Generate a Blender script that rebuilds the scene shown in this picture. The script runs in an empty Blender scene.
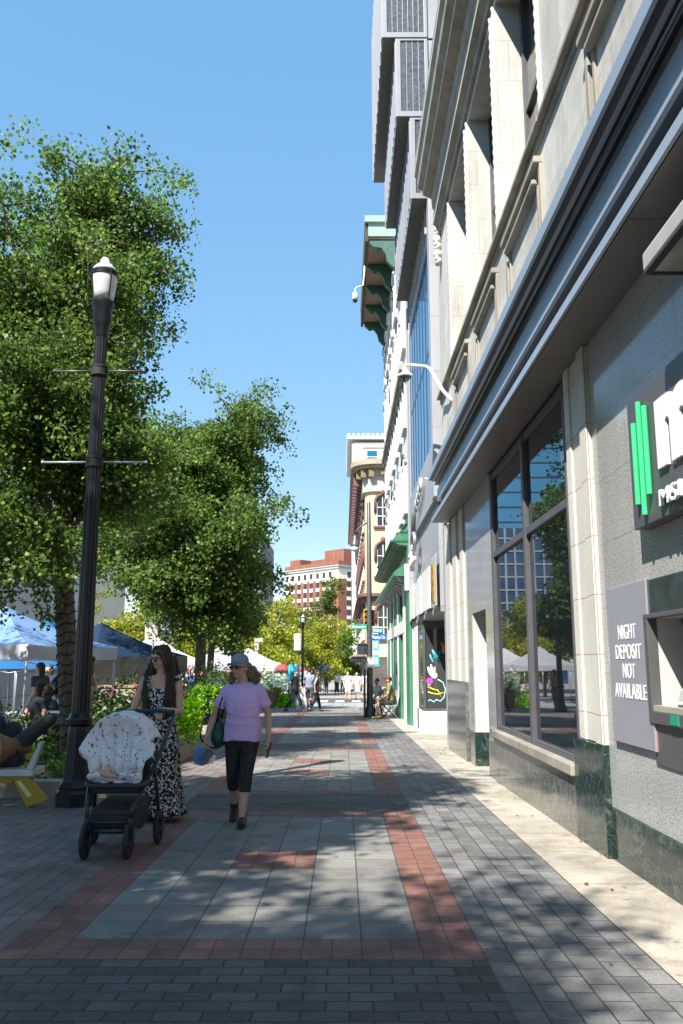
import bpy, bmesh, math, random
import numpy as np
from mathutils import Vector, Matrix, Euler
from math import sin, cos, pi, radians, atan2, sqrt

sc = bpy.context.scene
COL = sc.collection
R = random.Random(7)
SLOPE = 0.0162


def gz(x, y):
    """height of the gently falling street"""
    return -SLOPE * min(y, 90.0)


# ------------------------------------------------------------------ mesh builder
class MB:
    def __init__(self):
        self.v = []
        self.f = []
        self.mi = []
        self.pc = []
        self.M = None
        self.cur = 0

    def add(self, vs, fs):
        n = len(self.v)
        self.pc.append((n, len(self.f)))
        if self.M is not None:
            vs = [self.M @ Vector(p) for p in vs]
        self.v += [tuple(p) for p in vs]
        self.f += [tuple(i + n for i in f) for f in fs]
        self.mi += [self.cur] * len(fs)
        return self

    def box(self, x0, x1, y0, y1, z0, z1):
        vs = [(x, y, z) for z in (z0, z1) for y in (y0, y1) for x in (x0, x1)]
        return self.add(vs, [(0, 2, 3, 1), (4, 5, 7, 6), (0, 1, 5, 4), (2, 6, 7, 3), (0, 4, 6, 2), (1, 3, 7, 5)])

    def prism(self, poly, a, b, axis='y', poly2=None):
        """closed 2D outline swept from a to b; axis y: outline (x,z), z: (x,y), x: (y,z)"""
        def pt(p, t):
            return {'y': (p[0], t, p[1]), 'z': (p[0], p[1], t), 'x': (t, p[0], p[1])}[axis]
        n = len(poly)
        q = poly2 or poly
        vs = [pt(p, a) for p in poly] + [pt(p, b) for p in q]
        fs = [(i, (i + 1) % n, n + (i + 1) % n, n + i) for i in range(n)]
        fs += [tuple(range(n - 1, -1, -1)), tuple(range(n, 2 * n))]
        return self.add(vs, fs)

    def tube(self, pts, r, n=10, cap=True):
        pts = [Vector(p) for p in pts]
        rs = r if isinstance(r, (list, tuple)) else [r] * len(pts)
        vs, fs = [], []
        prev = None
        for i, p in enumerate(pts):
            d = (pts[min(i + 1, len(pts) - 1)] - pts[max(i - 1, 0)])
            d = d.normalized() if d.length > 1e-9 else Vector((0, 0, 1))
            if prev is None:
                u = d.orthogonal().normalized()
            else:
                u = prev - d * prev.dot(d)
                u = u.normalized() if u.length > 1e-6 else d.orthogonal().normalized()
            prev = u
            w = d.cross(u)
            for k in range(n):
                a = 2 * pi * k / n
                vs.append(p + (u * cos(a) + w * sin(a)) * rs[i])
        m = len(pts)
        for i in range(m - 1):
            for k in range(n):
                k2 = (k + 1) % n
                fs.append((i * n + k, i * n + k2, (i + 1) * n + k2, (i + 1) * n + k))
        if cap:
            fs.append(tuple(range(n - 1, -1, -1)))
            fs.append(tuple((m - 1) * n + k for k in range(n)))
        return self.add(vs, fs)

    def lathe(self, prof, c=(0, 0, 0), n=24, sq=False):
        """profile [(r,z)] round the z axis; sq: square section with n=4"""
        vs, fs = [], []
        off = pi / 4 if sq else 0
        for r, z in prof:
            for k in range(n):
                a = 2 * pi * k / n + off
                vs.append((c[0] + r * cos(a), c[1] + r * sin(a), c[2] + z))
        m = len(prof)
        for i in range(m - 1):
            for k in range(n):
                k2 = (k + 1) % n
                fs.append((i * n + k, i * n + k2, (i + 1) * n + k2, (i + 1) * n + k))
        fs.append(tuple(range(n - 1, -1, -1)))
        fs.append(tuple((m - 1) * n + k for k in range(n)))
        return self.add(vs, fs)

    def ell(self, c, r, rot=None, nu=16, nv=10):
        c = Vector(c)
        Mx = Euler(rot).to_matrix() if rot else Matrix.Identity(3)
        vs = [c + Mx @ Vector((0, 0, -r[2]))]
        for i in range(1, nv):
            t = -pi / 2 + pi * i / nv
            for k in range(nu):
                a = 2 * pi * k / nu
                vs.append(c + Mx @ Vector((r[0] * cos(t) * cos(a), r[1] * cos(t) * sin(a), r[2] * sin(t))))
        vs.append(c + Mx @ Vector((0, 0, r[2])))
        fs = [(0, 1 + (k + 1) % nu, 1 + k) for k in range(nu)]
        for i in range(nv - 2):
            for k in range(nu):
                k2 = (k + 1) % nu
                fs.append((1 + i * nu + k, 1 + i * nu + k2, 1 + (i + 1) * nu + k2, 1 + (i + 1) * nu + k))
        L = len(vs) - 1
        b = 1 + (nv - 2) * nu
        fs += [(b + k, b + (k + 1) % nu, L) for k in range(nu)]
        return self.add(vs, fs)

    def cap(self, p0, r0, p1, r1, n=14):
        """tapered limb with round ends"""
        p0, p1 = Vector(p0), Vector(p1)
        d = (p1 - p0)
        L = max(d.length, 1e-5)
        d.normalize()
        pts, rs = [], []
        for t in (-1, -.85, -.5):
            pts.append(p0 + d * r0 * t)
            rs.append(max(r0 * sqrt(max(0, 1 - t * t)), r0 * .05))
        pts.append(p0); rs.append(r0)
        pts.append(p1); rs.append(r1)
        for t in (.5, .85, 1):
            pts.append(p1 + d * r1 * t)
            rs.append(max(r1 * sqrt(max(0, 1 - t * t)), r1 * .05))
        return self.tube(pts, rs, n)

    def loft(self, rings, n=24):
        """rings [(cx,cy,z,rx,ry)]: horizontal ellipses joined upwards"""
        vs, fs = [], []
        for cx, cy, z, rx, ry in rings:
            for k in range(n):
                a = 2 * pi * k / n
                vs.append((cx + rx * cos(a), cy + ry * sin(a), z))
        m = len(rings)
        for i in range(m - 1):
            for k in range(n):
                k2 = (k + 1) % n
                fs.append((i * n + k, i * n + k2, (i + 1) * n + k2, (i + 1) * n + k))
        fs.append(tuple(range(n - 1, -1, -1)))
        fs.append(tuple((m - 1) * n + k for k in range(n)))
        return self.add(vs, fs)

    def mesh(self, name, off=None):
        me = bpy.data.meshes.new(name)
        vs = self.v if off is None else [(x - off[0], y - off[1], z - off[2]) for x, y, z in self.v]
        me.from_pydata(vs, [], self.f)
        me.update()
        return me


def worldloc(o):
    p = Vector((0, 0, 0))
    while o is not None:
        p = p + o.location
        o = o.parent
    return p


def link(name, me, mats, parent=None, smooth=False, kind=None):
    o = bpy.data.objects.new(name, me)
    COL.objects.link(o)
    if not isinstance(mats, (list, tuple)):
        mats = [mats]
    for m in mats:
        me.materials.append(m)
    if smooth:
        me.polygons.foreach_set('use_smooth', [True] * len(me.polygons))
    if parent is not None:
        o.parent = parent
    if kind:
        o['kind'] = kind
    return o


def part(name, mb, mats, parent=None, smooth=False, world=True, bevel=0, kind=None, label=None, auto=None, split=False):
    """one mesh object; world: coordinates are world ones, moved into the parent's frame.
    split: every shape added becomes an object of its own (countable pieces)"""
    if split and len(mb.pc) > 1:
        o = None
        for i, (v0, f0) in enumerate(mb.pc):
            v1, f1 = mb.pc[i + 1] if i + 1 < len(mb.pc) else (len(mb.v), len(mb.f))
            q = MB()
            q.v = mb.v[v0:v1]
            q.f = [tuple(k - v0 for k in f) for f in mb.f[f0:f1]]
            q.mi = mb.mi[f0:f1]
            o = part(name, q, mats, parent, smooth, world, bevel, kind, label, auto)
        return o
    off = worldloc(parent) if (world and parent is not None) else None
    me = mb.mesh(name, off)
    bm = bmesh.new()
    bm.from_mesh(me)
    bmesh.ops.recalc_face_normals(bm, faces=bm.faces)
    bm.to_mesh(me)
    bm.free()
    if len(set(mb.mi)) > 1:
        me.polygons.foreach_set('material_index', mb.mi)
    o = link(name, me, mats, parent, smooth, kind)
    if bevel:
        b = o.modifiers.new('Bevel', 'BEVEL')
        b.width = bevel
        b.segments = 2
        b.limit_method = 'ANGLE'
        b.angle_limit = radians(40)
    if auto:
        me.set_sharp_from_angle(angle=radians(auto))
    if label:
        o['label'] = label
    return o


def thing(name, label, cat, loc=(0, 0, 0), rz=0, group=None):
    o = bpy.data.objects.new(name, None)
    COL.objects.link(o)
    o.empty_display_size = .2
    o.location = loc
    o.rotation_euler = (0, 0, rz)
    o['label'] = label
    o['category'] = cat
    if group:
        o['group'] = group
    return o


def tag(o, label, cat, group=None):
    o['label'] = label
    o['category'] = cat
    if group:
        o['group'] = group
    return o


def copy_tree(o, parent=None):
    c = o.copy()
    COL.objects.link(c)
    c.parent = parent
    for ch in list(o.children):
        copy_tree(ch, c)
    return c


# ------------------------------------------------------------------ materials
def nm(name):
    m = bpy.data.materials.new(name)
    m.use_nodes = True
    nt = m.node_tree
    b = nt.nodes['Principled BSDF']
    return m, nt, b


def N(nt, t, **kw):
    n = nt.nodes.new(t)
    for k, v in kw.items():
        if k in n.inputs:
            n.inputs[k].default_value = v
        else:
            setattr(n, k, v)
    return n


def c4(c):
    return (c[0], c[1], c[2], 1)


def mixc(nt, fac, a, b, mode='MIX'):
    n = N(nt, 'ShaderNodeMix', data_type='RGBA', blend_type=mode)
    for sock, val in ((n.inputs[0], fac), (n.inputs[6], a), (n.inputs[7], b)):
        if hasattr(val, 'links') or isinstance(val, bpy.types.NodeSocket):
            nt.links.new(val, sock)
        elif isinstance(val, (int, float)):
            sock.default_value = val
        else:
            sock.default_value = c4(val)
    return n.outputs[2]


def ramp(nt, src, stops):
    n = N(nt, 'ShaderNodeValToRGB')
    e = n.color_ramp.elements
    while len(e) < len(stops):
        e.new(.5)
    for i, (p, c) in enumerate(stops):
        e[i].position = p
        e[i].color = c4(c) if hasattr(c, '__len__') else (c, c, c, 1)
    nt.links.new(src, n.inputs[0])
    return n.outputs[0]


def pm(name, col, rough=.6, var=.15, scale=6, bump=.0, metal=0, bscale=None, spec=.5, detail=5):
    m, nt, b = nm(name)
    tc = N(nt, 'ShaderNodeTexCoord')
    no = N(nt, 'ShaderNodeTexNoise', Scale=scale, Detail=detail, Roughness=.6)
    nt.links.new(tc.outputs['Object'], no.inputs['Vector'])
    lo = [max(0, c * (1 - var)) for c in col]
    hi = [min(1, c * (1 + var)) for c in col]
    nt.links.new(ramp(nt, no.outputs[0], [(.3, lo), (.7, hi)]), b.inputs['Base Color'])
    b.inputs['Roughness'].default_value = rough
    b.inputs['Metallic'].default_value = metal
    b.inputs['Specular IOR Level'].default_value = spec
    if bump:
        n2 = N(nt, 'ShaderNodeTexNoise', Scale=bscale or scale * 6, Detail=4)
        nt.links.new(tc.outputs['Object'], n2.inputs['Vector'])
        bp = N(nt, 'ShaderNodeBump', Strength=bump, Distance=.02)
        nt.links.new(n2.outputs[0], bp.inputs['Height'])
        nt.links.new(bp.outputs[0], b.inputs['Normal'])
    return m


def paver(name, c1, c2, mortar, w, h, rot=False, off=.5, shift=(0, 0), msize=.006, rough=.72, stain=.25):
    """paving laid on the ground: brick texture in world metres"""
    m, nt, b = nm(name)
    g = N(nt, 'ShaderNodeNewGeometry')
    mp = N(nt, 'ShaderNodeMapping', vector_type='POINT')
    mp.inputs['Location'].default_value = (-shift[0], -shift[1], 0)
    nt.links.new(g.outputs['Position'], mp.inputs['Vector'])
    vec = mp.outputs[0]
    if rot:
        s = N(nt, 'ShaderNodeSeparateXYZ')
        nt.links.new(vec, s.inputs[0])
        cb = N(nt, 'ShaderNodeCombineXYZ')
        nt.links.new(s.outputs['Y'], cb.inputs['X'])
        nt.links.new(s.outputs['X'], cb.inputs['Y'])
        vec = cb.outputs[0]
    # kill the z term
    s2 = N(nt, 'ShaderNodeSeparateXYZ')
    nt.links.new(vec, s2.inputs[0])
    cb2 = N(nt, 'ShaderNodeCombineXYZ')
    nt.links.new(s2.outputs['X'], cb2.inputs['X'])
    nt.links.new(s2.outputs['Y'], cb2.inputs['Y'])
    wob = N(nt, 'ShaderNodeTexNoise', Scale=7, Detail=2)
    nt.links.new(g.outputs['Position'], wob.inputs['Vector'])
    wv = N(nt, 'ShaderNodeVectorMath', operation='MULTIPLY_ADD')
    nt.links.new(wob.outputs['Color'], wv.inputs[0])
    wv.inputs[1].default_value = (.009, .009, 0)
    nt.links.new(cb2.outputs[0], wv.inputs[2])
    br = N(nt, 'ShaderNodeTexBrick', Scale=1.0)
    br.offset = off
    br.inputs['Color1'].default_value = c4(c1)
    br.inputs['Color2'].default_value = c4(c2)
    br.inputs['Mortar'].default_value = c4(mortar)
    br.inputs['Mortar Size'].default_value = msize
    br.inputs['Mortar Smooth'].default_value = .25
    br.inputs['Brick Width'].default_value = w
    br.inputs['Row Height'].default_value = h
    nt.links.new(wv.outputs[0], br.inputs['Vector'])
    n1 = N(nt, 'ShaderNodeTexNoise', Scale=.9, Detail=6, Roughness=.65)
    nt.links.new(g.outputs['Position'], n1.inputs['Vector'])
    n2 = N(nt, 'ShaderNodeTexNoise', Scale=70, Detail=3)
    nt.links.new(g.outputs['Position'], n2.inputs['Vector'])
    st = ramp(nt, n1.outputs[0], [(.32, (1 - stain,) * 3), (.66, (1 + stain * .5,) * 3)])
    gr = ramp(nt, n2.outputs[0], [(.3, (.8,) * 3), (.75, (1.15,) * 3)])
    o = mixc(nt, 1.0, mixc(nt, 1.0, br.outputs['Color'], st, 'MULTIPLY'), gr, 'MULTIPLY')
    # old gum and spilt drops: small dark discs here and there, some larger pale patches
    vo = N(nt, 'ShaderNodeTexVoronoi', Scale=3.1)
    nt.links.new(g.outputs['Position'], vo.inputs['Vector'])
    sc_ = N(nt, 'ShaderNodeSeparateColor'); nt.links.new(vo.outputs['Color'], sc_.inputs[0])
    spot = mixc(nt, 1.0, ramp(nt, vo.outputs['Distance'], [(.055, (1,) * 3), (.085, (0,) * 3)]), ramp(nt, sc_.outputs[0], [(.45, (0,) * 3), (.5, (.6,) * 3)]), 'MULTIPLY')
    o = mixc(nt, spot, o, [c * .35 for c in c1])
    n3 = N(nt, 'ShaderNodeTexNoise', Scale=2.6, Detail=7, Roughness=.7, Distortion=.8)
    nt.links.new(g.outputs['Position'], n3.inputs['Vector'])
    o = mixc(nt, 1.0, o, ramp(nt, n3.outputs[0], [(.36, (.72,) * 3), (.50, (1,) * 3), (.68, (1.16,) * 3)]), 'MULTIPLY')
    nt.links.new(o, b.inputs['Base Color'])
    b.inputs['Roughness'].default_value = rough
    inv = N(nt, 'ShaderNodeMath', operation='SUBTRACT')
    inv.inputs[0].default_value = 1
    nt.links.new(br.outputs['Fac'], inv.inputs[1])
    ad = N(nt, 'ShaderNodeMath', operation='MULTIPLY_ADD')
    nt.links.new(n2.outputs[0], ad.inputs[0])
    ad.inputs[1].default_value = .15
    nt.links.new(inv.outputs[0], ad.inputs[2])
    bp = N(nt, 'ShaderNodeBump', Strength=.55, Distance=.006)
    nt.links.new(ad.outputs[0], bp.inputs['Height'])
    nt.links.new(bp.outputs[0], b.inputs['Normal'])
    return m


def wallmat(name, c1, c2, mortar, w, h, off=.5, msize=.006, rough=.7, stain=.2, grain=0, gscale=90, bump=.4, shift=(0, 0)):
    """courses on upright walls that face along x or y (u = x + y, v = z)"""
    m, nt, b = nm(name)
    g = N(nt, 'ShaderNodeNewGeometry')
    s = N(nt, 'ShaderNodeSeparateXYZ')
    nt.links.new(g.outputs['Position'], s.inputs[0])
    a = N(nt, 'ShaderNodeMath', operation='ADD')
    nt.links.new(s.outputs['X'], a.inputs[0])
    nt.links.new(s.outputs['Y'], a.inputs[1])
    a2 = N(nt, 'ShaderNodeMath', operation='ADD')
    nt.links.new(a.outputs[0], a2.inputs[0]); a2.inputs[1].default_value = shift[0]
    z2 = N(nt, 'ShaderNodeMath', operation='ADD')
    nt.links.new(s.outputs['Z'], z2.inputs[0]); z2.inputs[1].default_value = shift[1]
    cb = N(nt, 'ShaderNodeCombineXYZ')
    nt.links.new(a2.outputs[0], cb.inputs['X'])
    nt.links.new(z2.outputs[0], cb.inputs['Y'])
    br = N(nt, 'ShaderNodeTexBrick', Scale=1.0)
    br.offset = off
    for k, v in (('Color1', c1), ('Color2', c2), ('Mortar', mortar)):
        br.inputs[k].default_value = c4(v)
    br.inputs['Mortar Size'].default_value = msize
    br.inputs['Mortar Smooth'].default_value = .3
    br.inputs['Brick Width'].default_value = w
    br.inputs['Row Height'].default_value = h
    nt.links.new(cb.outputs[0], br.inputs['Vector'])
    n1 = N(nt, 'ShaderNodeTexNoise', Scale=1.3, Detail=8, Roughness=.68)
    mp = N(nt, 'ShaderNodeMapping')
    mp.inputs['Scale'].default_value = (1.6, 1.6, .55)
    nt.links.new(g.outputs['Position'], mp.inputs[0])
    nt.links.new(mp.outputs[0], n1.inputs['Vector'])
    st = ramp(nt, n1.outputs[0], [(.32, (1 - stain,) * 3), (.62, (1 + stain * .3,) * 3)])
    o = mixc(nt, 1.0, br.outputs['Color'], st, 'MULTIPLY')
    if grain:
        v = N(nt, 'ShaderNodeTexNoise', Scale=gscale, Detail=4, Roughness=.8)
        nt.links.new(g.outputs['Position'], v.inputs['Vector'])
        o = mixc(nt, 1.0, o, ramp(nt, v.outputs[0], [(.36, (1 - grain,) * 3), (.5, (1,) * 3), (.64, (1 + grain * .5,) * 3)]), 'MULTIPLY')
    nt.links.new(o, b.inputs['Base Color'])
    b.inputs['Roughness'].default_value = rough
    if bump:
        inv = N(nt, 'ShaderNodeMath', operation='SUBTRACT')
        inv.inputs[0].default_value = 1
        nt.links.new(br.outputs['Fac'], inv.inputs[1])
        bp = N(nt, 'ShaderNodeBump', Strength=bump, Distance=.006)
        nt.links.new(inv.outputs[0], bp.inputs['Height'])
        nt.links.new(bp.outputs[0], b.inputs['Normal'])
    return m


def marble(name, dark, vein, rough=.12, scale=5):
    m, nt, b = nm(name)
    g = N(nt, 'ShaderNodeNewGeometry')
    n1 = N(nt, 'ShaderNodeTexNoise', Scale=scale, Detail=9, Roughness=.62, Distortion=1.6)
    nt.links.new(g.outputs['Position'], n1.inputs['Vector'])
    n2 = N(nt, 'ShaderNodeTexNoise', Scale=scale * 3.1, Detail=6, Roughness=.6, Distortion=2.5)
    nt.links.new(g.outputs['Position'], n2.inputs['Vector'])
    v1 = ramp(nt, n1.outputs[0], [(.478, (0,) * 3), (.497, (.8,) * 3), (.516, (0,) * 3)])
    v2 = ramp(nt, n2.outputs[0], [(.485, (0,) * 3), (.5, (.35,) * 3), (.512, (0,) * 3)])
    sm = mixc(nt, 1.0, v1, v2, 'ADD')
    base = ramp(nt, n2.outputs[0], [(.3, [c * .6 for c in dark]), (.7, [c * 1.8 for c in dark])])
    nt.links.new(mixc(nt, sm, base, vein), b.inputs['Base Color'])
    b.inputs['Roughness'].default_value = rough
    return m


def glassmat(name, col=(.012, .016, .02), rough=.015, ior=1.75, wav=0):
    """shop-front glass before a dark room: dark body with a mirror-like coat"""
    m, nt, b = nm(name)
    b.inputs['Base Color'].default_value = c4(col)
    b.inputs['Roughness'].default_value = rough
    b.inputs['IOR'].default_value = ior
    if wav:
        g = N(nt, 'ShaderNodeNewGeometry')
        n1 = N(nt, 'ShaderNodeTexNoise', Scale=2.2, Detail=1)
        nt.links.new(g.outputs['Position'], n1.inputs['Vector'])
        bp = N(nt, 'ShaderNodeBump', Strength=wav, Distance=.01)
        nt.links.new(n1.outputs[0], bp.inputs['Height'])
        nt.links.new(bp.outputs[0], b.inputs['Normal'])
    return m


def leafmat(name, trans=.45):
    m, nt, b = nm(name)
    at = N(nt, 'ShaderNodeAttribute', attribute_name='Col')
    nt.links.new(at.outputs['Color'], b.inputs['Base Color'])
    b.inputs['Roughness'].default_value = .5
    b.inputs['Specular IOR Level'].default_value = .35
    tr = N(nt, 'ShaderNodeBsdfTranslucent')
    hs = N(nt, 'ShaderNodeHueSaturation', Saturation=1.05, Value=1.85)
    nt.links.new(at.outputs['Color'], hs.inputs['Color'])
    nt.links.new(hs.outputs[0], tr.inputs['Color'])
    mx = N(nt, 'ShaderNodeMixShader')
    mx.inputs[0].default_value = trans
    out = nt.nodes['Material Output']
    nt.links.new(b.outputs[0], mx.inputs[1])
    nt.links.new(tr.outputs[0], mx.inputs[2])
    nt.links.new(mx.outputs[0], out.inputs['Surface'])
    return m


MAT = {}
# paving
SW, SR = 0.3133, 0.3362
X0, Y0 = -1.466, 4.865
MAT['slab'] = paver('slab_paving', (.185, .178, .163), (.25, .242, .222), (.055, .055, .052), SW, SR, off=0, shift=(X0, Y0), msize=.005, stain=.22)
MAT['red'] = paver('red_paving', (.19, .085, .064), (.265, .13, .10), (.07, .045, .04), SW / 2, SR / 2, off=0, shift=(X0, Y0), msize=.004)
MAT['redcol'] = MAT['red']
MAT['grey_run'] = paver('grey_brick_paving', (.125, .123, .122), (.215, .207, .20), (.045, .045, .044), .207, .1405, rot=True, shift=(.722, .05), msize=.005)
MAT['grey_cross'] = paver('shade_dark_brick_bands', (.052, .052, .052), (.108, .106, .103), (.02, .02, .02), .207, .1095, shift=(.03, 4.527), msize=.006)  # bricks darkened to paint in the deep shade along the near edge
MAT['pink_run'] = paver('plaza_brick_paving', (.16, .145, .142), (.25, .20, .185), (.055, .05, .05), .207, .135, rot=True, shift=(-1.775, .05), msize=.005)
MAT['sand'] = paver('sandstone_strip', (.40, .355, .29), (.455, .41, .34), (.17, .15, .12), 1.9, 3.0, rot=True, off=0, shift=(.2, .4), msize=.008, stain=.34)
MAT['kerb'] = pm('sandstone_kerb', (.33, .29, .24), .8, .2, 5, .3)
MAT['asphalt'] = pm('asphalt', (.09, .09, .09), .85, .2, 3, .3, bscale=120)
MAT['far_paving'] = paver('far_paving', (.30, .29, .28), (.38, .36, .34), (.12, .12, .12), .6, .6, off=0, msize=.01)
MAT['soil'] = pm('bed_soil', (.05, .045, .03), .95, .4, 9, .5)
# walls
MAT['lime'] = wallmat('limestone', (.475, .458, .418), (.54, .52, .475), (.36, .33, .28), 1.25, .62, off=.5, msize=.005, rough=.75, stain=.30, grain=.10, gscale=30)
MAT['lime_tall'] = wallmat('limestone_pilaster', (.54, .51, .45), (.60, .57, .51), (.32, .25, .19), 3.0, .49, off=0, msize=.005, rough=.7, stain=.2, grain=.10, gscale=26)
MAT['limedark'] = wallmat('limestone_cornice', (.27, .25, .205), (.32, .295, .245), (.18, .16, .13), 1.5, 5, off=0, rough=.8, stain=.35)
MAT['granite'] = wallmat('grey_granite', (.36, .36, .35), (.39, .39, .38), (.2, .2, .2), 1.05, .52, off=0, msize=.003, rough=.09, stain=.1, grain=.65, gscale=70, bump=.15, shift=(.2, .24))
MAT['granite_light'] = wallmat('light_granite', (.50, .50, .49), (.54, .54, .53), (.4, .4, .4), 3, 3, off=0, msize=.002, rough=.3, stain=.08, grain=.45, gscale=60, bump=.1)
MAT['marble'] = marble('green_marble', (.012, .024, .022), (.10, .15, .125), scale=2.6)
MAT['marble_grey'] = marble('grey_marble', (.085, .086, .078), (.24, .24, .215), scale=2.6)
MAT['bluemetal'] = pm('blue_grey_metal', (.28, .325, .385), .32, .06, 2, metal=.0, spec=.7)
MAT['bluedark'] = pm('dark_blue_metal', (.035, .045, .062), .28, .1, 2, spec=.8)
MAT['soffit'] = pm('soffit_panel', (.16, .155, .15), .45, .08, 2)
MAT['bronze'] = pm('bronze_frame', (.10, .10, .112), .42, .15, 4, metal=.2)
MAT['alu'] = pm('aluminium', (.42, .43, .45), .38, .08, 4, metal=.5)
MAT['glass'] = glassmat('shop_glass', ior=2.3, wav=.015)
MAT['glass_up'] = glassmat('upper_glass', (.03, .03, .028), .04, 1.6)
MAT['glass_blue'] = glassmat('blue_curtain_glass', (.015, .12, .28), .12, 1.3)
MAT['lav'] = wallmat('lavender_panel', (.33, .33, .35), (.36, .36, .38), (.19, .19, .22), 2.0, 1.3, off=0, msize=.008, rough=.45, stain=.08, bump=.2)
MAT['white'] = pm('white_paint', (.70, .69, .665), .6, .05, 3, .1)
MAT['white_dirty'] = pm('weathered_white_paint', (.64, .63, .595), .7, .14, 2.2, .15)
MAT['green'] = pm('green_paint', (.045, .19, .095), .5, .14, 3, .1)
MAT['green_pale'] = pm('pale_green_paint', (.24, .38, .31), .6, .1, 3)
MAT['green_dark'] = pm('dark_green_paint', (.03, .10, .075), .6, .25, 5)
MAT['tan'] = pm('tan_board', (.30, .21, .15), .8, .2, 1.5)
MAT['cream'] = pm('cream_render', (.64, .47, .28), .75, .07, 1.2, .15)
MAT['plum'] = pm('plum_trim', (.15, .075, .075), .7, .2, 3)
MAT['pale_stone'] = wallmat('pale_brick', (.72, .66, .57), (.76, .70, .61), (.6, .55, .48), .6, .3, rough=.8, stain=.08, bump=0)
MAT['brick'] = wallmat('red_brick', (.205, .070, .042), (.25, .09, .055), (.28, .15, .11), .5, .2, rough=.85, stain=.15, bump=0, msize=.02)
MAT['concrete'] = wallmat('concrete_panel', (.42, .40, .39), (.46, .44, .43), (.2, .19, .19), 4.0, 1.35, off=0, msize=.025, rough=.85, stain=.16, bump=.3)
MAT['black'] = pm('black_paint', (.008, .010, .013), .36, .25, 5, spec=.35)
MAT['blackmat'] = pm('matt_black', (.018, .018, .02), .75, .25, 10, .1)
MAT['steel'] = pm('dark_steel_pole', (.10, .105, .105), .45, .12, 4, metal=.4)
MAT['signgreen'] = pm('sign_green', (.01, .28, .17), .4, .04, 3)
MAT['signblue'] = pm('sign_blue', (.02, .12, .50), .4, .04, 3)
MAT['signwhite'] = pm('sign_white', (.85, .85, .85), .4, .02, 3)
MAT['yellow'] = pm('yellow_paint', (.42, .27, .02), .6, .1, 4)
MAT['signgrey'] = pm('grey_sign_board', (.26, .262, .295), .5, .03, 2)
MAT['panelgrey'] = pm('dark_grey_panel', (.085, .082, .088), .4, .08, 3)
MAT['brightgreen'] = pm('bright_green_acrylic', (.05, .60, .22), .3, .04, 3)
MAT['red_prim'] = pm('red_primer', (.32, .12, .05), .8, .2, 8)
MAT['alum_inner'] = pm('pale_metal_lining', (.46, .46, .45), .4, .05, 4)
MAT['beige_plastic'] = pm('beige_ledge', (.34, .31, .25), .5, .1, 6)

MAT['granite'].node_tree.nodes['Principled BSDF'].inputs['Specular IOR Level'].default_value = .32
# ------------------------------------------------------------------ ground
def ground():
    g = MB()
    mats = ['pink_run', 'red', 'slab', 'grey_run', 'sand', 'grey_cross', 'far_paving']
    idx = {m: i for i, m in enumerate(mats)}
    yb = [-40]
    rows = []  # (y0, y1, kind)
    p1e = Y0 + 11 * SR
    # near band of cross bricks, then panels of slabs between red rows
    ys = Y0 - SR
    rows.append((-40, ys, 'cross'))
    rows.append((ys, Y0, 'redrow'))
    y = Y0
    pan = [(12, {5, 6}), (17, {5, 6, 10, 11}), (17, {5, 6, 10, 11}), (17, {5, 6, 10, 11})]
    Ycur = Y0
    for n, reds in pan:
        for k in range(n):
            rows.append((Ycur, Ycur + SR, 'patch' if k in reds else 'slab'))
            Ycur += SR
        rows.append((Ycur, Ycur + SR, 'redrow')); Ycur += SR
        rows.append((Ycur, Ycur + 4 * SR, 'band')); Ycur += 4 * SR
        rows.append((Ycur, Ycur + SR, 'redrow')); Ycur += SR
    rows.append((Ycur, 40, 'plain'))
    xs = [-60, X0 - SW, X0, X0 + 2 * SW, X0 + 4 * SW, X0 + 6 * SW, X0 + 7 * SW, 1.566, 14]
    for y0, y1, k in rows:
        for i in range(len(xs) - 1):
            xa, xb = xs[i], xs[i + 1]
            if k == 'cross':
                m = 'grey_cross' if i < 6 else ('grey_run' if i == 6 else 'sand')
            else:
                m = {0: 'pink_run', 1: 'red', 2: 'slab', 3: 'slab', 4: 'slab', 5: 'red', 6: 'grey_run', 7: 'sand'}[i]
                if k == 'redrow' and 2 <= i <= 4:
                    m = 'red'
                if k == 'patch' and i == 3:
                    m = 'red'
                if k == 'band' and 1 <= i <= 5:
                    m = 'grey_cross'
                if k == 'plain':
                    m = {0: 'pink_run', 6: 'grey_run', 7: 'sand'}.get(i, 'slab')
            g.cur = idx[m]
            if xb <= xa:
                continue
            g.add([(xa, y0, gz(0, y0)), (xb, y0, gz(0, y0)), (xb, y1, gz(0, y1)), (xa, y1, gz(0, y1))], [(0, 1, 2, 3)])
    g.cur = idx['far_paving']
    for xa, xb, y0, y1 in ((-60, 14, 40, 90), (-60, 60, 90, 420), (-400, -60, -40, 90), (-400, -60, 90, 420), (60, 400, 90, 420), (14, 400, -40, 90), (-900, 900, 420, 1500)):
        g.add([(xa, y0, gz(0, y0)), (xb, y0, gz(0, y0)), (xb, y1, gz(0, y1)), (xa, y1, gz(0, y1))], [(0, 1, 2, 3)])
    part('plaza_pavement', g, [MAT[m] for m in mats], kind='structure')


ground()
# cross street beyond the white corner building
st = MB()
for xa, xb, ya, yb in ((-60, 60, 47, 57),):
    st.add([(xa, ya, gz(0, ya) + .005), (xb, ya, gz(0, ya) + .005), (xb, yb, gz(0, yb) + .005), (xa, yb, gz(0, yb) + .005)], [(0, 1, 2, 3)])
part('cross_street', st, MAT['asphalt'], kind='structure')
cw = MB()
for k in range(14):
    xa = -9 + k * .95
    cw.add([(xa, 48, gz(0, 48) + .012), (xa + .5, 48, gz(0, 48) + .012), (xa + .5, 51, gz(0, 51) + .012), (xa, 51, gz(0, 51) + .012)], [(0, 1, 2, 3)])
part('crosswalk_stripes', cw, MAT['signwhite'], kind='structure')


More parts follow.
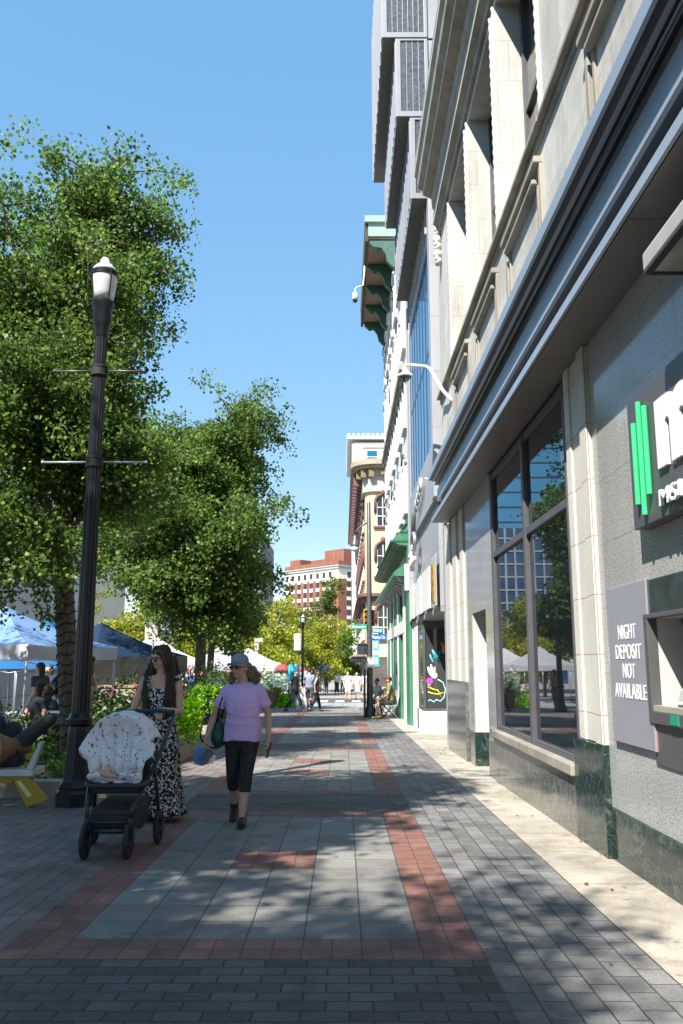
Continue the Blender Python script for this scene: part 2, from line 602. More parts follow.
# ------------------------------------------------------------------ bank building (nearest on the right)
def text_mesh(s, size, sx=1.0, bold=.0, ext=.002, space=1.08):
    cu = bpy.data.curves.new('lettering', 'FONT')
    cu.body = s
    cu.size = size
    cu.align_x = 'CENTER'
    cu.extrude = ext
    cu.space_character = space
    o = bpy.data.objects.new('lettering', cu)
    me = bpy.data.meshes.new_from_object(o)
    bpy.data.objects.remove(o)
    for v in me.vertices:
        v.co.x *= sx
    return me


def embolden(me, dx):
    """heavier weight: shifted copies of the letters, each a hair proud of the last"""
    bm = bmesh.new()
    for k, t in enumerate((-1, -.5, 0, .5, 1)):
        c = me.copy()
        c.transform(Matrix.Translation((dx * t, 0, .00025 * k)))
        bm.from_mesh(c)
        bpy.data.meshes.remove(c)
    bm.to_mesh(me)
    bm.free()
    return me


def text_on(name, s, size, pos, parent, mat, facing='-x', sx=1.0, bold=0, ext=.002, label=None, fit=None):
    """lettering as a flat relief; facing -x (right side wall) or -y (towards the viewer)"""
    me = text_mesh(s, size, sx, bold, ext)
    if fit:
        xs = [v.co.x for v in me.vertices]
        k = fit / (max(xs) - min(xs))
        for v in me.vertices:
            v.co.x *= k
    if bold:
        me = embolden(me, bold)
    if facing == '-x':
        Mx = Matrix(((0, 0, -1), (-1, 0, 0), (0, 1, 0))).to_4x4()
    else:
        Mx = Matrix(((1, 0, 0), (0, 0, -1), (0, 1, 0))).to_4x4()
    p = Vector(pos) - worldloc(parent)
    me.transform(Matrix.Translation(p) @ Mx)
    o = link(name, me, mat, parent)
    if label:
        o['label'] = label
    return o


bank = thing('bank_building', 'near pale limestone and grey granite corner building under a blue metal cornice band', 'building', (2.5, 10, gz(0, 10)))
XW = 2.13
m = MB()
# granite field round the cash machine opening
m.box(XW, 2.6, 5.845, 6.885, .28, 4.14)
m.box(XW, 2.6, 1.5, 5.845, 1.97, 4.14)
m.box(XW, 2.6, 1.5, 4.55, .28, 1.97)
m.box(XW, 2.6, 4.55, 5.845, .28, .72)
part('granite_wall', m, MAT['granite'], bank)
m = MB()
m.box(XW, 2.6, 11.9, 12.5, .30, 4.14)
m.box(XW, 2.6, 12.5, 13.83, 2.2, 4.14)
m.box(XW, 2.6, 13.83, 14.48, .30, 4.14)
part('granite_wall', m, MAT['granite'], bank)
m = MB()
m.box(2.42, 2.6, 12.5, 13.83, .3, 2.2)
m.box(2.14, 2.42, 13.80, 13.829, .3, 2.2)
part('niche_lining', m, MAT['granite_light'], bank)
m = MB()
m.box(2.40, 2.6, 12.5, 13.8, -.5, .299)
m.box(2.12, 2.40, 13.79, 13.829, -.5, .299)
part('marble_base', m, MAT['marble'], bank)
m = MB()
m.box(2.115, 2.6, 1.5, 6.885, -.6, .278)
part('marble_base', m, MAT['marble'], bank)
m = MB()
m.box(2.118, 2.6, 11.86, 12.5, -.6, .298)
m.box(2.118, 2.6, 13.83, 14.49, -.6, .298)
part('marble_base', m, MAT['marble_grey'], bank, split=True)
# pilasters
m = MB()
m.box(2.075, 2.6, 6.888, 7.74, -.6, .743)
part('marble_base', m, MAT['marble'], bank)
m = MB()
m.box(2.085, 2.6, 6.90, 7.10, .745, 4.14)
m.box(2.118, 2.6, 7.10, 7.44, .745, 4.14)
m.box(2.10, 2.6, 7.44, 7.60, .745, 4.14)
m.box(2.135, 2.6, 7.60, 7.74, .745, 4.14)
part('pilaster', m, MAT['lime_tall'], bank, bevel=.008)
m = MB()
m.box(2.08, 2.6, 14.5, 16.95, -.6, 1.07)
part('marble_base', m, MAT['marble_grey'], bank, split=True)
m = MB()
m.box(2.10, 2.6, 14.5, 14.9, 1.072, 4.14)
m.box(2.14, 2.6, 14.9, 15.35, 1.072, 4.14)
m.box(2.095, 2.6, 15.35, 15.9, 1.072, 4.14)
m.box(2.14, 2.6, 15.9, 16.3, 1.072, 4.14)
m.box(2.10, 2.6, 16.3, 16.95, 1.072, 4.14)
part('pilaster', m, MAT['lime_tall'], bank, bevel=.008)
# shop window
m = MB()
for y0, y1 in ((11.74, 11.88), (9.62, 9.74), (7.745, 7.80)):
    m.box(2.128, 2.20, y0, y1, .50, 4.10)
for y0, y1 in ((7.80, 9.60), (9.72, 11.74)):
    m.box(2.133, 2.195, y0, y1, 2.87, 2.955)
    m.box(2.133, 2.195, y0, y1, .50, .56)
    m.box(2.14, 2.195, y0, y1, 4.0, 4.10)
win = part('shop_window', m, MAT['bronze'], bank, bevel=.006)
for y0, y1, z0, z1 in ((7.80, 9.60, .56, 2.87), (7.80, 9.60, 2.955, 4.0), (9.72, 11.74, .56, 2.87), (9.72, 11.74, 2.955, 4.0)):
    m = MB()
    m.box(2.175, 2.185, y0, y1, z0, z1)
    part('pane', m, MAT['glass'], win)
m = MB()
m.box(2.04, 2.3, 7.745, 11.9, .40, .499)
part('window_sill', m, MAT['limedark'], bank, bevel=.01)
m = MB()
m.box(2.085, 2.3, 7.745, 11.855, -.6, .398)
part('marble_base', m, MAT['marble_grey'], bank, split=True)
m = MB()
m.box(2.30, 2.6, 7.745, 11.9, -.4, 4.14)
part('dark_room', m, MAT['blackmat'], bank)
# metal cornice band over the shop front
m = MB()
prof = [(2.3, 5.13), (1.72, 5.13), (1.71, 5.00)]
m.prism([(2.3, 5.14), (1.72, 5.14), (1.705, 5.11), (1.71, 5.00), (1.735, 4.99), (1.735, 5.02), (2.3, 5.02)], -6, 16.3)
m.prism([(1.905, 4.82), (1.885, 4.82), (1.875, 4.585), (1.885, 4.575), (1.905, 4.575)], -6, 16.28)
m.prism([(2.3, 4.26), (1.77, 4.235), (1.752, 4.22), (1.752, 4.145), (1.775, 4.143), (1.79, 4.17), (2.3, 4.17)], -6, 16.3)
band = part('cornice_band', m, MAT['bluemetal'], bank)
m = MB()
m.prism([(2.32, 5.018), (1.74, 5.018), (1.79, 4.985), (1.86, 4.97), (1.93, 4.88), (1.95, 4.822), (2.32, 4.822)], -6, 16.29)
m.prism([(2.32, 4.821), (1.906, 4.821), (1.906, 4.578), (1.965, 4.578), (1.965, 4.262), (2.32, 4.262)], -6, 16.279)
part('shadow_reveal', m, MAT['bluedark'], bank)  # dark metal paints in the shade under lip and fascia
m = MB()
m.tube([(1.858, -6, 4.935), (1.858, 16.29, 4.935)], .03, 14)
part('bead_moulding', m, MAT['bluedark'], bank, smooth=True)
m = MB()
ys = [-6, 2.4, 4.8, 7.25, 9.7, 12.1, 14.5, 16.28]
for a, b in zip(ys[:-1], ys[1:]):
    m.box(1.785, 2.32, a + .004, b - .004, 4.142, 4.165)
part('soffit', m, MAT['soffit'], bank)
# upper storey
m = MB()
UW = XW
open_ = [(8.0, 10.2), (10.5, 12.74), (13.04, 15.25), (15.55, 16.5)]
m.box(UW, 2.9, -6, 17.3, 5.0, 7.0)
m.box(UW, 2.9, -6, 17.3, 10.5, 14)
prev = -6
for y0, y1 in [(2.0, 4.2)] + open_[:3]:
    m.box(UW, 2.9, prev, y0, 7.0, 10.5)
    prev = y1
m.box(UW, 2.9, prev, 17.3, 7.0, 10.5)
m.box(2.55, 2.9, 16.95, 17.3, -.6, 5.0)
m.box(2.2, 2.55, 16.95, 17.3, -.6, 5.0)
part('limestone_wall', m, MAT['lime'], bank)
m = MB()
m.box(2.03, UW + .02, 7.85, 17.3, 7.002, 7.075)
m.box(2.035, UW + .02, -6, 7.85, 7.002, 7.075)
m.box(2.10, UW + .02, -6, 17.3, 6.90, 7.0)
part('sill_course', m, MAT['limedark'], bank, bevel=.012)  # stained stone, darkened to paint in the shadow line under the sill
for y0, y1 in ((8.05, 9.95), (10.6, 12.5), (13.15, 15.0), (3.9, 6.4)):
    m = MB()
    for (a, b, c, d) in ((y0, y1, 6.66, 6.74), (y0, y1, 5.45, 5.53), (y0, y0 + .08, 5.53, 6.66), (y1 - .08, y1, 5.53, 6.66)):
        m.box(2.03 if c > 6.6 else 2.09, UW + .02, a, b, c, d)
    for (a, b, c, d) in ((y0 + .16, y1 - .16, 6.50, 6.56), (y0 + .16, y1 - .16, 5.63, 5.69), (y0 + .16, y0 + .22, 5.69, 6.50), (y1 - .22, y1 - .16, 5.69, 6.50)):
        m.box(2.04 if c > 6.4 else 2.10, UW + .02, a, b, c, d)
    part('panel_moulding', m, MAT['limedark'], bank, bevel=.012)  # dark stained stone; its tone also paints shade on the undersides
for y0, y1 in open_[:3] + [(2.0, 4.2)]:
    m = MB()
    m.box(2.47, 2.56, y0, y0 + .09, 7.08, 10.5)
    m.box(2.47, 2.56, y1 - .09, y1, 7.08, 10.5)
    ym = (y0 + y1) / 2
    m.box(2.46, 2.56, ym - .05, ym + .05, 7.08, 10.5)
    for a, b in ((y0 + .09, ym - .05), (ym + .05, y1 - .09)):
        m.box(2.48, 2.56, a, b, 8.75, 8.85)
        m.box(2.48, 2.56, a, b, 7.08, 7.18)
    f = part('upper_window', m, MAT['bronze'], bank)
    m = MB()
    m.box(2.53, 2.545, y0, y1, 7.05, 10.5)
    part('pane', m, MAT['glass_up'], f)
    # rope moulding up the jamb edges
    m = MB()
    for yy in (y0, y1):
        s = -1 if yy == y0 else 1
        nb = 46
        pts = []
        rs = []
        for k in range(nb):
            z = 7.1 + 3.38 * k / (nb - 1)
            pts.append((2.115, yy + s * .045, z))
            rs.append(.028 + .012 * (k % 2))
        m.tube(pts, rs, 8)
    part('rope_moulding', m, MAT['lime'], bank, smooth=True, split=True)
m = MB()
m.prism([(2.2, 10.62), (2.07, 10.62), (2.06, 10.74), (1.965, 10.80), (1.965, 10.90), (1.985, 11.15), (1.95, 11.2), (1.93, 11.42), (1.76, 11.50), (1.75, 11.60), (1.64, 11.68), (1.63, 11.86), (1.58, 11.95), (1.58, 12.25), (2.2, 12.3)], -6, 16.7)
part('upper_cornice', m, MAT['limedark'], bank)  # dark stone and pale edge strips paint in soffit shade and lit edges
m = MB()
m.box(1.955, 2.2, -6, 16.705, 10.805, 10.84)
m.box(1.742, 2.2, -6, 16.71, 11.51, 11.545)
m.box(1.57, 2.2, -6, 16.71, 11.96, 12.0)
part('drip_edge', m, MAT['white_dirty'], bank)
m = MB()
for k in range(5):
    z = 9.95 + k * .17
    m.ell((2.06, 16.72, z), (.08 + .03 * (k % 2), .10, .10), (k * .7, .3, 0), 10, 7)
    m.ell((2.02, 16.66 + .05 * (k % 2), z + .05), (.05, .05, .07), None, 8, 6)
part('carved_ornament', m, MAT['lime_tall'], bank, smooth=True)

# projecting sign with tubes and letters
sg = thing('bank_sign', 'dark grey wall sign with three green bars and white letters', 'sign', (2.06, 4.6, 2.3))
m = MB()
m.box(2.03, 2.125, 2.6, 5.72, 2.31, 3.24)
part('sign_board', m, MAT['panelgrey'], sg, bevel=.004)
for y0, y1, z0, z1 in ((5.50, 5.60, 2.46, 3.03), (5.39, 5.49, 2.37, 3.15), (5.285, 5.385, 2.49, 3.09)):
    m = MB()
    yc = (y0 + y1) / 2
    m.tube([(2.008, yc, z0), (2.008, yc, z1)], .0185, 16)
    part('green_bar', m, MAT['brightgreen'], sg, smooth=True, auto=50)
# the big rounded m: legs and two arches as one thick letter
m = MB()


def letter_m(mb, yr, z0, zx, st, gap, x0, x1):
    """outline of a lower-case m; yr = far edge (largest y)"""
    outer = []
    w = st * 3 + gap * 2
    rad = (st + gap) / 2 + st / 2
    def pt(u, v):
        return (yr - u, v)
    # one prism per leg and arch piece, butted end to end
    zc = zx - rad
    mb.prism([pt(0, z0), pt(st, z0), pt(st, zx), pt(0, zx)], x0, x1, 'x')
    for k in (0, 1):
        c = st + gap / 2 + k * (st + gap)
        n = 12
        rin, rout = gap / 2, gap / 2 + st
        for i in range(n):
            a0 = pi - pi * i / n
            a1 = pi - pi * (i + 1) / n
            q = [pt(c + rin * cos(a0), zc + rin * sin(a0)), pt(c + rout * cos(a0), zc + rout * sin(a0)), pt(c + rout * cos(a1), zc + rout * sin(a1)), pt(c + rin * cos(a1), zc + rin * sin(a1))]
            if k == 1 or True:
                mb.prism(q, x0 + .001 * (k + 1), x1, 'x')
        mb.prism([pt(c + rin, z0), pt(c + rout, z0), pt(c + rout, zc), pt(c + rin, zc)], x0 + .001 * (k + 1), x1, 'x')


letter_m(m, 5.165, 2.615, 3.06, .150, .075, 2.008, 2.03)
part('letter', m, MAT['signwhite'], sg)
text_on('letter', 'MSUFCU', .152, (2.005, 4.70, 2.372), sg, MAT['signwhite'], '-x', 1, .006, .010, fit=.9)

# painted-over night deposit board
nd = thing('notice_board', 'grey board reading night deposit not available beside the cash machine', 'sign', (2.11, 6.35, .8))
m = MB()
m.box(2.100, 2.128, 5.782, 6.645, .81, 1.975)
part('board', m, MAT['signgrey'], nd, bevel=.003)
m = MB()
m.box(2.115, 2.128, 5.772, 5.781, .81, 1.975)
part('board_edge', m, MAT['red_prim'], nd)
m = MB()
m.box(2.108, 2.117, 5.758, 5.769, 1.74, 1.97)
part('edge_strip', m, MAT['panelgrey'], nd)
for s, z, wd in (('NIGHT', 1.575, .41), ('DEPOSIT', 1.43, .585), ('NOT', 1.29, .28), ('AVAILABLE', 1.145, .71)):
    text_on('lettering', s, .155, (2.0985, 6.215, z), nd, MAT['signwhite'], '-x', 1, .0075, .0006, fit=wd * .94)

# cash machine recessed in the granite
atm = thing('cash_machine', 'cash machine recessed in the granite wall beside the notice board', 'cash machine', (2.3, 5.2, .72))
m = MB()
m.box(2.118, 2.3, 4.55, 5.84, 1.735, 1.965)
part('top_panel', m, pm('dark_glass_panel', (.035, .05, .05), .25, .35, 6), atm, bevel=.004)
m = MB()
m.box(2.09, 2.16, 5.77, 5.84, 1.08, 1.70)
m.box(2.09, 2.16, 4.55, 5.84, 1.70, 1.732)
m.box(2.09, 2.16, 4.55, 5.84, 1.0, 1.08)
part('frame', m, MAT['panelgrey'], atm, bevel=.004)
m = MB()
m.box(2.16, 2.50, 5.77, 5.835, 1.08, 1.70)
m.box(2.16, 2.52, 4.55, 5.77, 1.70, 1.73)
m.box(2.50, 2.58, 4.55, 5.84, 1.0, 1.70)
part('lining', m, MAT['alum_inner'], atm)
m = MB()
m.prism([(2.5, 1.69), (2.32, 1.69), (2.48, 1.36), (2.5, 1.36)], 4.6, 5.765)
part('screen_panel', m, MAT['panelgrey'], atm)
m = MB()
m.prism([(2.5, 1.34), (2.46, 1.34), (2.26, 1.22), (2.24, 1.15), (2.5, 1.15)], 4.6, 5.70)
part('keyboard_shelf', m, MAT['alu'], atm, bevel=.006)
m = MB()
m.box(2.27, 2.40, 4.9, 5.35, 1.285, 1.292)
m.M = None
part('screen', m, MAT['signblue'], atm)
m = MB()
m.box(2.10, 2.5, 4.6, 5.766, 1.082, 1.12)
part('ledge', m, MAT['beige_plastic'], atm)
m = MB()
m.box(2.16, 2.25, 5.36, 5.5, 1.121, 1.135)
part('card_slot', m, MAT['panelgrey'], atm)
m = MB()
m.box(2.083, 2.09, 5.32, 5.45, 1.012, 1.072)
st_ = part('sticker', m, MAT['signgreen'], atm)
m = MB()
m.box(2.118, 2.3, 4.55, 5.84, .725, .998)
part('lower_panel', m, MAT['panelgrey'], atm, bevel=.004)
m = MB()
for yy in (5.33, 5.30):
    m.box(2.112, 2.118, yy, yy + .012, .83 + (5.33 - yy) * 3, .842 + (5.33 - yy) * 3)
part('screw', m, MAT['alu'], atm, split=True)

# flood light under the soffit
fl = thing('wall_light', 'grey shoebox floodlight hanging on the granite wall under the soffit', 'light', (2.13, 4.2, 3.7))
m = MB()
m.prism([(1.765, 3.66), (1.765, 3.77), (1.86, 3.88), (1.93, 3.93), (2.0, 3.95), (2.13, 3.95), (2.13, 3.66)], 3.80, 4.56)
part('housing', m, pm('grey_cast_metal', (.40, .375, .36), .5, .08, 5), fl, bevel=.012)
m = MB()
m.box(1.81, 2.09, 3.85, 4.52, 3.648, 3.659)
part('lens', m, pm('frosted_lens', (.30, .33, .27), .15, .2, 5), fl)
m = MB()
m.box(1.78, 1.809, 3.81, 4.55, 3.64, 3.659)
m.box(2.091, 2.125, 3.81, 4.55, 3.64, 3.659)
m.box(1.809, 2.091, 3.81, 3.849, 3.64, 3.659)
m.box(1.809, 2.091, 4.521, 4.55, 3.64, 3.659)
part('lens_frame', m, MAT['blackmat'], fl)

# dome camera on a bent arm
cam1 = thing('dome_camera', 'white dome security camera on a bent arm above the blue cornice', 'security camera', (2.13, 14.5, 6.2))
m = MB()
m.tube([(2.13, 15.6, 6.45), (2.0, 15.9, 6.75), (1.85, 16.3, 7.25), (1.80, 16.4, 7.4), (1.72, 16.45, 7.47), (1.40, 16.5, 7.52), (1.31, 16.5, 7.52), (1.29, 16.5, 7.45)], .035, 12)
part('arm', m, MAT['white'], cam1, smooth=True)
m = MB()
m.lathe([(.03, .16), (.05, .14), (.07, .06), (.155, .0), (.165, -.03), (.13, -.05)], (1.29, 16.5, 7.30), 24)
part('housing', m, MAT['white'], cam1, smooth=True, auto=40)
m = MB()
m.lathe([(.135, -.05), (.125, -.065), (.10, -.07)], (1.29, 16.5, 7.30), 24)
part('ring', m, MAT['steel'], cam1, smooth=True)
m = MB()
m.ell((1.29, 16.5, 7.225), (.09, .09, .075), None, 16, 10)
part('dome', m, MAT['glass'], cam1, smooth=True)
# short bracket at the far end of the canopy
m = MB()
m.tube([(1.95, 16.9, 5.15), (1.70, 16.9, 5.18)], .02, 8)
m.box(1.93, 2.0, 16.85, 16.95, 5.05, 5.25)
tag(part('flag_bracket', m, MAT['white']), 'small white bracket sticking out at the far end of the blue cornice', 'bracket')
# ------------------------------------------------------------------ grey modern building
gb = thing('grey_building', 'grey panelled building with blue glass and stepped boxes jutting over the pavement', 'building', (2.5, 21, gz(0, 21)))
XG = 2.0
m = MB()
m.box(2.10, 2.6, 18.05, 24.8, 2.62, 4.95)
m.box(XG, 2.6, 18.05, 24.8, 4.95, 6.25)
m.box(XG, 2.6, 24.35, 24.8, 6.25, 14)
m.box(XG + .05, 2.6, 18.05, 24.35, 11.4, 12.1)
part('panel_wall', m, MAT['lav'], gb)
m = MB()
m.box(1.965, 2.6, 17.62, 18.05, 4.95, 12.1)
m.box(2.16, 2.6, 17.55, 17.85, -.7, 4.949)
m.box(1.975, 2.6, 24.8, 25.0, 2.6, 14)
part('corner_pier', m, MAT['lav'], gb, bevel=.01, split=True)
m = MB()
m.box(2.06, 2.2, 18.05, 24.35, 6.25, 11.4)
cur = part('curtain_wall', m, MAT['glass_blue'], gb)
m = MB()
for k in range(9):
    y = 18.05 + k * (6.3 / 8)
    m.box(2.048, 2.059, y - .03, y + .03, 6.25, 11.4)
part('mullion', m, MAT['bluedark'], cur, split=True)
m = MB()
for z in (6.25, 8.75, 11.25):
    for k in range(8):
        y = 18.05 + k * (6.3 / 8)
        m.box(2.05, 2.059, y + .03, y + 6.3 / 8 - .03, z, z + .09)
part('transom', m, MAT['bluedark'], cur, split=True)
# stepped boxes
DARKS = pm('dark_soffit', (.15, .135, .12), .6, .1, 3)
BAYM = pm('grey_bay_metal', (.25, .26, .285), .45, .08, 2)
for i, (x0, z0, z1, y1) in enumerate(((1.59, 12.1, 14.20, 23.4), (1.27, 14.24, 16.34, 23.0), (.95, 16.38, 21.5, 24.0))):
    b = thing  # keep the name short below
    m = MB()
    ya = 17.8
    m.box(x0 + .04, 2.6, ya + .06, y1, z0 + .02, z1)
    core = part('projecting_bay', m, BAYM, gb)
    m = MB()
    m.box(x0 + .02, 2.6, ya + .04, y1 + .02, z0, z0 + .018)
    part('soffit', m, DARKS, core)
    # glazed end facing down the street
    m = MB()
    m.box(x0 + .12, 1.97, ya + .03, ya + .058, z0 + .16, z1 - .05)
    part('end_glass', m, pm('curtained_glass', (.075, .085, .10), .25, .45, 14), core)
    m = MB()
    m.box(x0, x0 + .12, ya, ya + .059, z0, z1)
    m.box(1.97, 2.05, ya, ya + .059, z0, z1)
    m.box(x0 + .12, 1.97, ya, ya + .059, z0, z0 + .14)
    m.box(x0 + .12, 1.97, ya, ya + .059, z1 - .05, z1)
    n = int((1.97 - x0 - .12) / .12)
    for k in range(1, n):
        xx = x0 + .12 + k * (1.97 - x0 - .12) / n
        m.box(xx - .006, xx + .006, ya + .015, ya + .03, z0 + .14, z1 - .05)
    part('end_frame', m, pm('bay_frame_metal', (.25, .255, .27), .4, .06, 3, metal=.2), core, bevel=.006)
    # street front: ribbon of glass and fins
    m = MB()
    m.box(x0 + .005, x0 + .038, ya + .1, y1 - .05, z0 + .45, z1 - .15)
    part('ribbon_glass', m, MAT['glass_blue'], core)
    m = MB()
    for k in range(14):
        y = ya + .1 + k * (y1 - ya - .15) / 13
        m.box(x0 - .02, x0 + .004, y - .03, y + .03, z0 + .02, z1)
    part('fin', m, BAYM, core, split=True)
m = MB()
for k in range(12):
    y = 18.2 + k * .52
    m.box(1.93, 1.985, y, y + .05, 11.42, 12.09)
part('sun_fin', m, pm('pale_fin', (.36, .35, .33), .5, .05, 3), gb, split=True)
# shop front below
m = MB()
m.box(2.07, 3.2, 18.055, 24.79, 2.50, 2.615)
part('shop_header', m, pm('shop_header_metal', (.30, .29, .28), .5, .1, 3), gb)
m = MB()
m.box(2.10, 2.16, 22.15, 22.26, -.4, 2.498)
m.box(2.10, 2.16, 23.55, 23.7, -.4, 2.498)
m.box(2.16, 2.95, 22.15, 22.22, 2.30, 2.498)
m.box(2.72, 2.80, 22.15, 22.22, .24, 2.30)
m.box(2.16, 2.72, 22.15, 22.22, .17, .24)
m.box(2.10, 2.16, 22.26, 23.55, .17, .25)
m.box(2.10, 2.16, 22.26, 23.55, 2.34, 2.498)
sf = part('shop_window', m, MAT['bronze'], gb)
m = MB()
m.box(2.16, 2.72, 22.18, 22.19, .24, 2.30)
part('pane', m, glassmat('display_glass', (.05, .055, .055), .03, 1.5), sf)
m = MB()
m.box(2.12, 2.13, 22.26, 23.55, .25, 2.34)
part('pane', m, glassmat('side_glass', (.10, .14, .10), .03, 1.5), sf)
m = MB()
m.box(2.09, 3.2, 22.13, 22.3, -.6, .168)
m.box(2.09, 2.2, 22.3, 24.0, -.6, .168)
m.box(2.09, 2.95, 23.7, 24.8, -.6, 2.499)
part('bulkhead', m, MAT['white'], gb)
m = MB()
m.box(3.0, 3.1, 17.4, 22.13, -.6, 2.5)
m.box(2.80, 3.1, 22.15, 22.25, .17, 2.499)
part('entrance_wall', m, MAT['soffit'], gb)
# window painting: ball, hand-like strokes and wavy lines
art = thing('window_painting', 'bright neon painted strokes and pink ball on the shop display glass', 'window art', (2.3, 22.17, .5))
def stroke(name, pts, r, col, mat_name):
    mb = MB()
    mb.tube(pts, r, 8)
    for i, (x, y, z) in enumerate(mb.v):
        mb.v[i] = (x, 22.174 + (y - 22.174) * .12, z)
    part(name, mb, pm(mat_name, col, .5, .03, 5), art, smooth=True)
Y_ = 22.174
m = MB(); m.ell((2.26, Y_, .93), (.085, .006, .085), None, 18, 10)
part('pink_ball', m, pm('pink_art', (.85, .06, .55), .5, .03, 4), art)
stroke('white_stroke', [(2.22, Y_, 1.30), (2.27, Y_, 1.18), (2.32, Y_, 1.12), (2.40, Y_, 1.06), (2.47, Y_, 1.02)], [.02, .05, .07, .09, .04], (.8, .8, .82), 'white_art')
stroke('white_stroke', [(2.30, Y_, 1.36), (2.33, Y_, 1.24), (2.36, Y_, 1.12)], [.015, .03, .05], (.8, .8, .82), 'white_art_b')
stroke('white_stroke', [(2.40, Y_, 1.30), (2.39, Y_, 1.2), (2.38, Y_, 1.1)], [.012, .03, .04], (.8, .8, .82), 'white_art_c')
stroke('cyan_stroke', [(2.28, Y_, 1.62), (2.31, Y_, 1.52), (2.35, Y_, 1.46), (2.34, Y_, 1.40)], .018, (.1, .6, .7), 'cyan_art')
stroke('teal_leaf', [(2.34, Y_, 1.75), (2.42, Y_, 1.60), (2.51, Y_, 1.42)], [.02, .05, .02], (.02, .28, .36), 'teal_art')
stroke('teal_leaf', [(2.36, Y_, 1.52), (2.49, Y_, 1.58), (2.57, Y_, 1.75)], [.02, .045, .015], (.02, .28, .36), 'teal_art_b')
stroke('orange_stroke', [(2.58, Y_, 1.95), (2.65, Y_, 1.82), (2.63, Y_, 1.66)], [.03, .05, .03], (.55, .17, .04), 'orange_art')
stroke('yellow_stroke', [(2.21, Y_, .66), (2.32, Y_, .62), (2.47, Y_, .60), (2.61, Y_, .64)], .016, (.85, .65, .03), 'yellow_art')
stroke('yellow_stroke', [(2.23, Y_, .78), (2.34, Y_, .73), (2.47, Y_, .70), (2.56, Y_, .52)], .016, (.85, .65, .03), 'yellow_art_b')
stroke('mint_outline', [(2.47, Y_, .98), (2.61, Y_, .90), (2.67, Y_, .72), (2.63, Y_, .52), (2.53, Y_, .42), (2.42, Y_, .46), (2.36, Y_, .40), (2.26, Y_, .46), (2.21, Y_, .42)], .014, (.35, .75, .70), 'mint_art')
stroke('mint_outline', [(2.20, Y_, .76), (2.22, Y_, .84), (2.30, Y_, .82)], .012, (.35, .75, .70), 'mint_art_b')
# wall panels standing off on rails
for k, (y0, y1, lab) in enumerate(((19.3, 20.95, 'tall white blank sign panel nearest the framed glass panel'), (21.4, 23.1, 'white blank sign panel in the middle of its row over the shop'), (23.7, 25.1, 'white blank sign panel farthest along, next to the green shop front'))):
    m = MB(); m.box(1.99, 2.03, y0, y1, 2.65, 3.62)
    sp = thing('sign_panel', lab, 'sign', (1.95, (y0 + y1) / 2, 2.65), 0, 'white sign panels on the grey wall')
    part('panel', m, MAT['white'], sp, bevel=.004)
    m = MB()
    for z in (2.8, 3.45):
        m.tube([(2.03, y0 + .2, z), (2.1, y0 + .2, z)], .015, 6)
        m.tube([(2.03, y1 - .2, z), (2.1, y1 - .2, z)], .015, 6)
    part('stand_off', m, MAT['alu'], sp, split=True)
sp = thing('picture_panel', 'clear glass panel with a dark framed orange picture above the shop window', 'sign', (1.95, 18.3, 2.6))
m = MB(); m.box(2.0, 2.015, 17.9, 18.95, 2.62, 3.75)
part('glass_sheet', m, pm('grey_glass_sheet', (.42, .45, .46), .12, .05, 2), sp)
m = MB(); m.box(1.98, 1.998, 18.2, 18.7, 2.72, 3.58)
part('picture_frame', m, MAT['yellow'], sp)
m = MB(); m.box(1.973, 1.979, 18.24, 18.66, 2.76, 3.54)
mm, nt, b = nm('orange_picture')
g = N(nt, 'ShaderNodeNewGeometry'); s = N(nt, 'ShaderNodeTexNoise', Scale=4, Detail=2)
nt.links.new(g.outputs['Position'], s.inputs['Vector'])
nt.links.new(ramp(nt, s.outputs[0], [(.35, (.03, .03, .02)), (.5, (.55, .22, .05)), (.62, (.10, .12, .05))]), b.inputs['Base Color'])
part('picture', m, mm, sp)
# silver script-like sign on the wall: ring, stem and curl
sl = thing('silver_sign', 'silver relief sign of ring and curls on the upper grey panels', 'sign', (1.95, 22, 4.2))
m = MB()
ring = [(1.90, 22.3 + .5 * cos(a), 4.62 + .24 * sin(a)) for a in [2 * pi * k / 24 for k in range(25)]]
m.tube(ring, .05, 8)
part('ring', m, MAT['alu'], sl, smooth=True)
m = MB()
m.tube([(1.90, 22.2, 4.85), (1.90, 22.2, 5.1), (1.90, 22.0, 5.35)], .06, 8)
part('stem', m, MAT['steel'], sl, smooth=True)
m = MB()
m.tube([(1.88, 21.8, 4.12), (1.86, 22.3, 3.98), (1.88, 22.9, 4.05), (1.88, 23.3, 4.3), (1.88, 23.0, 4.35)], .06, 8)
m.tube([(1.88, 22.5, 4.38), (1.87, 22.4, 4.1), (1.88, 22.45, 3.85)], .06, 8)
part('curl', m, MAT['white'], sl, smooth=True)
for k in range(4):
    m = MB()
    y = 21.5 - k * .42
    m.tube([(1.91, y, 5.3 + k * .09), (1.91, y - .1, 5.55 + k * .09), (1.91, y - .3, 5.58 + k * .09), (1.91, y - .3, 5.32 + k * .09)], .04, 6)
    part('letter', m, MAT['white'], sl, smooth=True)

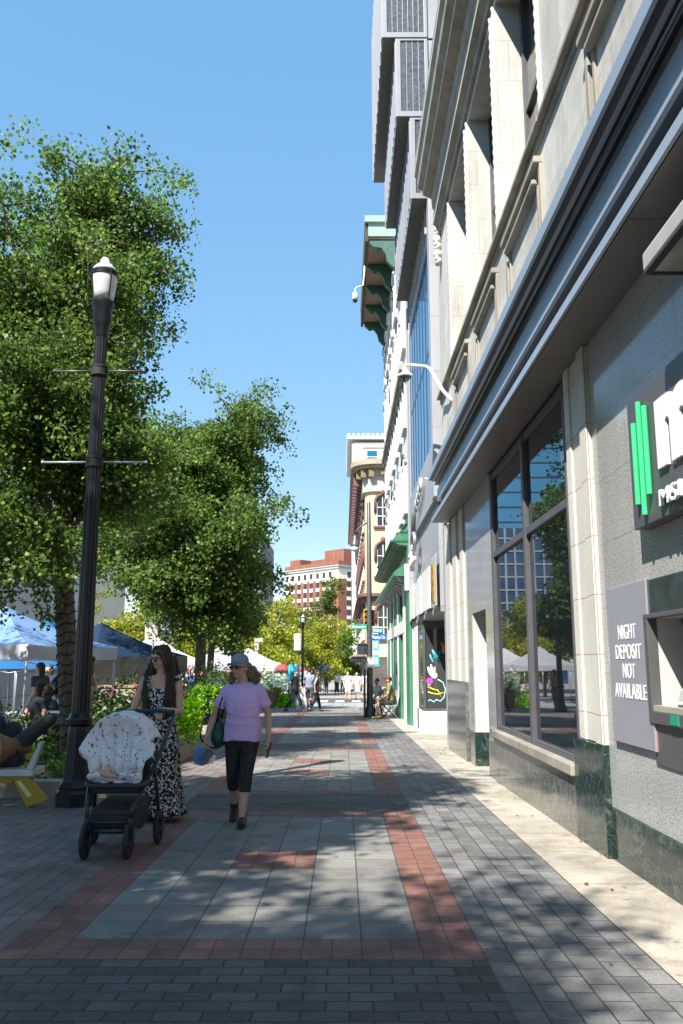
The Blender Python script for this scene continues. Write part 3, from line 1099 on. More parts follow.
# ------------------------------------------------------------------ white building with a green shop front
wb = thing('white_building', 'white painted building with green bracketed roof cornice and green shop front', 'building', (2.5, 32, gz(0, 32)))
XB = 2.0
m = MB()
m.box(XB + .05, 3.5, 25.0, 39.5, 4.9, 17.6)
part('wall', m, MAT['white_dirty'], wb)
m = MB()
m.box(XB + .06, 3.5, 25.0, 39.5, -1, 4.9)
part('shop_wall', m, MAT['white'], wb)
for r, z in enumerate((6.2, 9.0, 11.7, 14.5)):
    for k in range(7):
        y = 26.0 + k * 1.95
        m = MB()
        m.box(XB + .03, XB + .045, y, y + .85, z, z + 1.6)
        w = part('window', m, MAT['glass_up'], wb)
        m = MB()
        m.box(XB - .02, XB + .05, y - .12, y - .005, z, z + 1.6)
        m.box(XB - .02, XB + .05, y + .855, y + .97, z, z + 1.6)
        m.box(XB - .06, XB + .05, y - .2, y + 1.05, z - .14, z - .005)
        part('frame', m, MAT['white_dirty'], w)
        m = MB()
        pts = [(XB - .06, y - .1 + 1.05 * t, z + 1.66 + .25 * sin(pi * t)) for t in [i / 8 for i in range(9)]]
        m.tube(pts, .03, 6)
        for q in (0, 1.05):
            m.ell((XB - .0, y - .1 + q, z + 1.5), (.045, .045, .10), None, 8, 6)
        part('hood', m, MAT['white_dirty'] if (k + r) % 3 else MAT['steel'], w, smooth=True)
m = MB()
m.box(1.83, 2.06, 25.6, 38.6, 10.75, 10.95)
m.box(1.93, 2.06, 25.6, 38.6, 10.55, 10.75)
part('string_course', m, MAT['limedark'], wb)
# roof cornice: board soffit, green brackets, pale green edge
m = MB()
m.box(.98, 2.1, 30.05, 38.4, 17.72, 17.80)
part('cornice_soffit', m, MAT['tan'], wb)
m = MB()
m.box(.86, .975, 30.0, 38.45, 17.62, 18.35)
part('cornice_edge', m, pm('weathered_dark_edge', (.07, .055, .045), .8, .3, 4), wb)
m = MB()
m.prism([(.84, 18.36), (.84, 18.62), (2.3, 18.62), (2.3, 18.36)], 29.85, 38.5)
m.box(.98, 2.2, 29.97, 30.05, 17.81, 18.36)
part('cornice_cap', m, MAT['green_pale'], wb)
for k in range(5):
    y = 30.08 + k * 2.0
    m = MB()
    m.prism([(2.05, 17.71), (1.05, 17.71), (1.03, 17.55), (1.2, 17.4), (1.5, 17.36), (1.66, 17.1), (1.72, 16.8), (1.9, 16.6), (2.05, 16.5)], y, y + .22)
    m.tube([(1.30, y + .11, 17.42), (1.3, y + .11, 17.32)], .08, 8)
    part('bracket', m, MAT['green_dark'], wb, bevel=.02)
m = MB()
m.box(1.97, 2.06, 30.1, 38.4, 17.3, 17.71)
part('frieze', m, MAT['green_dark'], wb)
# green shop front cornices, both pushed further out at the far end
m = MB()
m.prism([(2.1, 5.62), (1.98, 5.60), (1.93, 5.5), (1.55, 5.2), (1.55, 5.05), (1.75, 4.98), (2.1, 4.95)], 25.3, 37.5, 'y',
        [(2.1, 5.62), (1.62, 5.60), (1.60, 5.5), (1.42, 5.2), (1.42, 5.05), (1.6, 4.98), (2.1, 4.95)])
up = part('shop_cornice', m, MAT['green'], wb)
for q, (xo, z0, z1) in enumerate(((1.99, 5.622, 5.70), (1.80, 5.36, 5.42), (1.50, 5.07, 5.13))):
    m = MB()
    m.prism([(2.0, z0), (xo - .05, z0), (xo - .05, z1), (2.0, z1)], 25.28, 37.5, 'y', [(2.0, z0), (min(xo, 1.62) - .10, z0), (min(xo, 1.62) - .10, z1), (2.0, z1)])
    part('cornice_moulding', m, MAT['green_dark'], wb)
m = MB(); m.prism([(2.06, 4.94), (1.74, 4.972), (1.57, 5.04), (1.57, 5.03), (1.74, 4.955), (2.06, 4.92)], 25.32, 37.4, 'y', [(2.06, 4.94), (1.6, 4.972), (1.44, 5.04), (1.44, 5.03), (1.6, 4.955), (2.06, 4.92)])
part('cornice_soffit', m, MAT['limedark'], wb)
m = MB()
m.prism([(2.1, 4.45), (1.95, 4.45), (1.55, 4.15), (1.55, 4.04), (1.6, 4.02), (2.1, 4.02)], 25.35, 37.5, 'y',
        [(2.1, 4.45), (1.9, 4.45), (1.45, 4.15), (1.45, 4.04), (1.5, 4.02), (2.1, 4.02)])
part('shop_cornice', m, MAT['green'], wb)
m = MB()
for k in range(12):
    y = 25.6 + k * 1.0
    m.prism([(2.05, 4.018), (1.64, 4.018), (1.70, 3.92), (1.9, 3.86), (2.05, 3.6)], y, y + .16)
part('dentil', m, MAT['white'], wb, split=True)
for y0, y1 in ((28.9, 29.7), (31.2, 32.0), (33.6, 34.4), (36.0, 36.8)):
    m = MB(); m.box(1.955, 2.058, y0, y1, -.9, 4.0)
    part('pilaster', m, MAT['green'], wb, bevel=.01)
m = MB(); m.box(1.955, 2.058, 25.05, 26.35, -.9, 4.95)
part('pilaster', m, MAT['green'], wb, bevel=.01)
m = MB()
for y0, y1 in ((26.36, 27.2), (29.72, 30.2), (32.02, 32.5), (34.42, 34.9)):
    m.box(1.93, 2.057, y0, y1, -.9, 4.0)
part('white_pier', m, MAT['white'], wb, bevel=.01, split=True)
m = MB()
m.box(1.92, 2.05, 26.4, 36.8, 2.35, 2.75)
part('shop_band', m, MAT['white'], wb)
for y0, y1 in ((27.25, 28.85), (30.25, 31.15), (32.55, 33.55), (34.95, 35.95)):
    m = MB()
    m.box(2.03, 2.055, y0, y1, .1, 2.33)
    m.box(2.03, 2.055, y0, y1, 2.78, 3.9)
    part('shop_pane', m, MAT['glass_up'], wb, split=True)
m = MB(); m.box(1.86, 2.0, 25.0, 25.25, 3.55, 4.35)
part('junction_box', m, MAT['white'], wb, bevel=.01)
cam2 = thing('dome_camera', 'small white dome camera held out from the green roof cornice', 'security camera', (.86, 32.2, 16.5))
m = MB()
m.tube([(.90, 32, 17.64), (.86, 32, 17.1), (.82, 32, 16.72), (.55, 32, 16.62), (.50, 32, 16.55), (.49, 32, 16.4)], .035, 8)
part('arm', m, MAT['white'], cam2, smooth=True)
m = MB(); m.lathe([(.05, .22), (.10, .18), (.13, 0), (.12, -.12)], (.49, 32, 16.2), 14)
part('housing', m, MAT['white'], cam2, smooth=True)
m = MB(); m.ell((.49, 32, 16.06), (.10, .10, .10), None, 12, 8)
part('dome', m, MAT['blackmat'], cam2, smooth=True)

# ------------------------------------------------------------------ cream corner building beyond the cross street
cb = thing('cream_building', 'cream building with round corner, arched windows and deep dark bracketed cornice', 'building', (6, 85, gz(0, 85)))
XC, YC, RC = 1.9, 70.0, .9
def corner_foot(off, n=8, xr=16, yr=118):
    p = []
    for i in range(n + 1):
        a = pi + (pi / 2) * i / n
        p.append((XC + RC + (RC + off) * cos(a), YC + RC + (RC + off) * sin(a)))
    p.append((xr, YC - off))
    p.append((xr, yr))
    p.append((XC - off, yr))
    return p
m = MB(); m.prism(corner_foot(0), -1.5, 17.2, 'z')
part('wall', m, MAT['cream'], cb)
m = MB(); m.prism(corner_foot(.9), 17.85, 18.1, 'z'); m.prism(corner_foot(1.25), 18.1, 18.55, 'z')
part('cornice', m, pm('olive_cornice', (.33, .28, .20), .7, .15, 2), cb)
m = MB(); m.prism(corner_foot(.25), 15.9, 17.3, 'z'); m.prism(corner_foot(.4), 17.3, 17.85, 'z')
part('frieze', m, pm('grey_frieze', (.40, .39, .36), .7, .1, 2), cb)
m = MB()
for k in range(26):
    y = YC + 1.3 + k * 1.5
    m.box(XC - 1.0, XC - .2, y, y + .6, 16.7, 17.8)
part('bracket', m, MAT['plum'], cb, split=True)
m = MB()
for k in range(9):
    x = XC + 1.3 + k * 1.3
    m.box(x, x + .32, YC - .8, YC - .42, 17.25, 17.8)
for k in range(3):
    a = pi + (pi / 2) * (k + .5) / 3
    cx, cy = XC + RC + (RC + .6) * cos(a), YC + RC + (RC + .6) * sin(a)
    m.box(cx - .22, cx + .22, cy - .22, cy + .22, 17.1, 17.8)
part('bracket', m, pm('ochre_bracket', (.20, .15, .075), .7, .15, 3), cb, split=True)
def arch_window(x, z, w, h, parent, ax='front'):
    def P(u, d, zz):
        return (x + u, YC - d, zz) if ax == 'front' else (XC - d, x + u, zz)
    n = 10
    out = [(-w / 2, z), (w / 2, z), (w / 2, z + h - w / 2)] + [(w / 2 * cos(a), z + h - w / 2 + w / 2 * sin(a)) for a in [pi * i / n for i in range(1, n)]] + [(-w / 2, z + h - w / 2)]
    mb = MB()
    vs = [P(u, .03, zz) for u, zz in out] + [P(u, -.1, zz) for u, zz in out]
    k = len(out)
    mb.add(vs, [tuple(range(k)), tuple(range(2 * k - 1, k - 1, -1))] + [(i, (i + 1) % k, k + (i + 1) % k, k + i) for i in range(k)])
    o = part('arched_window', mb, MAT['glass_up'], parent)
    mb = MB()
    path = [P(-w / 2 - .14, .1, z + h * .45)] + [P((w / 2 + .14) * cos(a), .1, z + h - w / 2 + (w / 2 + .14) * sin(a)) for a in [pi - pi * i / n for i in range(n + 1)]] + [P(w / 2 + .14, .1, z + h * .45)]
    mb.tube(path, .13, 6)
    mb.ell(P(0, .15, z + h + .3), (.22, .2, .3), None, 8, 6)
    part('hood', mb, MAT['plum'], o, smooth=True)
    mb = MB()
    for u in (-w / 2, 0, w / 2):
        mb.tube([P(u, .06, z), P(u, .06, z + h - (w / 2 if u else .0))], .045, 5)
    for q in (.0, .33, .62):
        mb.tube([P(-w / 2, .06, z + h * q), P(w / 2, .06, z + h * q)], .045, 5)
    part('frame', mb, MAT['white'], o)
    mb = MB()
    mb.tube([P(-w / 2 - .3, .12, z - .1), P(w / 2 + .3, .12, z - .1)], .12, 6)
    part('sill', mb, MAT['plum'], o)
for z, h in ((12.9, 2.6), (8.6, 2.8), (3.4, 2.8)):
    for x in (3.38, 5.55, 7.85, 9.95, 12.05):
        arch_window(x, z, 1.0, h, cb)
    for k in range(12):
        arch_window(74 + k * 3.2, z, 1.2, h, cb, 'side')
m = MB(); m.prism(corner_foot(.7), 6.9, 7.15, 'z'); m.prism(corner_foot(.3), 6.5, 6.9, 'z')
part('string_course', m, MAT['plum'], cb)
m = MB(); m.prism(corner_foot(.05), -1.4, 1.9, 'z')
part('shop_base', m, pm('dark_shop_base', (.10, .085, .075), .4, .3, 1.5), cb)
m = MB()
m.prism([(1.9, 2.5), (.5, 1.9), (.5, 1.8), (1.9, 2.0)], 71.5, 78)
part('awning', m, MAT['tan'], cb)

tw = thing('pale_tower', 'tall pale brick tower with toothed white parapet behind the cream corner building', 'building', (8, 125, gz(0, 120)))
m = MB(); m.box(1.45, 18, 120, 145, -1.5, 33.8)
part('wall', m, MAT['pale_stone'], tw)
m = MB(); m.box(.6, 18.3, 119.35, 145.3, 34.2, 34.6); m.box(1.3, 18.2, 119.8, 145.2, 33.0, 33.5)
m.box(1.30, 2.9, 119.85, 122, -1.5, 33.0)
part('cornice', m, MAT['white'], tw)
m = MB()
for k in range(24):
    m.box(.62 + k * .72, .62 + k * .72 + .4, 119.3, 119.9, 34.601, 34.95)
    m.box(.55, 1.0, 119.95 + k, 120.4 + k, 34.601, 34.95)
part('parapet_tooth', m, MAT['white'], tw, split=True)
for z in (30.6, 26.8, 23.0):
    for x in (4.3, 6.6, 8.9, 11.2):
        m = MB(); m.box(x - .75, x + .75, 119.95, 120.05, z, z + 1.9)
        w = part('window', m, MAT['glass_blue'], tw)
        m = MB()
        for a in (x - .85, x + .75):
            m.box(a, a + .1, 119.9, 120.05, z, z + 1.9)
        m.box(x - .85, x + .85, 119.9, 120.05, z - .12, z)
        m.box(x - .75, x + .75, 119.92, 119.949, z + .9, z + 1.0)
        part('frame', m, MAT['white'], w)

# ------------------------------------------------------------------ far brick hotel-like block set at an angle
bb = thing('brick_block', 'big red brick block with white window strips closing the far end of the street', 'building', (-1.7, 300, gz(0, 300)), radians(0))
ZT = 36.5
def rot45(mb):
    mb.M = Matrix.Translation((-1.75, 300, 0)) @ Matrix.Rotation(radians(-47), 4, 'Z')
    return mb
# local: corner at origin, faces along -x (facing -y) and +y (facing +x)
m = rot45(MB()); m.box(-30, 0, 0, 42, -3, ZT - 5)
part('wall', m, MAT['brick'], bb)
m = rot45(MB()); m.box(-30.1, .1, -.1, 42.1, ZT - 5, ZT - 1.2)
part('stone_storey', m, MAT['pale_stone'], bb)
m = rot45(MB()); m.box(-30.6, .6, -.6, 42.6, ZT - 1.2, ZT - .4); m.box(-30.9, .9, -.9, 42.9, ZT - .4, ZT)
part('cornice', m, pm('stone_cornice', (.36, .36, .35), .7, .1, .4), bb)
m = rot45(MB()); m.box(-30.3, .3, -.3, 42.3, ZT, ZT + 1.6); m.box(-12, -1.5, 4, 14, ZT + 1.6, ZT + 6.5); m.box(-20, -12, 4, 14, ZT + 1.6, ZT + 3.5); m.box(-30, -24, 2, 8, ZT + 1.6, ZT + 4.2); m.box(-5, -.5, 14, 40, ZT + 1.6, ZT + 3.5)
part('parapet', m, MAT['brick'], bb)
for f in range(9):
    z = ZT - 4.3 - f * 3.45
    for k in range(8):
        for side in (0, 1):
            m = rot45(MB())
            if side == 0:
                x = -4.3 - k * 3.55
                m.box(x - .75, x + .75, -.16, -.02, z, z + 2.1)
            else:
                y = 5.2 + k * 4.6
                m.box(.02, .16, y - .85, y + .85, z, z + 2.1)
            part('window', m, MAT['glass_up'], bb)
m = rot45(MB())
for k in range(8):
    x = -4.3 - k * 3.55
    for f in range(1, 9):
        z = ZT - 4.3 - f * 3.45
        m.box(x - .95, x + .95, -.12, 0, z + 2.1, z + 3.45)
    y = 5.2 + k * 4.6
    for f in range(1, 9):
        z = ZT - 4.3 - f * 3.45
        m.box(0, .12, y - 1.0, y + 1.0, z + 2.1, z + 3.45)
part('white_spandrel', m, MAT['pale_stone'], bb, kind='stuff')

# ------------------------------------------------------------------ left side: concrete block, glass tower, tan block
cn = thing('concrete_building', 'plain grey concrete wall building behind the near tree and blue tent', 'building', (-20, 34, gz(0, 34)))
m = MB(); m.box(-30, -14.0, 30, 45.5, -1, 10.8)
part('wall', m, MAT['concrete'], cn)
m = MB(); m.box(-30.2, -13.9, 29.9, 45.7, 10.8, 11.2)
part('coping', m, MAT['concrete'], cn)
tn = thing('tan_building', 'pale tan stone block with windows at the left beyond the trees', 'building', (-34, 60, gz(0, 60)))
m = MB(); m.box(-48, -21, 62, 80, -1.2, 16)
part('wall', m, MAT['pale_stone'], tn)
for r in range(4):
    for k in range(8):
        m = MB(); m.box(-46 + k * 3.2, -44.4 + k * 3.2, 61.9, 62.05, 2 + r * 3.6, 4.2 + r * 3.6)
        part('window', m, MAT['glass_up'], tn)
m = MB(); m.box(-48.3, -20.7, 61.7, 80.3, 15.6, 16.4)
part('cornice', m, MAT['lime'], tn)
bt = thing('blue_tower', 'tall pale blue glass tower far behind the trees', 'building', (-28, 158, gz(0, 150)))
m = MB(); m.box(-36, -21, 150, 170, -1.5, 42)
part('glass_wall', m, glassmat('pale_blue_glass', (.06, .20, .36), .1, 1.5), bt)
m = MB()
for r in range(15):
    m.box(-36.05, -20.95, 149.9, 150, 1.5 + r * 2.8, 1.7 + r * 2.8)
    m.box(-21, -20.9, 150, 170, 1.5 + r * 2.8, 1.7 + r * 2.8)
part('floor_band', m, MAT['bluedark'], bt, split=True)
gt = thing('glass_tower', 'dark blue glass tower with white grid seen through the trees', 'building', (-16, 130, gz(0, 120)))
m = MB(); m.box(-27, -12.0, 118, 140, -1.5, 20.5)
part('glass_wall', m, glassmat('tower_glass', (.02, .05, .11), .08, 1.8), gt)
m = MB()
for k in range(12):
    x = -27 + k * 15 / 11
    m.box(x - .12, x + .12, 117.8, 118, -1.5, 20.5)
for k in range(14):
    y = 118 + k * 22 / 13
    m.box(-12.0, -11.8, y - .12, y + .12, -1.5, 20.5)
for r in range(11):
    z = .5 + r * 1.85
    m.box(-27, -12.0, 117.85, 118, z - .1, z + .1)
    m.box(-12.0, -11.85, 118, 140, z - .1, z + .1)
part('grid', m, pm('pale_grid', (.24, .27, .31), .5, .05, 1), gt)
# ------------------------------------------------------------------ leaves and trees
LEAF = leafmat('leaf_green', .45)
BARK = None


def bark_material():
    m, nt, b = nm('bark')
    tc = N(nt, 'ShaderNodeNewGeometry')
    mp = N(nt, 'ShaderNodeMapping'); mp.inputs['Scale'].default_value = (9, 9, 2.2)
    nt.links.new(tc.outputs['Position'], mp.inputs[0])
    n = N(nt, 'ShaderNodeTexNoise', Scale=3.2, Detail=8, Roughness=.7)
    nt.links.new(mp.outputs[0], n.inputs['Vector'])
    nt.links.new(ramp(nt, n.outputs[0], [(.3, (.05, .036, .026)), (.55, (.15, .115, .085)), (.75, (.24, .19, .15))]), b.inputs['Base Color'])
    b.inputs['Roughness'].default_value = .9
    bp = N(nt, 'ShaderNodeBump', Strength=.9, Distance=.03)
    nt.links.new(n.outputs[0], bp.inputs['Height'])
    nt.links.new(bp.outputs[0], b.inputs['Normal'])
    return m


BARK = bark_material()


def leaves_mesh(name, centers, size, cols, rng, up=.35, aspect=.42):
    """one kite-shaped folded face pair per leaf"""
    n = len(centers)
    d = rng.normal(size=(n, 3)); d /= np.linalg.norm(d, axis=1)[:, None]
    q = rng.normal(size=(n, 3)); q[:, 2] += up * 2; q /= np.linalg.norm(q, axis=1)[:, None]
    t = np.cross(d, q); t /= np.linalg.norm(t, axis=1)[:, None] + 1e-9
    nn = np.cross(t, d)
    s = (size * rng.uniform(.65, 1.3, n))[:, None]
    a = centers - d * s * .5
    b = centers + t * s * aspect + nn * s * .10
    c = centers + d * s * .5
    e = centers - t * s * aspect + nn * s * .10
    V = np.stack([a, b, c, e], 1).reshape(-1, 3)
    me = bpy.data.meshes.new(name)
    me.vertices.add(4 * n)
    me.vertices.foreach_set('co', V.ravel().astype(np.float32))
    me.loops.add(6 * n)
    base = np.arange(n)[:, None] * 4
    tri = np.concatenate([base + np.array([[0, 1, 2]]), base + np.array([[0, 2, 3]])], 1).reshape(-1)
    me.loops.foreach_set('vertex_index', tri.astype(np.int32))
    me.polygons.add(2 * n)
    me.polygons.foreach_set('loop_start', (np.arange(2 * n) * 3).astype(np.int32))
    me.update(calc_edges=True)
    at = me.color_attributes.new('Col', 'FLOAT_COLOR', 'POINT')
    C = np.repeat(np.concatenate([cols, np.ones((n, 1))], 1), 4, 0)
    at.data.foreach_set('color', C.ravel().astype(np.float32))
    me.validate()
    return me


def palette(n, rng, stops, weights):
    """each leaf its own green: a random mix of the kinds of leaf on the plant"""
    k = rng.choice(len(stops), n, p=np.array(weights) / sum(weights))
    c = np.array(stops)[k]
    return np.clip(c * rng.uniform(.82, 1.22, (n, 1)), 0, 1)


GREEN = ([(.054, .102, .023), (.092, .155, .031), (.145, .205, .04), (.215, .245, .046)], [4, 4.5, 2.0, .3])
YELLOW = ([(.20, .26, .03), (.36, .34, .035), (.12, .20, .03), (.40, .25, .04)], [3, 3, 2, .7])
LIME = ([(.22, .46, .02), (.34, .56, .03), (.15, .33, .02)], [3, 2, 1.5])
BUSH = ([(.035, .085, .02), (.06, .13, .03), (.10, .19, .04)], [3, 3, 1])


def make_tree(name, label, base, h_trunk, r_trunk, ells, seed, n_limb=20, n_sub=7, per=62, leaf=.11, clump=.42, pal=GREEN, group=None, lean=(0, 0), wires=False, sub_cl=3):
    rng = np.random.default_rng(seed)
    rr = random.Random(seed)
    root = thing(name, label, 'tree', base, 0, group)
    B = Vector(base)
    zt = max(e[0][2] + e[1][2] for e in ells)
    main = ells[0]
    tip = Vector((main[0][0], main[0][1], main[0][2] + main[1][2] * .5))
    pts, rs = [], []
    n = 14
    for i in range(n + 1):
        t = i / n
        p = B.lerp(tip, t)
        bend = sin(t * 3.1) * .18
        p += Vector((bend * (lean[0] + .3 * sin(t * 7 + seed)), bend * (lean[1] + .3 * cos(t * 5 + seed)), 0))
        if i == 0:
            p.z -= .1
        pts.append(p)
        rs.append(r_trunk * ((1 - t) ** .8 * .9 + .08) * (1.25 if i == 0 else 1))
    mb = MB()
    mb.tube(pts, rs, 14)
    part('trunk', mb, BARK, root, smooth=True)
    def trunk_at(z):
        for i in range(n):
            if pts[i].z <= z <= pts[i + 1].z:
                t = (z - pts[i].z) / (pts[i + 1].z - pts[i].z)
                return pts[i].lerp(pts[i + 1], t), rs[i] * (1 - t) + rs[i + 1] * t
        return pts[-1].copy(), rs[-1]
    bm_ = MB()
    cl = []
    vol = [e[1][0] * e[1][1] * e[1][2] for e in ells]
    for li in range(n_limb):
        e = ells[rr.choices(range(len(ells)), vol)[0]] if li > len(ells) else ells[li % len(ells)]
        # a target near the crown's skin, golden-angle spread
        a = li * 2.39996 + rr.uniform(-.4, .4)
        v = -0.85 + 1.8 * ((li * .618034) % 1)
        v = max(-.92, min(.97, v))
        cr = sqrt(1 - v * v)
        k = rr.uniform(.72, 1.0)
        tgt = Vector((e[0][0] + e[1][0] * cr * cos(a) * k, e[0][1] + e[1][1] * cr * sin(a) * k, e[0][2] + e[1][2] * v * k))
        z0 = B.z + h_trunk + (tgt.z - B.z - h_trunk) * rr.uniform(.25, .5)
        z0 = min(max(z0, B.z + h_trunk * .9), tip.z - .4)
        p0, r0 = trunk_at(z0)
        mid = p0.lerp(tgt, .5) + Vector((rr.uniform(-.25, .25), rr.uniform(-.25, .25), rr.uniform(.05, .5)))
        lp = []
        for i in range(8):
            t = i / 7
            q = p0 * (1 - t) ** 2 + mid * 2 * t * (1 - t) + tgt * t * t
            lp.append(q)
        rl = min(r0 * .7, .075 + .012 * (tgt - p0).length)
        bm_.tube(lp, [rl * (1 - .85 * i / 7) for i in range(8)], 7)
        for s in range(n_sub):
            t = .3 + .7 * (s + rr.random()) / n_sub
            i = min(6, int(t * 7))
            q = lp[i].lerp(lp[i + 1], t * 7 - i) if t < 1 else lp[7]
            d = Vector((rr.gauss(0, 1), rr.gauss(0, 1), rr.gauss(0, .7))).normalized() * rr.uniform(.5, 1.25)
            w = q + d
            bm_.tube([q, q.lerp(w, .5) + Vector((0, 0, .06)), w], [.018, .012, .005], 5)
            for c in range(sub_cl):
                f = (c + 1) / sub_cl
                g = q.lerp(w, f) + Vector((rr.gauss(0, .12), rr.gauss(0, .12), rr.gauss(0, .10)))
                cl.append((g, rr.uniform(.6, 1.15) * clump))
    part('limb', bm_, BARK, root, smooth=True)
    C = []
    tint = []
    for g, r in cl:
        k = max(6, int(per * rr.uniform(.5, 1.2)))
        o = np.clip(rng.normal(size=(k, 3)), -1.7, 1.7) * np.array([r * .55, r * .55, r * .38])
        C.append(np.array(g)[None] + o)
        tint.append(np.full(k, rr.choice((.78, .9, 1.0, 1.15, 1.4))))
    C = np.concatenate(C)
    cols = np.clip(palette(len(C), rng, *pal) * np.concatenate(tint)[:, None], 0, 1)
    # whole clumps tend to be lighter or darker, as on the real tree
    me = leaves_mesh('crown', C - np.array(base)[None], leaf, cols, rng)
    o = link('crown', me, LEAF, root)
    return root, pts


tree1, tp1 = make_tree('street_tree', 'tall green street tree just behind the near black lamp post', (-4.13, 13.2, gz(0, 13.2)), 3.0, .185,
                  [((-5.0, 13.3, 7.3), (2.75, 2.4, 3.75)), ((-4.1, 12.6, 5.4), (1.7, 1.5, 2.0)), ((-5.8, 11.9, 4.2), (1.6, 1.4, 1.9)), ((-5.2, 13.0, 9.0), (2.2, 1.8, 1.9)), ((-4.0, 13.4, 7.6), (1.7, 1.5, 2.2))], 3, n_limb=62, n_sub=9, per=105, leaf=.072, clump=.37, lean=(-.1, 0), group='plaza street trees')
tree2, tp2 = make_tree('street_tree', 'bushy green street tree in the second planting bed with low hanging leaves', (-3.85, 23, gz(0, 23)), 2.6, .18,
                  [((-4.1, 23, 6.2), (3.0, 2.6, 3.3)), ((-3.2, 22.4, 4.4), (1.9, 1.7, 2.3)), ((-5.6, 22.6, 4.8), (2.3, 1.7, 2.4)), ((-3.4, 23, 7.6), (2.0, 1.8, 1.9)), ((-5.2, 23, 8.0), (2.1, 1.8, 1.6))], 11, n_limb=80, n_sub=9, per=80, leaf=.098, clump=.42, group='plaza street trees')
# fairy-light cable wound round the near trunk
mb = MB()
path = []
for i in range(200):
    t = i / 199
    z = .2 + 2.6 * t
    k = 0
    for j in range(len(tp1) - 1):
        if tp1[j].z <= z <= tp1[j + 1].z:
            k = j
    q = tp1[k].lerp(tp1[k + 1], (z - tp1[k].z) / (tp1[k + 1].z - tp1[k].z))
    rad = .185 * .9 * (1 - .9 * t * .28) + .022
    a = t * 2 * pi * 17 + .3 * sin(t * 40)
    path.append((q.x + rad * cos(a), q.y + rad * sin(a), z + .03 * sin(i * 1.7)))
mb.tube(path, .011, 5)
tag(part('light_cable', mb, MAT['blackmat']), 'thin dark cable of fairy lights wound round the near tree trunk', 'cable')

shade, _ = make_tree('street_tree', 'green street tree standing left of the photographer', (-5.45, 1.9, gz(0, 1.9)), 3.0, .2,
                  [((-5.5, 1.9, 8.2), (2.7, 2.6, 4.8)), ((-4.7, 2.0, 6.0), (2.0, 1.7, 2.4)), ((-5.7, 1.9, 10.6), (2.2, 2.2, 2.4))], 8, n_limb=84, n_sub=8, per=46, leaf=.15, clump=.44, group='plaza street trees')
# the row goes on behind the photographer: copies that throw the shade on the paving
for k, (x, y, rz, s) in enumerate(((-6.2, -4.1, 4.1, 1.0), (-6.0, -9.7, .6, 1.0), (-11.0, 6.0, 2.7, 1.0), (-11.2, .2, 5.2, 1.0), (-11, -5.5, 3.3, 1.0))):
    c = copy_tree(shade)
    c.location = (x, y, gz(0, y)); c.rotation_euler = (0, 0, rz); c.scale = (s, s, s)
    c['label'] = ['green street tree some steps behind the photographer', 'green street tree farther back along the row behind', 'green tree behind the tents on the left side', 'green tree in the second row left of the photographer', 'green tree in the second row behind the photographer'][k]

make_tree('street_tree', 'green street tree farther back in the row, half hidden by the bushy one', (-5.2, 33, gz(0, 33)), 2.6, .17,
          [((-5.2, 33, 5.6), (2.5, 2.4, 3.4)), ((-5.8, 32.5, 4.2), (1.8, 1.6, 1.6))], 17, n_limb=40, n_sub=7, per=46, leaf=.17, clump=.5, group='plaza street trees')
# far trees turning yellow
far = [(-14.0, 56, 7.0, 2.6, YELLOW, 'yellow autumn tree above the dark tent on the left'),
       (-9.9, 60, 7.4, 2.6, YELLOW, 'yellow autumn tree between the two tree trunks'),
       (-8.0, 66, 6.4, 2.4, ([(.20, .26, .03), (.40, .20, .05), (.12, .20, .03)], [2, 2, 2]), 'small orange tinged tree behind the cap of the walking woman'),
       (-5.3, 62, 7.6, 2.9, YELLOW, 'yellow green tree left of the far banner pole'),
       (-2.4, 68, 7.2, 2.8, YELLOW, 'yellow green tree right of the far banner pole'),
       (-2.2, 80, 11.5, 3.0, GREEN, 'taller green tree in front of the brick block'),
       (-.7, 88, 7.0, 2.8, ([(.08, .17, .03), (.12, .22, .035), (.2, .28, .04)], [2, 2, 1]), 'low fresh green tree before the brick block'),
       (-13.5, 80, 9.0, 3.4, GREEN, 'dark green tree far behind the white tents'),
       (-19.5, 58, 8.0, 3.2, YELLOW, 'yellow tree at the far left beyond the concrete wall')]
for i, (x, y, h, r, pal, lab) in enumerate(far):
    make_tree('far_tree', lab, (x, y, gz(0, y)), h * .25, .12, [((x, y, gz(0, y) + h * .58), (r, r, h * .42)), ((x + r * .4, y - r * .3, gz(0, y) + h * .42), (r * .7, r * .7, h * .25))], 40 + i, n_limb=24, n_sub=6, per=56, leaf=.19, clump=.60, pal=pal, group='trees farther down the plaza', sub_cl=2)
# ------------------------------------------------------------------ people
def blob(mb, voxel, smooth=4, factor=.5):
    """fuse overlapping closed shapes into one continuous skin"""
    me = mb.mesh('blob')
    o = bpy.data.objects.new('blob', me)
    COL.objects.link(o)
    md = o.modifiers.new('r', 'REMESH')
    md.mode = 'VOXEL'
    md.voxel_size = voxel
    if smooth:
        s = o.modifiers.new('s', 'SMOOTH')
        s.factor = factor
        s.iterations = smooth
    dg = bpy.context.evaluated_depsgraph_get()
    out = bpy.data.meshes.new_from_object(o.evaluated_get(dg))
    bpy.data.objects.remove(o)
    bpy.data.meshes.remove(me)
    return out


def bpart(name, mb, mat, parent, voxel, smooth=4, label=None):
    o = link(name, blob(mb, voxel, smooth), mat, parent, True)
    if label:
        o['label'] = label
    return o


def cyl(mb, p0, r0, p1, r1, n=16):
    mb.tube([p0, Vector(p0).lerp(Vector(p1), .5), p1], [r0, (r0 + r1) / 2, r1], n)


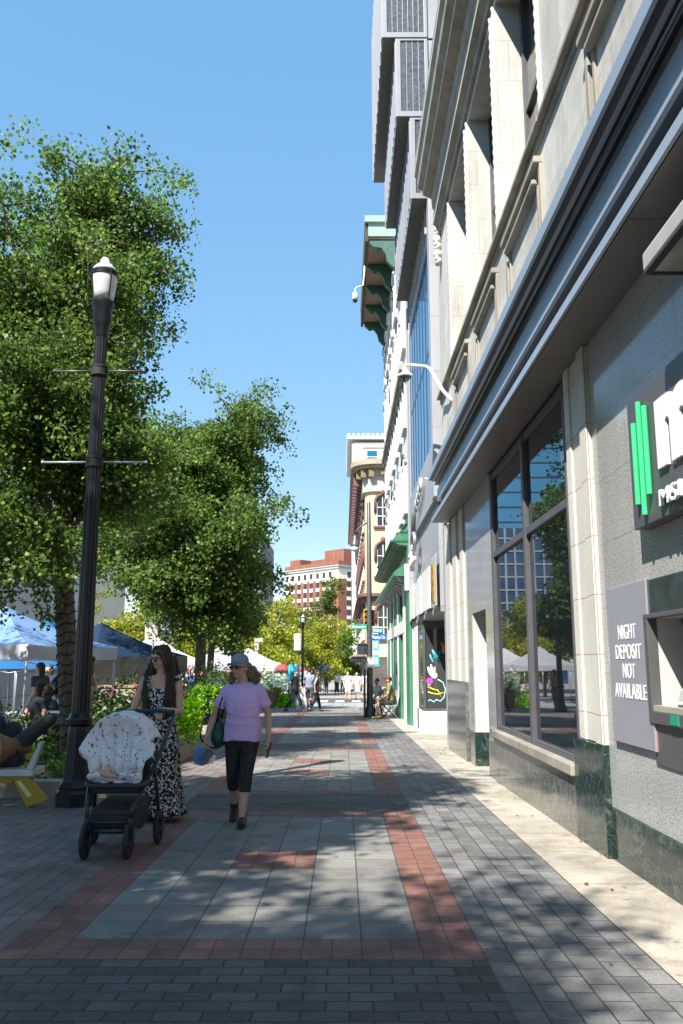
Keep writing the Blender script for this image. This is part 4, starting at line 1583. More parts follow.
def skinmat(name, col):
    m, nt, b = nm(name)
    tc = N(nt, 'ShaderNodeTexCoord')
    n = N(nt, 'ShaderNodeTexNoise', Scale=14, Detail=4)
    nt.links.new(tc.outputs['Object'], n.inputs['Vector'])
    nt.links.new(ramp(nt, n.outputs[0], [(.3, [c * .88 for c in col]), (.7, [min(1, c * 1.1) for c in col])]), b.inputs['Base Color'])
    b.inputs['Roughness'].default_value = .5
    b.inputs['Subsurface Weight'].default_value = .08
    b.inputs['Subsurface Radius'].default_value = (.02, .008, .005)
    return m


SKIN = skinmat('skin_fair', (.56, .34, .25))
SKIN2 = skinmat('skin_tan', (.52, .31, .22))
SKIN3 = skinmat('skin_brown', (.20, .10, .06))
LIP = pm('lips', (.42, .15, .13), .45, .05, 9)
HAIR_BROWN = pm('hair_dark_brown', (.055, .030, .019), .42, .35, 30)
HAIR_GREY = pm('hair_grey_brown', (.20, .15, .105), .5, .35, 30)
DARKGLASS = pm('sunglasses_black', (.008, .008, .009), .12, .1, 9, spec=.8)
EYE = pm('eye_dark', (.02, .014, .01), .2, .1, 9)


def hand(mb, w, d, nrm, side, curl=.5, s=1.0, fist=False):
    """palm, four unequal bent fingers and a thumb leaving the palm's side. w wrist, d direction,
    nrm palm normal (fingers curl towards it), side: thumb side"""
    w, d, nrm, side = Vector(w), Vector(d).normalized(), Vector(nrm).normalized(), Vector(side).normalized()
    L = .085 * s
    for k in (-1, -.33, .33, 1):
        mb.cap(w + side * k * .012 * s, .017 * s, w + d * L + side * k * .026 * s, .0125 * s, 10)
    lens = (.062, .074, .080, .070)
    for i in range(4):
        b = w + d * (L * .96) + side * (-.030 + .020 * i) * s
        a1 = curl
        d1 = (d * cos(a1) + nrm * sin(a1)).normalized()
        d2 = (d * cos(a1 * 2.1) + nrm * sin(a1 * 2.1)).normalized()
        d3 = (d * cos(a1 * 2.9) + nrm * sin(a1 * 2.9)).normalized()
        l = lens[i] * s
        p1 = b + d1 * l * .48
        p2 = p1 + d2 * l * .32
        p3 = p2 + d3 * l * .24
        mb.cap(b, .0098 * s, p1, .009 * s, 8)
        mb.cap(p1, .009 * s, p2, .0085 * s, 8)
        mb.cap(p2, .0085 * s, p3, .0072 * s, 8)
    t0 = w + d * .025 * s + side * .026 * s
    t1 = t0 + (d * .7 + side * .6 + nrm * .25).normalized() * .038 * s
    t2 = t1 + (d * .85 + side * .1 + nrm * .5 * (1 + curl)).normalized() * .034 * s
    mb.cap(t0, .0135 * s, t1, .0105 * s, 8)
    mb.cap(t1, .0105 * s, t2, .0085 * s, 8)


def head(mb, c, yaw, pitch=0, s=1.0, lean=0):
    """head facing -y turned by yaw (positive: towards +x); returns the rotation"""
    Mr = Matrix.Translation(c) @ Matrix.Rotation(yaw, 4, 'Z') @ Matrix.Rotation(pitch, 4, 'X') @ Matrix.Rotation(lean, 4, 'Y')
    old = mb.M
    mb.M = (old @ Mr) if old is not None else Mr
    mb.ell((0, .012, .03), (.073 * s, .092 * s, .085 * s))            # skull
    mb.ell((0, -.012, -.028), (.060 * s, .076 * s, .078 * s))         # face
    mb.ell((0, -.045, -.078), (.034 * s, .034 * s, .026 * s))         # chin
    for k in (-1, 1):
        mb.ell((k * .034, -.062, -.022), (.024 * s, .02 * s, .022 * s))   # cheek bone
        mb.ell((k * .074, .012, -.012), (.010 * s, .020 * s, .031 * s), (0, 0, -k * .3))  # ear
        mb.ell((k * .030, -.078, .022), (.026 * s, .012 * s, .009 * s))   # brow
    mb.cap((0, -.086, .012), .0085 * s, (0, -.102, -.022), .0125 * s, 10)  # nose
    for k in (-1, 1):
        mb.ell((k * .010, -.094, -.026), (.009 * s, .010 * s, .008 * s))
    mb.ell((0, -.080, -.050), (.022 * s, .012 * s, .006 * s))
    mb.ell((0, -.079, -.059), (.020 * s, .012 * s, .0065 * s))
    mb.M = old
    return Mr


def face_parts(root, Mr, skin_lip=True, glasses=None, gs=1.0):
    if skin_lip:
        m = MB(); m.M = Mr
        m.ell((0, -.0885, -.0500), (.021, .0065, .0048)); m.ell((0, -.0870, -.0585), (.018, .0065, .0055))
        part('lips', m, LIP, root, True, world=False)
    if glasses is None:
        for k in (-1, 1):
            m = MB(); m.M = Mr
            m.ell((k * .030, -.080, .004), (.012, .008, .006))
            part('eye', m, EYE, root, True, world=False)
    else:
        m = MB(); m.M = Mr
        for k in (-1, 1):
            m.ell((k * .033, -.093, .002), (.030 * gs, .010, .025 * gs))
            m.tube([(k * .060, -.088, .008), (k * .074, -.06, .008), (k * .079, .01, .004)], .0045, 6)
        m.tube([(-.012, -.101, .008), (0, -.106, .011), (.012, -.101, .008)], .005, 6)
        part('sunglasses', m, glasses, root, True, world=False)


def strands(paths, n, mat, root, seed):
    """fine locks over the hair mass"""
    rr = random.Random(seed)
    m = MB()
    for pts, r0, r1 in paths:
        P = [Vector(p) for p in pts]
        k = len(P) - 1
        for s in range(n):
            a = rr.uniform(0, 2 * pi)
            q = rr.uniform(.75, 1.12)
            ph = rr.uniform(0, 6)
            end = rr.uniform(.75, 1.06)
            path, rad = [], []
            for i in range(11):
                t = i / 10 * end
                j = min(k - 1, int(t * k))
                c = P[j].lerp(P[j + 1], t * k - j)
                r = (r0 + (r1 - r0) * t) * q
                w_ = .008 * sin(t * 10 + ph)
                path.append(c + Vector((r * cos(a + t * .5) + w_, r * sin(a + t * .5), .010 * sin(ph + t * 3))))
                rad.append(.0036 * (1 - .7 * i / 10))
            m.tube(path, rad, 5)
    part('hair_locks', m, mat, root, True, world=False)


def rumple(me, amp, seed, zlo=None):
    """soft folds pressed into a garment"""
    n = len(me.vertices)
    co = np.zeros(n * 3); me.vertices.foreach_get('co', co); co = co.reshape(-1, 3)
    no = np.zeros(n * 3); me.vertices.foreach_get('normal', no); no = no.reshape(-1, 3)
    r = np.random.default_rng(seed)
    f = np.zeros(n)
    for i in range(7):
        d = r.normal(size=3); d /= np.linalg.norm(d)
        fr = r.uniform(18, 55)
        w = np.sin(co @ d * fr + 2.2 * np.sin(co @ r.normal(size=3) * 9) + r.uniform(0, 6))
        f += (1 - np.abs(w)) ** 2 * (24 / fr)
    f -= f.mean()
    co += no * (f * amp)[:, None]
    me.vertices.foreach_set('co', co.ravel())
    me.update()


# --------------------------------------------------------------- woman with the pushchair
def fabric_floral(name, base, spots, scale=30, thr=.33, stems=True, spot_rand=False, rough=.85):
    m, nt, b = nm(name)
    tc = N(nt, 'ShaderNodeTexCoord')
    no = N(nt, 'ShaderNodeTexNoise', Scale=scale * .6, Detail=2)
    nt.links.new(tc.outputs['Object'], no.inputs['Vector'])
    ad = mixc(nt, .06, tc.outputs['Object'], no.outputs['Color'], 'ADD')
    v = N(nt, 'ShaderNodeTexVoronoi', Scale=scale, Randomness=1.0)
    nt.links.new(ad, v.inputs['Vector'])
    f = ramp(nt, v.outputs['Distance'], [(thr - .04, (1,) * 3), (thr + .04, (0,) * 3)])
    if spot_rand:
        hs = N(nt, 'ShaderNodeSeparateColor')
        nt.links.new(v.outputs['Color'], hs.inputs[0])
        col = ramp(nt, hs.outputs[0], [(i / (len(spots) - 1), c) for i, c in enumerate(spots)])
        keep = ramp(nt, hs.outputs[1], [(.55, (0,) * 3), (.6, (1,) * 3)])
        f = mixc(nt, 1.0, f, keep, 'MULTIPLY')
    else:
        col = spots[0]
    nt.links.new(mixc(nt, f, base, col), b.inputs['Base Color'])
    b.inputs['Roughness'].default_value = rough
    n2 = N(nt, 'ShaderNodeTexNoise', Scale=9, Detail=3)
    nt.links.new(tc.outputs['Object'], n2.inputs['Vector'])
    bp = N(nt, 'ShaderNodeBump', Strength=.35, Distance=.02)
    nt.links.new(n2.outputs[0], bp.inputs['Height'])
    nt.links.new(bp.outputs[0], b.inputs['Normal'])
    return m


FLORAL = fabric_floral('black_floral_cotton', (.012, .012, .014), [(.70, .70, .68)], 42, .43)
MUSLIN = fabric_floral('white_printed_muslin', (.74, .74, .80), [(.22, .06, .08), (.10, .13, .20), (.16, .18, .13), (.36, .16, .16), (.13, .11, .16)], 40, .34, spot_rand=True)


def woman_pushing():
    Yw = 8.66
    root = thing('person', 'long-haired woman in sunglasses and black floral maxi dress pushing a pushchair', 'person', (-1.86, Yw, gz(0, Yw)), 0)
    V = .0065
    b = MB()
    # legs under the dress
    for k, fy in ((-1, .10), (1, -.12)):
        b.cap((k * .085, 0, .90), .088, (k * .085, fy * .5 - .02, .50), .058)
        b.cap((k * .085, fy * .5 - .02, .50), .054, (k * .08, fy + .03, .10), .036)
        b.cap((k * .08, fy + .03, .06), .034, (k * .085, fy - .13, .035), .028)
    b.loft([(0, 0, .82, .14, .10), (0, 0, .92, .162, .115), (0, 0, 1.05, .128, .095), (0, -.01, 1.18, .138, .108), (0, -.01, 1.28, .150, .108), (0, 0, 1.36, .165, .085), (0, .005, 1.42, .10, .06)])
    b.cap((0, .0, 1.40), .050, (-.01, -.012, 1.52), .046)
    HC = Vector((-.01, -.022, 1.585))
    yaw = radians(-42)
    Mr = head(b, HC, yaw, radians(4))
    # arms forward on to the handle; the far hand is behind the canopy
    hands = {}
    for k, el, wr in ((-1, (-.255, -.12, 1.05), (-.22, -.40, 1.04)), (1, (.225, -.13, 1.055), (.11, -.395, 1.095))):
        sh = Vector((k * .165, 0, 1.365))
        b.cap(sh, .050, sh.lerp(Vector(el), .5), .043)
        b.cap(sh.lerp(Vector(el), .5), .043, el, .036)
        b.cap(el, .036, Vector(el).lerp(Vector(wr), .45), .034)
        b.cap(Vector(el).lerp(Vector(wr), .45), .034, wr, .024)
        d = (Vector(wr) - Vector(el)).normalized()
        hand(b, wr, (d.x * .4, -.85, -.30), (0, -.25, -1), (-k, 0, .1), .75)
    bpart('body', b, SKIN, root, V, 5)
    face_parts(root, Mr, True, DARKGLASS)
    # long hair: skull cap, curtain down the back and locks before the shoulders
    h = MB()
    h.M = Mr
    h.ell((0, .024, .044), (.083, .098, .086))
    h.ell((.035, -.030, .070), (.045, .055, .040)); h.ell((-.035, -.030, .070), (.045, .055, .040))
    for q in (-1, 1):
        h.cap((q * .066, -.035, .055), .022, (q * .082, .0, -.06), .026)
        h.cap((q * .076, .03, -.0), .024, (q * .08, .04, -.10), .028)
    h.cap((0, .08, .0), .07, (0, .085, -.12), .07)
    h.M = None
    W1HAIR = []
    for k, pts, r0, r1 in ((1, [(.075, .03, 1.60), (.105, .05, 1.50), (.135, .02, 1.36), (.15, -.06, 1.22), (.13, -.11, 1.04)], .046, .032),
                           (1, [(.05, .06, 1.60), (.09, .085, 1.46), (.10, .09, 1.30), (.10, .09, 1.12)], .06, .045),
                           (-1, [(-.07, .04, 1.60), (-.105, .04, 1.50), (-.14, -.01, 1.38), (-.135, -.09, 1.26), (-.12, -.12, 1.06)], .042, .026),
                           (-1, [(-.02, .075, 1.60), (-.06, .09, 1.45), (-.07, .10, 1.28), (-.06, .10, 1.10)], .06, .045),
                           (1, [(.07, .0, 1.58), (.095, -.03, 1.48), (.11, -.085, 1.34), (.10, -.125, 1.20), (.09, -.13, 1.02)], .040, .022)):
        n = len(pts)
        W1HAIR.append((pts, r0 * 1.12, r1 * 1.35))
        r0, r1 = r0 * .95, r1 * .85
        for i in range(n - 1):
            t0, t1 = i / (n - 1), (i + 1) / (n - 1)
            h.cap(pts[i], r0 + (r1 - r0) * t0, pts[i + 1], r0 + (r1 - r0) * t1, 10)
    bpart('hair', h, HAIR_BROWN, root, .008, 3)
    for q in (-1, 1):
        W1HAIR.append(([Mr @ Vector(p) for p in ((q * .02, -.03, .125), (q * .062, -.02, .10), (q * .086, -.005, .03), (q * .094, .015, -.06), (q * .10, .03, -.15))], .022, .03))
        W1HAIR.append(([Mr @ Vector(p) for p in ((q * .02, .03, .13), (q * .055, .04, .105), (q * .082, .045, .03), (q * .09, .05, -.06), (q * .10, .06, -.16))], .022, .03))
    strands(W1HAIR, 110, HAIR_BROWN, root, 5)
    # dress: bodice and long skirt with folds
    m = MB()
    n = 72
    prof = [(1.285, .158, .118), (1.24, .162, .128), (1.18, .153, .122), (1.10, .139, .108), (1.04, .136, .106), (.98, .152, .118), (.90, .176, .14), (.78, .186, .16), (.60, .190, .18), (.42, .192, .195), (.25, .195, .21), (.10, .200, .225), (.055, .202, .23)]
    vs, fs = [], []
    for i, (z, rx, ry) in enumerate(prof):
        t = max(0, (1.0 - z)) / .95
        for k in range(n):
            a = 2 * pi * k / n
            f = 1 + t * (.075 * sin(9 * a + 1.2) + .045 * sin(17 * a + z * 3) + .03 * sin(5 * a - z * 4))
            dx = .07 * t * t
            dy = .03 * t
            vs.append((rx * f * cos(a) + dx, ry * f * sin(a) + dy - .005, z + .012 * t * sin(6 * a)))
    for i in range(len(prof) - 1):
        for k in range(n):
            k2 = (k + 1) % n
            fs.append((i * n + k, (i + 1) * n + k, (i + 1) * n + k2, i * n + k2))
    m.add(vs, fs)
    dr = part('dress', m, FLORAL, root, True, world=False)
    so = dr.modifiers.new('Solidify', 'SOLIDIFY'); so.thickness = .006; so.offset = 1
    for k in (-1, 1):
        m = MB()
        m.tube([(k * .095, -.115, 1.27), (k * .115, -.085, 1.36), (k * .12, -.02, 1.418), (k * .11, .06, 1.38), (k * .09, .10, 1.27)], .012, 8)
        for i, (x, y, z) in enumerate(m.v):
            pass
        part('strap', m, FLORAL, root, True, world=False)
    # the ruffled shoulder strap seen on the viewer's right
    m = MB()
    for q in range(7):
        a = q / 6
        m.ell((.165 + .035 * sin(a * 3), -.06 + .12 * a, 1.385 + .03 * sin(a * pi)), (.03, .022, .03), (a, .4, a), 8, 6)
    part('ruffle', m, FLORAL, root, True, world=False)
    for k, fy in ((-1, .10), (1, -.12)):
        m = MB()
        m.loft([(k * .083, fy - .055, .0, .040, .115), (k * .083, fy - .055, .015, .042, .12), (k * .083, fy - .055, .022, .036, .11)], 20)
        part('sandal', m, pm('brown_leather', (.10, .055, .03), .6, .2, 12), root, world=False)
    return root


# --------------------------------------------------------------- pushchair
def pushchair():
    root = thing('pushchair', 'dark pushchair with black wheels under a white printed muslin cloth', 'pushchair', (-1.86, 7.38, gz(0, 7.38)), 0)
    # local: front towards -y
    FR = pm('pushchair_frame', (.022, .034, .045), .35, .15, 8, metal=.3)
    W = [(-.175, -.48, .14, .018), (.165, -.48, .14, .018), (-.275, .10, .142, .02), (.275, .10, .142, .02)]
    for x, y, r, w_ in W:
        t = MB()
        t.M = Matrix.Translation((x, y, r)) @ Matrix.Rotation(pi / 2, 4, 'Y') @ Matrix.Rotation(.0, 4, 'X')
        t.lathe([(r * .70, -w_ * .8), (r * .9, -w_), (r * .985, -w_ * .55), (r, 0), (r * .985, w_ * .55), (r * .9, w_), (r * .70, w_ * .8)], (0, 0, 0), 32)
        wh = part('wheel', t, MAT['blackmat'], root, True, world=False, auto=50)
        t = MB()
        t.M = Matrix.Translation((x, y, r)) @ Matrix.Rotation(pi / 2, 4, 'Y')
        t.lathe([(r * .72, -w_ * .85), (r * .72, w_ * .85)], (0, 0, 0), 24)
        t.lathe([(r * .18, -w_ * 1.5), (r * .18, w_ * 1.5)], (0, 0, 0), 12)
        for k in range(5):
            a = 2 * pi * k / 5
            t.tube([(r * .2 * cos(a), r * .2 * sin(a), w_ * 1.1), (r * .7 * cos(a), r * .7 * sin(a), w_ * .95)], .009, 6)
        part('hub', t, FR, wh, True, world=False, auto=40)
    # side tubes
    for k in (-1, 1):
        m = MB()
        m.tube([(k * .172, -.47, .30), (k * .19, -.44, .40), (k * .225, -.28, .52), (k * .255, -.05, .66), (k * .27, .25, .84), (k * .27, .55, .98), (k * .265, .70, 1.03), (k * .24, .77, 1.06)], .017, 12)
        part('side_tube', m, FR, root, True, world=False)
        m = MB()
        m.tube([(k * .255, -.05, .66), (k * .27, .02, .44), (k * .275, .08, .25), (k * .25, .10, .142)], .016, 10)
        part('rear_leg', m, FR, root, True, world=False)
        m = MB()
        m.tube([(k * .172, -.47, .31), (k * .172, -.475, .22)], .024, 10)
        for q in (-1, 1):
            m.tube([(k * .17 + q * .027, -.475, .245), (k * .17 + q * .030, -.48, .14)], .010, 8)
        m.box(k * .17 - .035, k * .17 + .035, -.50, -.445, .225, .262)
        part('front_fork', m, FR, root, world=False)
    m = MB()
    m.tube([(-.24, .77, 1.06), (-.1, .79, 1.07), (.1, .79, 1.07), (.24, .77, 1.06)], .019, 12)
    part('handle', m, pm('handle_foam', (.02, .05, .09), .7, .1, 12), root, True, world=False)
    for z, y, r in ((.275, -.47, .014), (.215, -.50, .019), (.33, -.40, .010)):
        m = MB()
        m.tube([(-.172, y, z), (.172, y, z)], r, 10)
        part('cross_bar', m, FR, root, True, world=False)
    m = MB()
    m.tube([(-.225, -.22, .55), (-.235, -.33, .545), (-.2, -.36, .54), (.2, -.36, .54), (.235, -.33, .545), (.225, -.22, .55)], .02, 12)
    part('bumper_bar', m, pm('bumper_foam', (.022, .035, .05), .6, .1, 12), root, True, world=False)
    # basket and seat
    m = MB()
    m.prism([(-.42, .22), (-.40, .36), (.12, .40), (.16, .20), (-.1, .16)], -.175, .185, 'x')
    part('basket', m, MAT['blackmat'], root, world=False, bevel=.02)
    m = MB()
    m.prism([(-.34, .47), (-.34, .53), (-.06, .56), (.14, 1.0), (.20, .98), (.02, .48)], -.20, .20, 'x')
    part('seat', m, MAT['blackmat'], root, world=False, bevel=.02)
    # folding hood under the cloth
    m = MB()
    for k in range(3):
        a = .15 + k * .30
        m.tube([(-.23, .10, .84), (-.23, .10 - .30 * sin(a) * .9, .80 + .12 * cos(a)), (-.12, .10 - .34 * sin(a), .84 + .20 * cos(a)), (.12, .10 - .34 * sin(a), .84 + .20 * cos(a)), (.23, .10 - .30 * sin(a) * .9, .80 + .12 * cos(a)), (.23, .10, .84)], .008, 6)
    part('hood_rib', m, FR, root, True, world=False)
    # muslin cloth: over the hood, hanging down before the seat, wide flaps at the sides
    nu, nv = 44, 40
    vs, fs = [], []
    for j in range(nv + 1):
        v = j / nv
        for i in range(nu + 1):
            u = i / nu * 2 - 1
            if v < .5:                       # over the top, back to front
                t = v / .5
                y = .28 - .62 * t
                top = 1.02 + .10 * sin(pi * (.22 + .52 * t))
                z = top - .22 * abs(u) ** 2.6 - .03 * (1 - t)
                x = u * (.245 + .035 * t)
            else:                            # falling front: flaps flare out, middle hangs in
                t = (v - .5) / .5
                wid = .28 + .05 * sin(pi * min(1, t * 2.2)) - .085 * t
                x = u * wid + .02 * t
                top = 1.02 + .10 * sin(pi * .74)
                drop = .46 * t
                z = top - .22 * abs(u) ** 2.6 * (1 - .75 * t) - drop
                inner = .10 * (1 - abs(u) ** 1.6) * sin(pi * min(1, t * 1.3))
                y = -.34 - .045 * sin(pi * t) + inner + .035 * (1 - t) * abs(u)
            fold = .010 * sin(u * 13 + v * 5) + .007 * sin(u * 23 - v * 9) + .006 * sin(v * 31 + u * 4)
            if v >= .5:
                y += fold * 1.6 * min(1, (v - .5) * 5)
            z += fold * .5
            vs.append((x, y, z))
    for j in range(nv):
        for i in range(nu):
            a = j * (nu + 1) + i
            fs.append((a, a + 1, a + nu + 2, a + nu + 1))
    m = MB(); m.add(vs, fs)
    me = m.mesh('muslin_cloth')
    c = link('muslin_cloth', me, MUSLIN, None, True)
    c.location = root.location
    rumple(me, .004, 8)
    so = c.modifiers.new('Solidify', 'SOLIDIFY'); so.thickness = .005
    tag(c, 'white muslin cloth printed with small dark flowers draped over the pushchair hood', 'cloth')
    # second cloth bunched in the lap
    m = MB()
    rr = random.Random(5)
    for k in range(16):
        x = -.17 + .34 * (k % 8) / 7
        m.ell((x + rr.uniform(-.02, .02), -.30 - .04 * (k // 8) + rr.uniform(-.02, .02), .575 + .035 * (k // 8) + rr.uniform(-.01, .015)), (.055, .045, .03), (rr.uniform(-.5, .5), rr.uniform(-.5, .5), rr.uniform(0, 3)), 10, 8)
    l = link('lap_blanket', blob(m, .008, 3), MUSLIN, None, True)
    l.location = root.location
    tag(l, 'crumpled white printed blanket in the lap of the child in the pushchair', 'blanket')
    # child, mostly hidden
    b = MB()
    b.loft([(0, -.10, .56, .085, .075), (0, -.06, .66, .095, .08), (0, 0, .78, .085, .07), (0, .03, .84, .04, .04)])
    Mr = head(b, Vector((0, .03, .91)), 0, 0, .92)
    for k in (-1, 1):
        kn, an, to = ((-.13, -.33, .645), (-.04, -.405, .625), (.02, -.42, .62)) if k < 0 else ((.10, -.26, .60), (.03, -.30, .55), (.0, -.33, .54))
        b.cap((k * .055, -.12, .60), .05, kn, .036)
        b.cap(kn, .035, an, .024)
        b.cap(an, .023, to, .018)
        b.cap((k * .10, .0, .79), .032, (k * .13, -.14, .74), .026)
        wr = (k * .06, -.36, .69) if k < 0 else (k * .12, -.24, .70)
        b.cap((k * .13, -.14, .74), .025, wr, .018)
        hand(b, wr, (-k * .3, -1, -.5), (0, 0, -1), (-k, 0, 0), .6, .55)
    ch = thing('person', 'small bare-legged child sitting in the pushchair behind the muslin cloth', 'person', root.location)
    bpart('body', b, SKIN, ch, .007, 3)
    m = MB()
    m.loft([(0, -.11, .555, .095, .085), (0, -.06, .66, .105, .09), (0, 0, .78, .095, .08), (0, .03, .825, .055, .05)])
    bpart('vest', m, pm('white_cotton', (.7, .7, .72), .8, .06, 14), ch, .01, 2)
    m = MB(); m.M = Mr; m.ell((0, .02, .045), (.076, .09, .074))
    bpart('hair', m, HAIR_BROWN, ch, .009, 2)
    return root


# --------------------------------------------------------------- walking woman in the lilac top
def woman_lilac():
    Yw = 8.5
    root = thing('person', 'walking woman in lilac top, black cropped leggings and blue cap', 'person', (-1.0, Yw, gz(0, Yw)), 0)
    V = .0065
    b = MB()
    hipL, hipR = (-.085, 0, .86), (.085, 0, .86)
    # viewer-left leg trails, viewer-right leg is the front one
    knL, anL = (-.085, -.03, .47), (-.095, .20, .13)
    knR, anR = (.055, -.12, .47), (.035, -.20, .095)
    for hp, kn, an in ((hipL, knL, anL), (hipR, knR, anR)):
        b.cap(hp, .095, kn, .056)
        kn_, an_ = Vector(kn), Vector(an)
        b.cap(kn_, .053, kn_.lerp(an_, .35) + Vector((0, .012, 0)), .053)
        b.cap(kn_.lerp(an_, .35) + Vector((0, .012, 0)), .052, an_, .032)
        b.cap(an_ + Vector((0, .005, -.03)), .026, an_ + Vector((0, -.04, -.045)), .018)
    b.loft([(0, 0, .78, .14, .11), (0, 0, .90, .168, .125), (0, -.005, 1.02, .142, .112), (0, -.01, 1.14, .145, .118), (0, -.005, 1.22, .148, .108), (0, 0, 1.285, .125, .08), (0, .005, 1.35, .072, .055)])
    b.cap((0, .005, 1.34), .052, (-.03, -.02, 1.45), .050)
    HC = Vector((-.045, -.032, 1.495))
    yaw = radians(-26)
    Mr = head(b, HC, yaw, radians(3))
    arms = ((-1, (-.285, .03, 1.045), (-.345, -.05, .83)), (1, (.245, .045, 1.045), (.262, -.05, .815)))
    for k, el, wr in arms:
        sh = Vector((k * .160, 0, 1.275))
        b.cap(sh, .054, sh.lerp(Vector(el), .5), .045)
        b.cap(sh.lerp(Vector(el), .5), .045, el, .037)
        b.cap(el, .037, Vector(el).lerp(Vector(wr), .4), .034)
        b.cap(Vector(el).lerp(Vector(wr), .4), .034, wr, .024)
        d = (Vector(wr) - Vector(el)).normalized()
        hand(b, wr, d, (-k * 1, -.15, 0), (0, -1, 0), .62)
    bpart('body', b, SKIN2, root, V, 5)
    face_parts(root, Mr, True, pm('spectacles_dark', (.03, .024, .02), .15, .1, 9), .72)
    # top
    LIL = pm('lilac_jersey', (.60, .42, .76), .75, .07, 5, .9, bscale=7)
    t = MB()
    rings = [(0, -.005, .785, .192, .152), (0, -.005, .83, .188, .150), (0, -.005, .92, .180, .146), (0, -.012, 1.0, .166, .142), (0, -.02, 1.10, .164, .146), (0, -.02, 1.18, .168, .145), (0, -.008, 1.25, .172, .122), (0, 0, 1.300, .152, .098), (0, .004, 1.345, .088, .072)]
    n = 64
    vs, fs = [], []
    for cx, cy, z, rx, ry in rings:
        q = max(0, (1.12 - z)) / .33
        for k in range(n):
            a = 2 * pi * k / n
            f = 1 + q * (.028 * sin(7 * a + z * 9) + .018 * sin(13 * a - z * 6))
            vs.append((cx + rx * f * cos(a), cy + ry * f * sin(a), z + .012 * q * sin(3 * a + .5)))
    for i in range(len(rings) - 1):
        for k in range(n):
            k2 = (k + 1) % n
            fs.append((i * n + k, i * n + k2, (i + 1) * n + k2, (i + 1) * n + k))
    fs += [tuple(range(n - 1, -1, -1)), tuple((len(rings) - 1) * n + k for k in range(n))]
    t.add(vs, fs)
    for k, el, wr in arms:
        sh = Vector((k * .155, 0, 1.275))
        e = sh.lerp(Vector(el), .72)
        t.cap(sh - Vector((k * .05, 0, .0)), .056, sh, .060)
        cyl(t, sh, .060, e, .066)
    tp_ = bpart('top', t, LIL, root, .0075, 3)
    rumple(tp_.data, .0034, 4)
    # cropped leggings
    g = MB()
    g.loft([(0, 0, .72, .13, .11), (0, 0, .80, .165, .125), (0, 0, .90, .172, .128), (0, 0, .95, .15, .11)])
    for hp, kn, an in ((hipL, knL, anL), (hipR, knR, anR)):
        kn_, an_ = Vector(kn), Vector(an)
        g.cap(hp, .101, kn, .066)
        cyl(g, kn_, .066, kn_.lerp(an_, .42) + Vector((0, .008, 0)), .060)
    bpart('leggings', g, pm('black_jersey', (.011, .012, .014), .75, .3, 9, .3), root, .0075, 3)
    # shoes
    SH = pm('black_trainer', (.014, .014, .015), .6, .3, 14)
    for an, pit in ((anL, .42), (anR, -.10)):
        m = MB()
        a = Vector(an)
        m.M = Matrix.Translation(a + Vector((0, 0, -.055 + (.0 if pit > 0 else .012)))) @ Matrix.Rotation(pit, 4, 'X')
        m.cap((0, .045, .015), .042, (0, -.06, .0), .040)
        m.cap((0, -.06, -.002), .040, (0, -.145, -.008), .032)
        m.cap((0, .03, .04), .04, (0, .02, .085), .042)
        sh = bpart('shoe', m, SH, root, .008, 2)
        m = MB()
        m.M = Matrix.Translation(a + Vector((0, 0, -.055 + (.0 if pit > 0 else .012)))) @ Matrix.Rotation(pit, 4, 'X')
        m.loft([(0, -.05, -.042, .040, .135), (0, -.05, -.026, .042, .137)], 20)
        part('sole', m, pm('dark_rubber', (.03, .03, .03), .7, .2, 9), sh, world=False)
    # shoulder-length hair blown back
    h = MB(); h.M = Mr
    h.ell((0, .040, .012), (.078, .078, .078))
    h.M = None
    W2HAIR = []
    for pts, r0, r1 in (([(.03, .035, 1.50), (.08, .05, 1.44), (.14, .05, 1.375)], .06, .04),
                        ([(.02, .05, 1.46), (.07, .06, 1.39), (.115, .05, 1.335)], .058, .032),
                        ([(.045, .0, 1.47), (.09, .01, 1.40), (.135, .0, 1.335)], .035, .022),
                        ([(-.075, .02, 1.47), (-.10, .0, 1.41), (-.115, -.04, 1.36)], .036, .024)):
        W2HAIR.append((pts, r0 * 1.1, r1 * 1.5))
        r0, r1 = r0 * .88, r1 * .75
        for i in range(len(pts) - 1):
            t0, t1 = i / (len(pts) - 1), (i + 1) / (len(pts) - 1)
            h.cap(pts[i], r0 + (r1 - r0) * t0, pts[i + 1], r0 + (r1 - r0) * t1, 10)
    bpart('hair', h, HAIR_GREY, root, .008, 3)
    strands(W2HAIR, 100, HAIR_GREY, root, 6)
    # cap with peak
    CAP = pm('faded_blue_denim', (.20, .255, .35), .85, .12, 12, .2)
    c = MB(); c.M = Mr
    c.ell((0, .016, .066), (.087, .102, .076))
    c.loft([(0, .014, .048, .087, .102), (0, .016, .070, .087, .102)], 24)
    ca = bpart('cap', c, CAP, root, .007, 3)
    m = MB()
    m.M = Mr @ Matrix.Translation((0, -.070, .062)) @ Matrix.Rotation(.16, 4, 'X')
    nn = 14
    vs = []
    for zz in (-.004, .005):
        for i in range(nn + 1):
            a = pi + pi * i / nn
            vs.append((.078 * cos(a), .088 * sin(a) - .005, zz - .030 * cos(a) ** 2))
    f = [tuple(range(nn + 1)), tuple(range(2 * nn + 1, nn, -1))] + [(i, nn + 1 + i, nn + 2 + i, i + 1) for i in range(nn)] + [(nn, 2 * nn + 1, nn + 1, 0)]
    m.add(vs, f)
    part('peak', m, CAP, ca, world=False)
    # bag, leaflets, phone
    W = root.location
    bag = thing('shoulder_bag', 'dark green pouch bag hanging on a strap beside the lilac top', 'bag', W + Vector((-.245, .06, .72)))
    m = MB()
    m.cap((0, 0, .10), .075, (0, 0, .20), .06); m.ell((0, 0, .10), (.085, .12, .115)); m.ell((0, .01, .2), (.06, .09, .07))
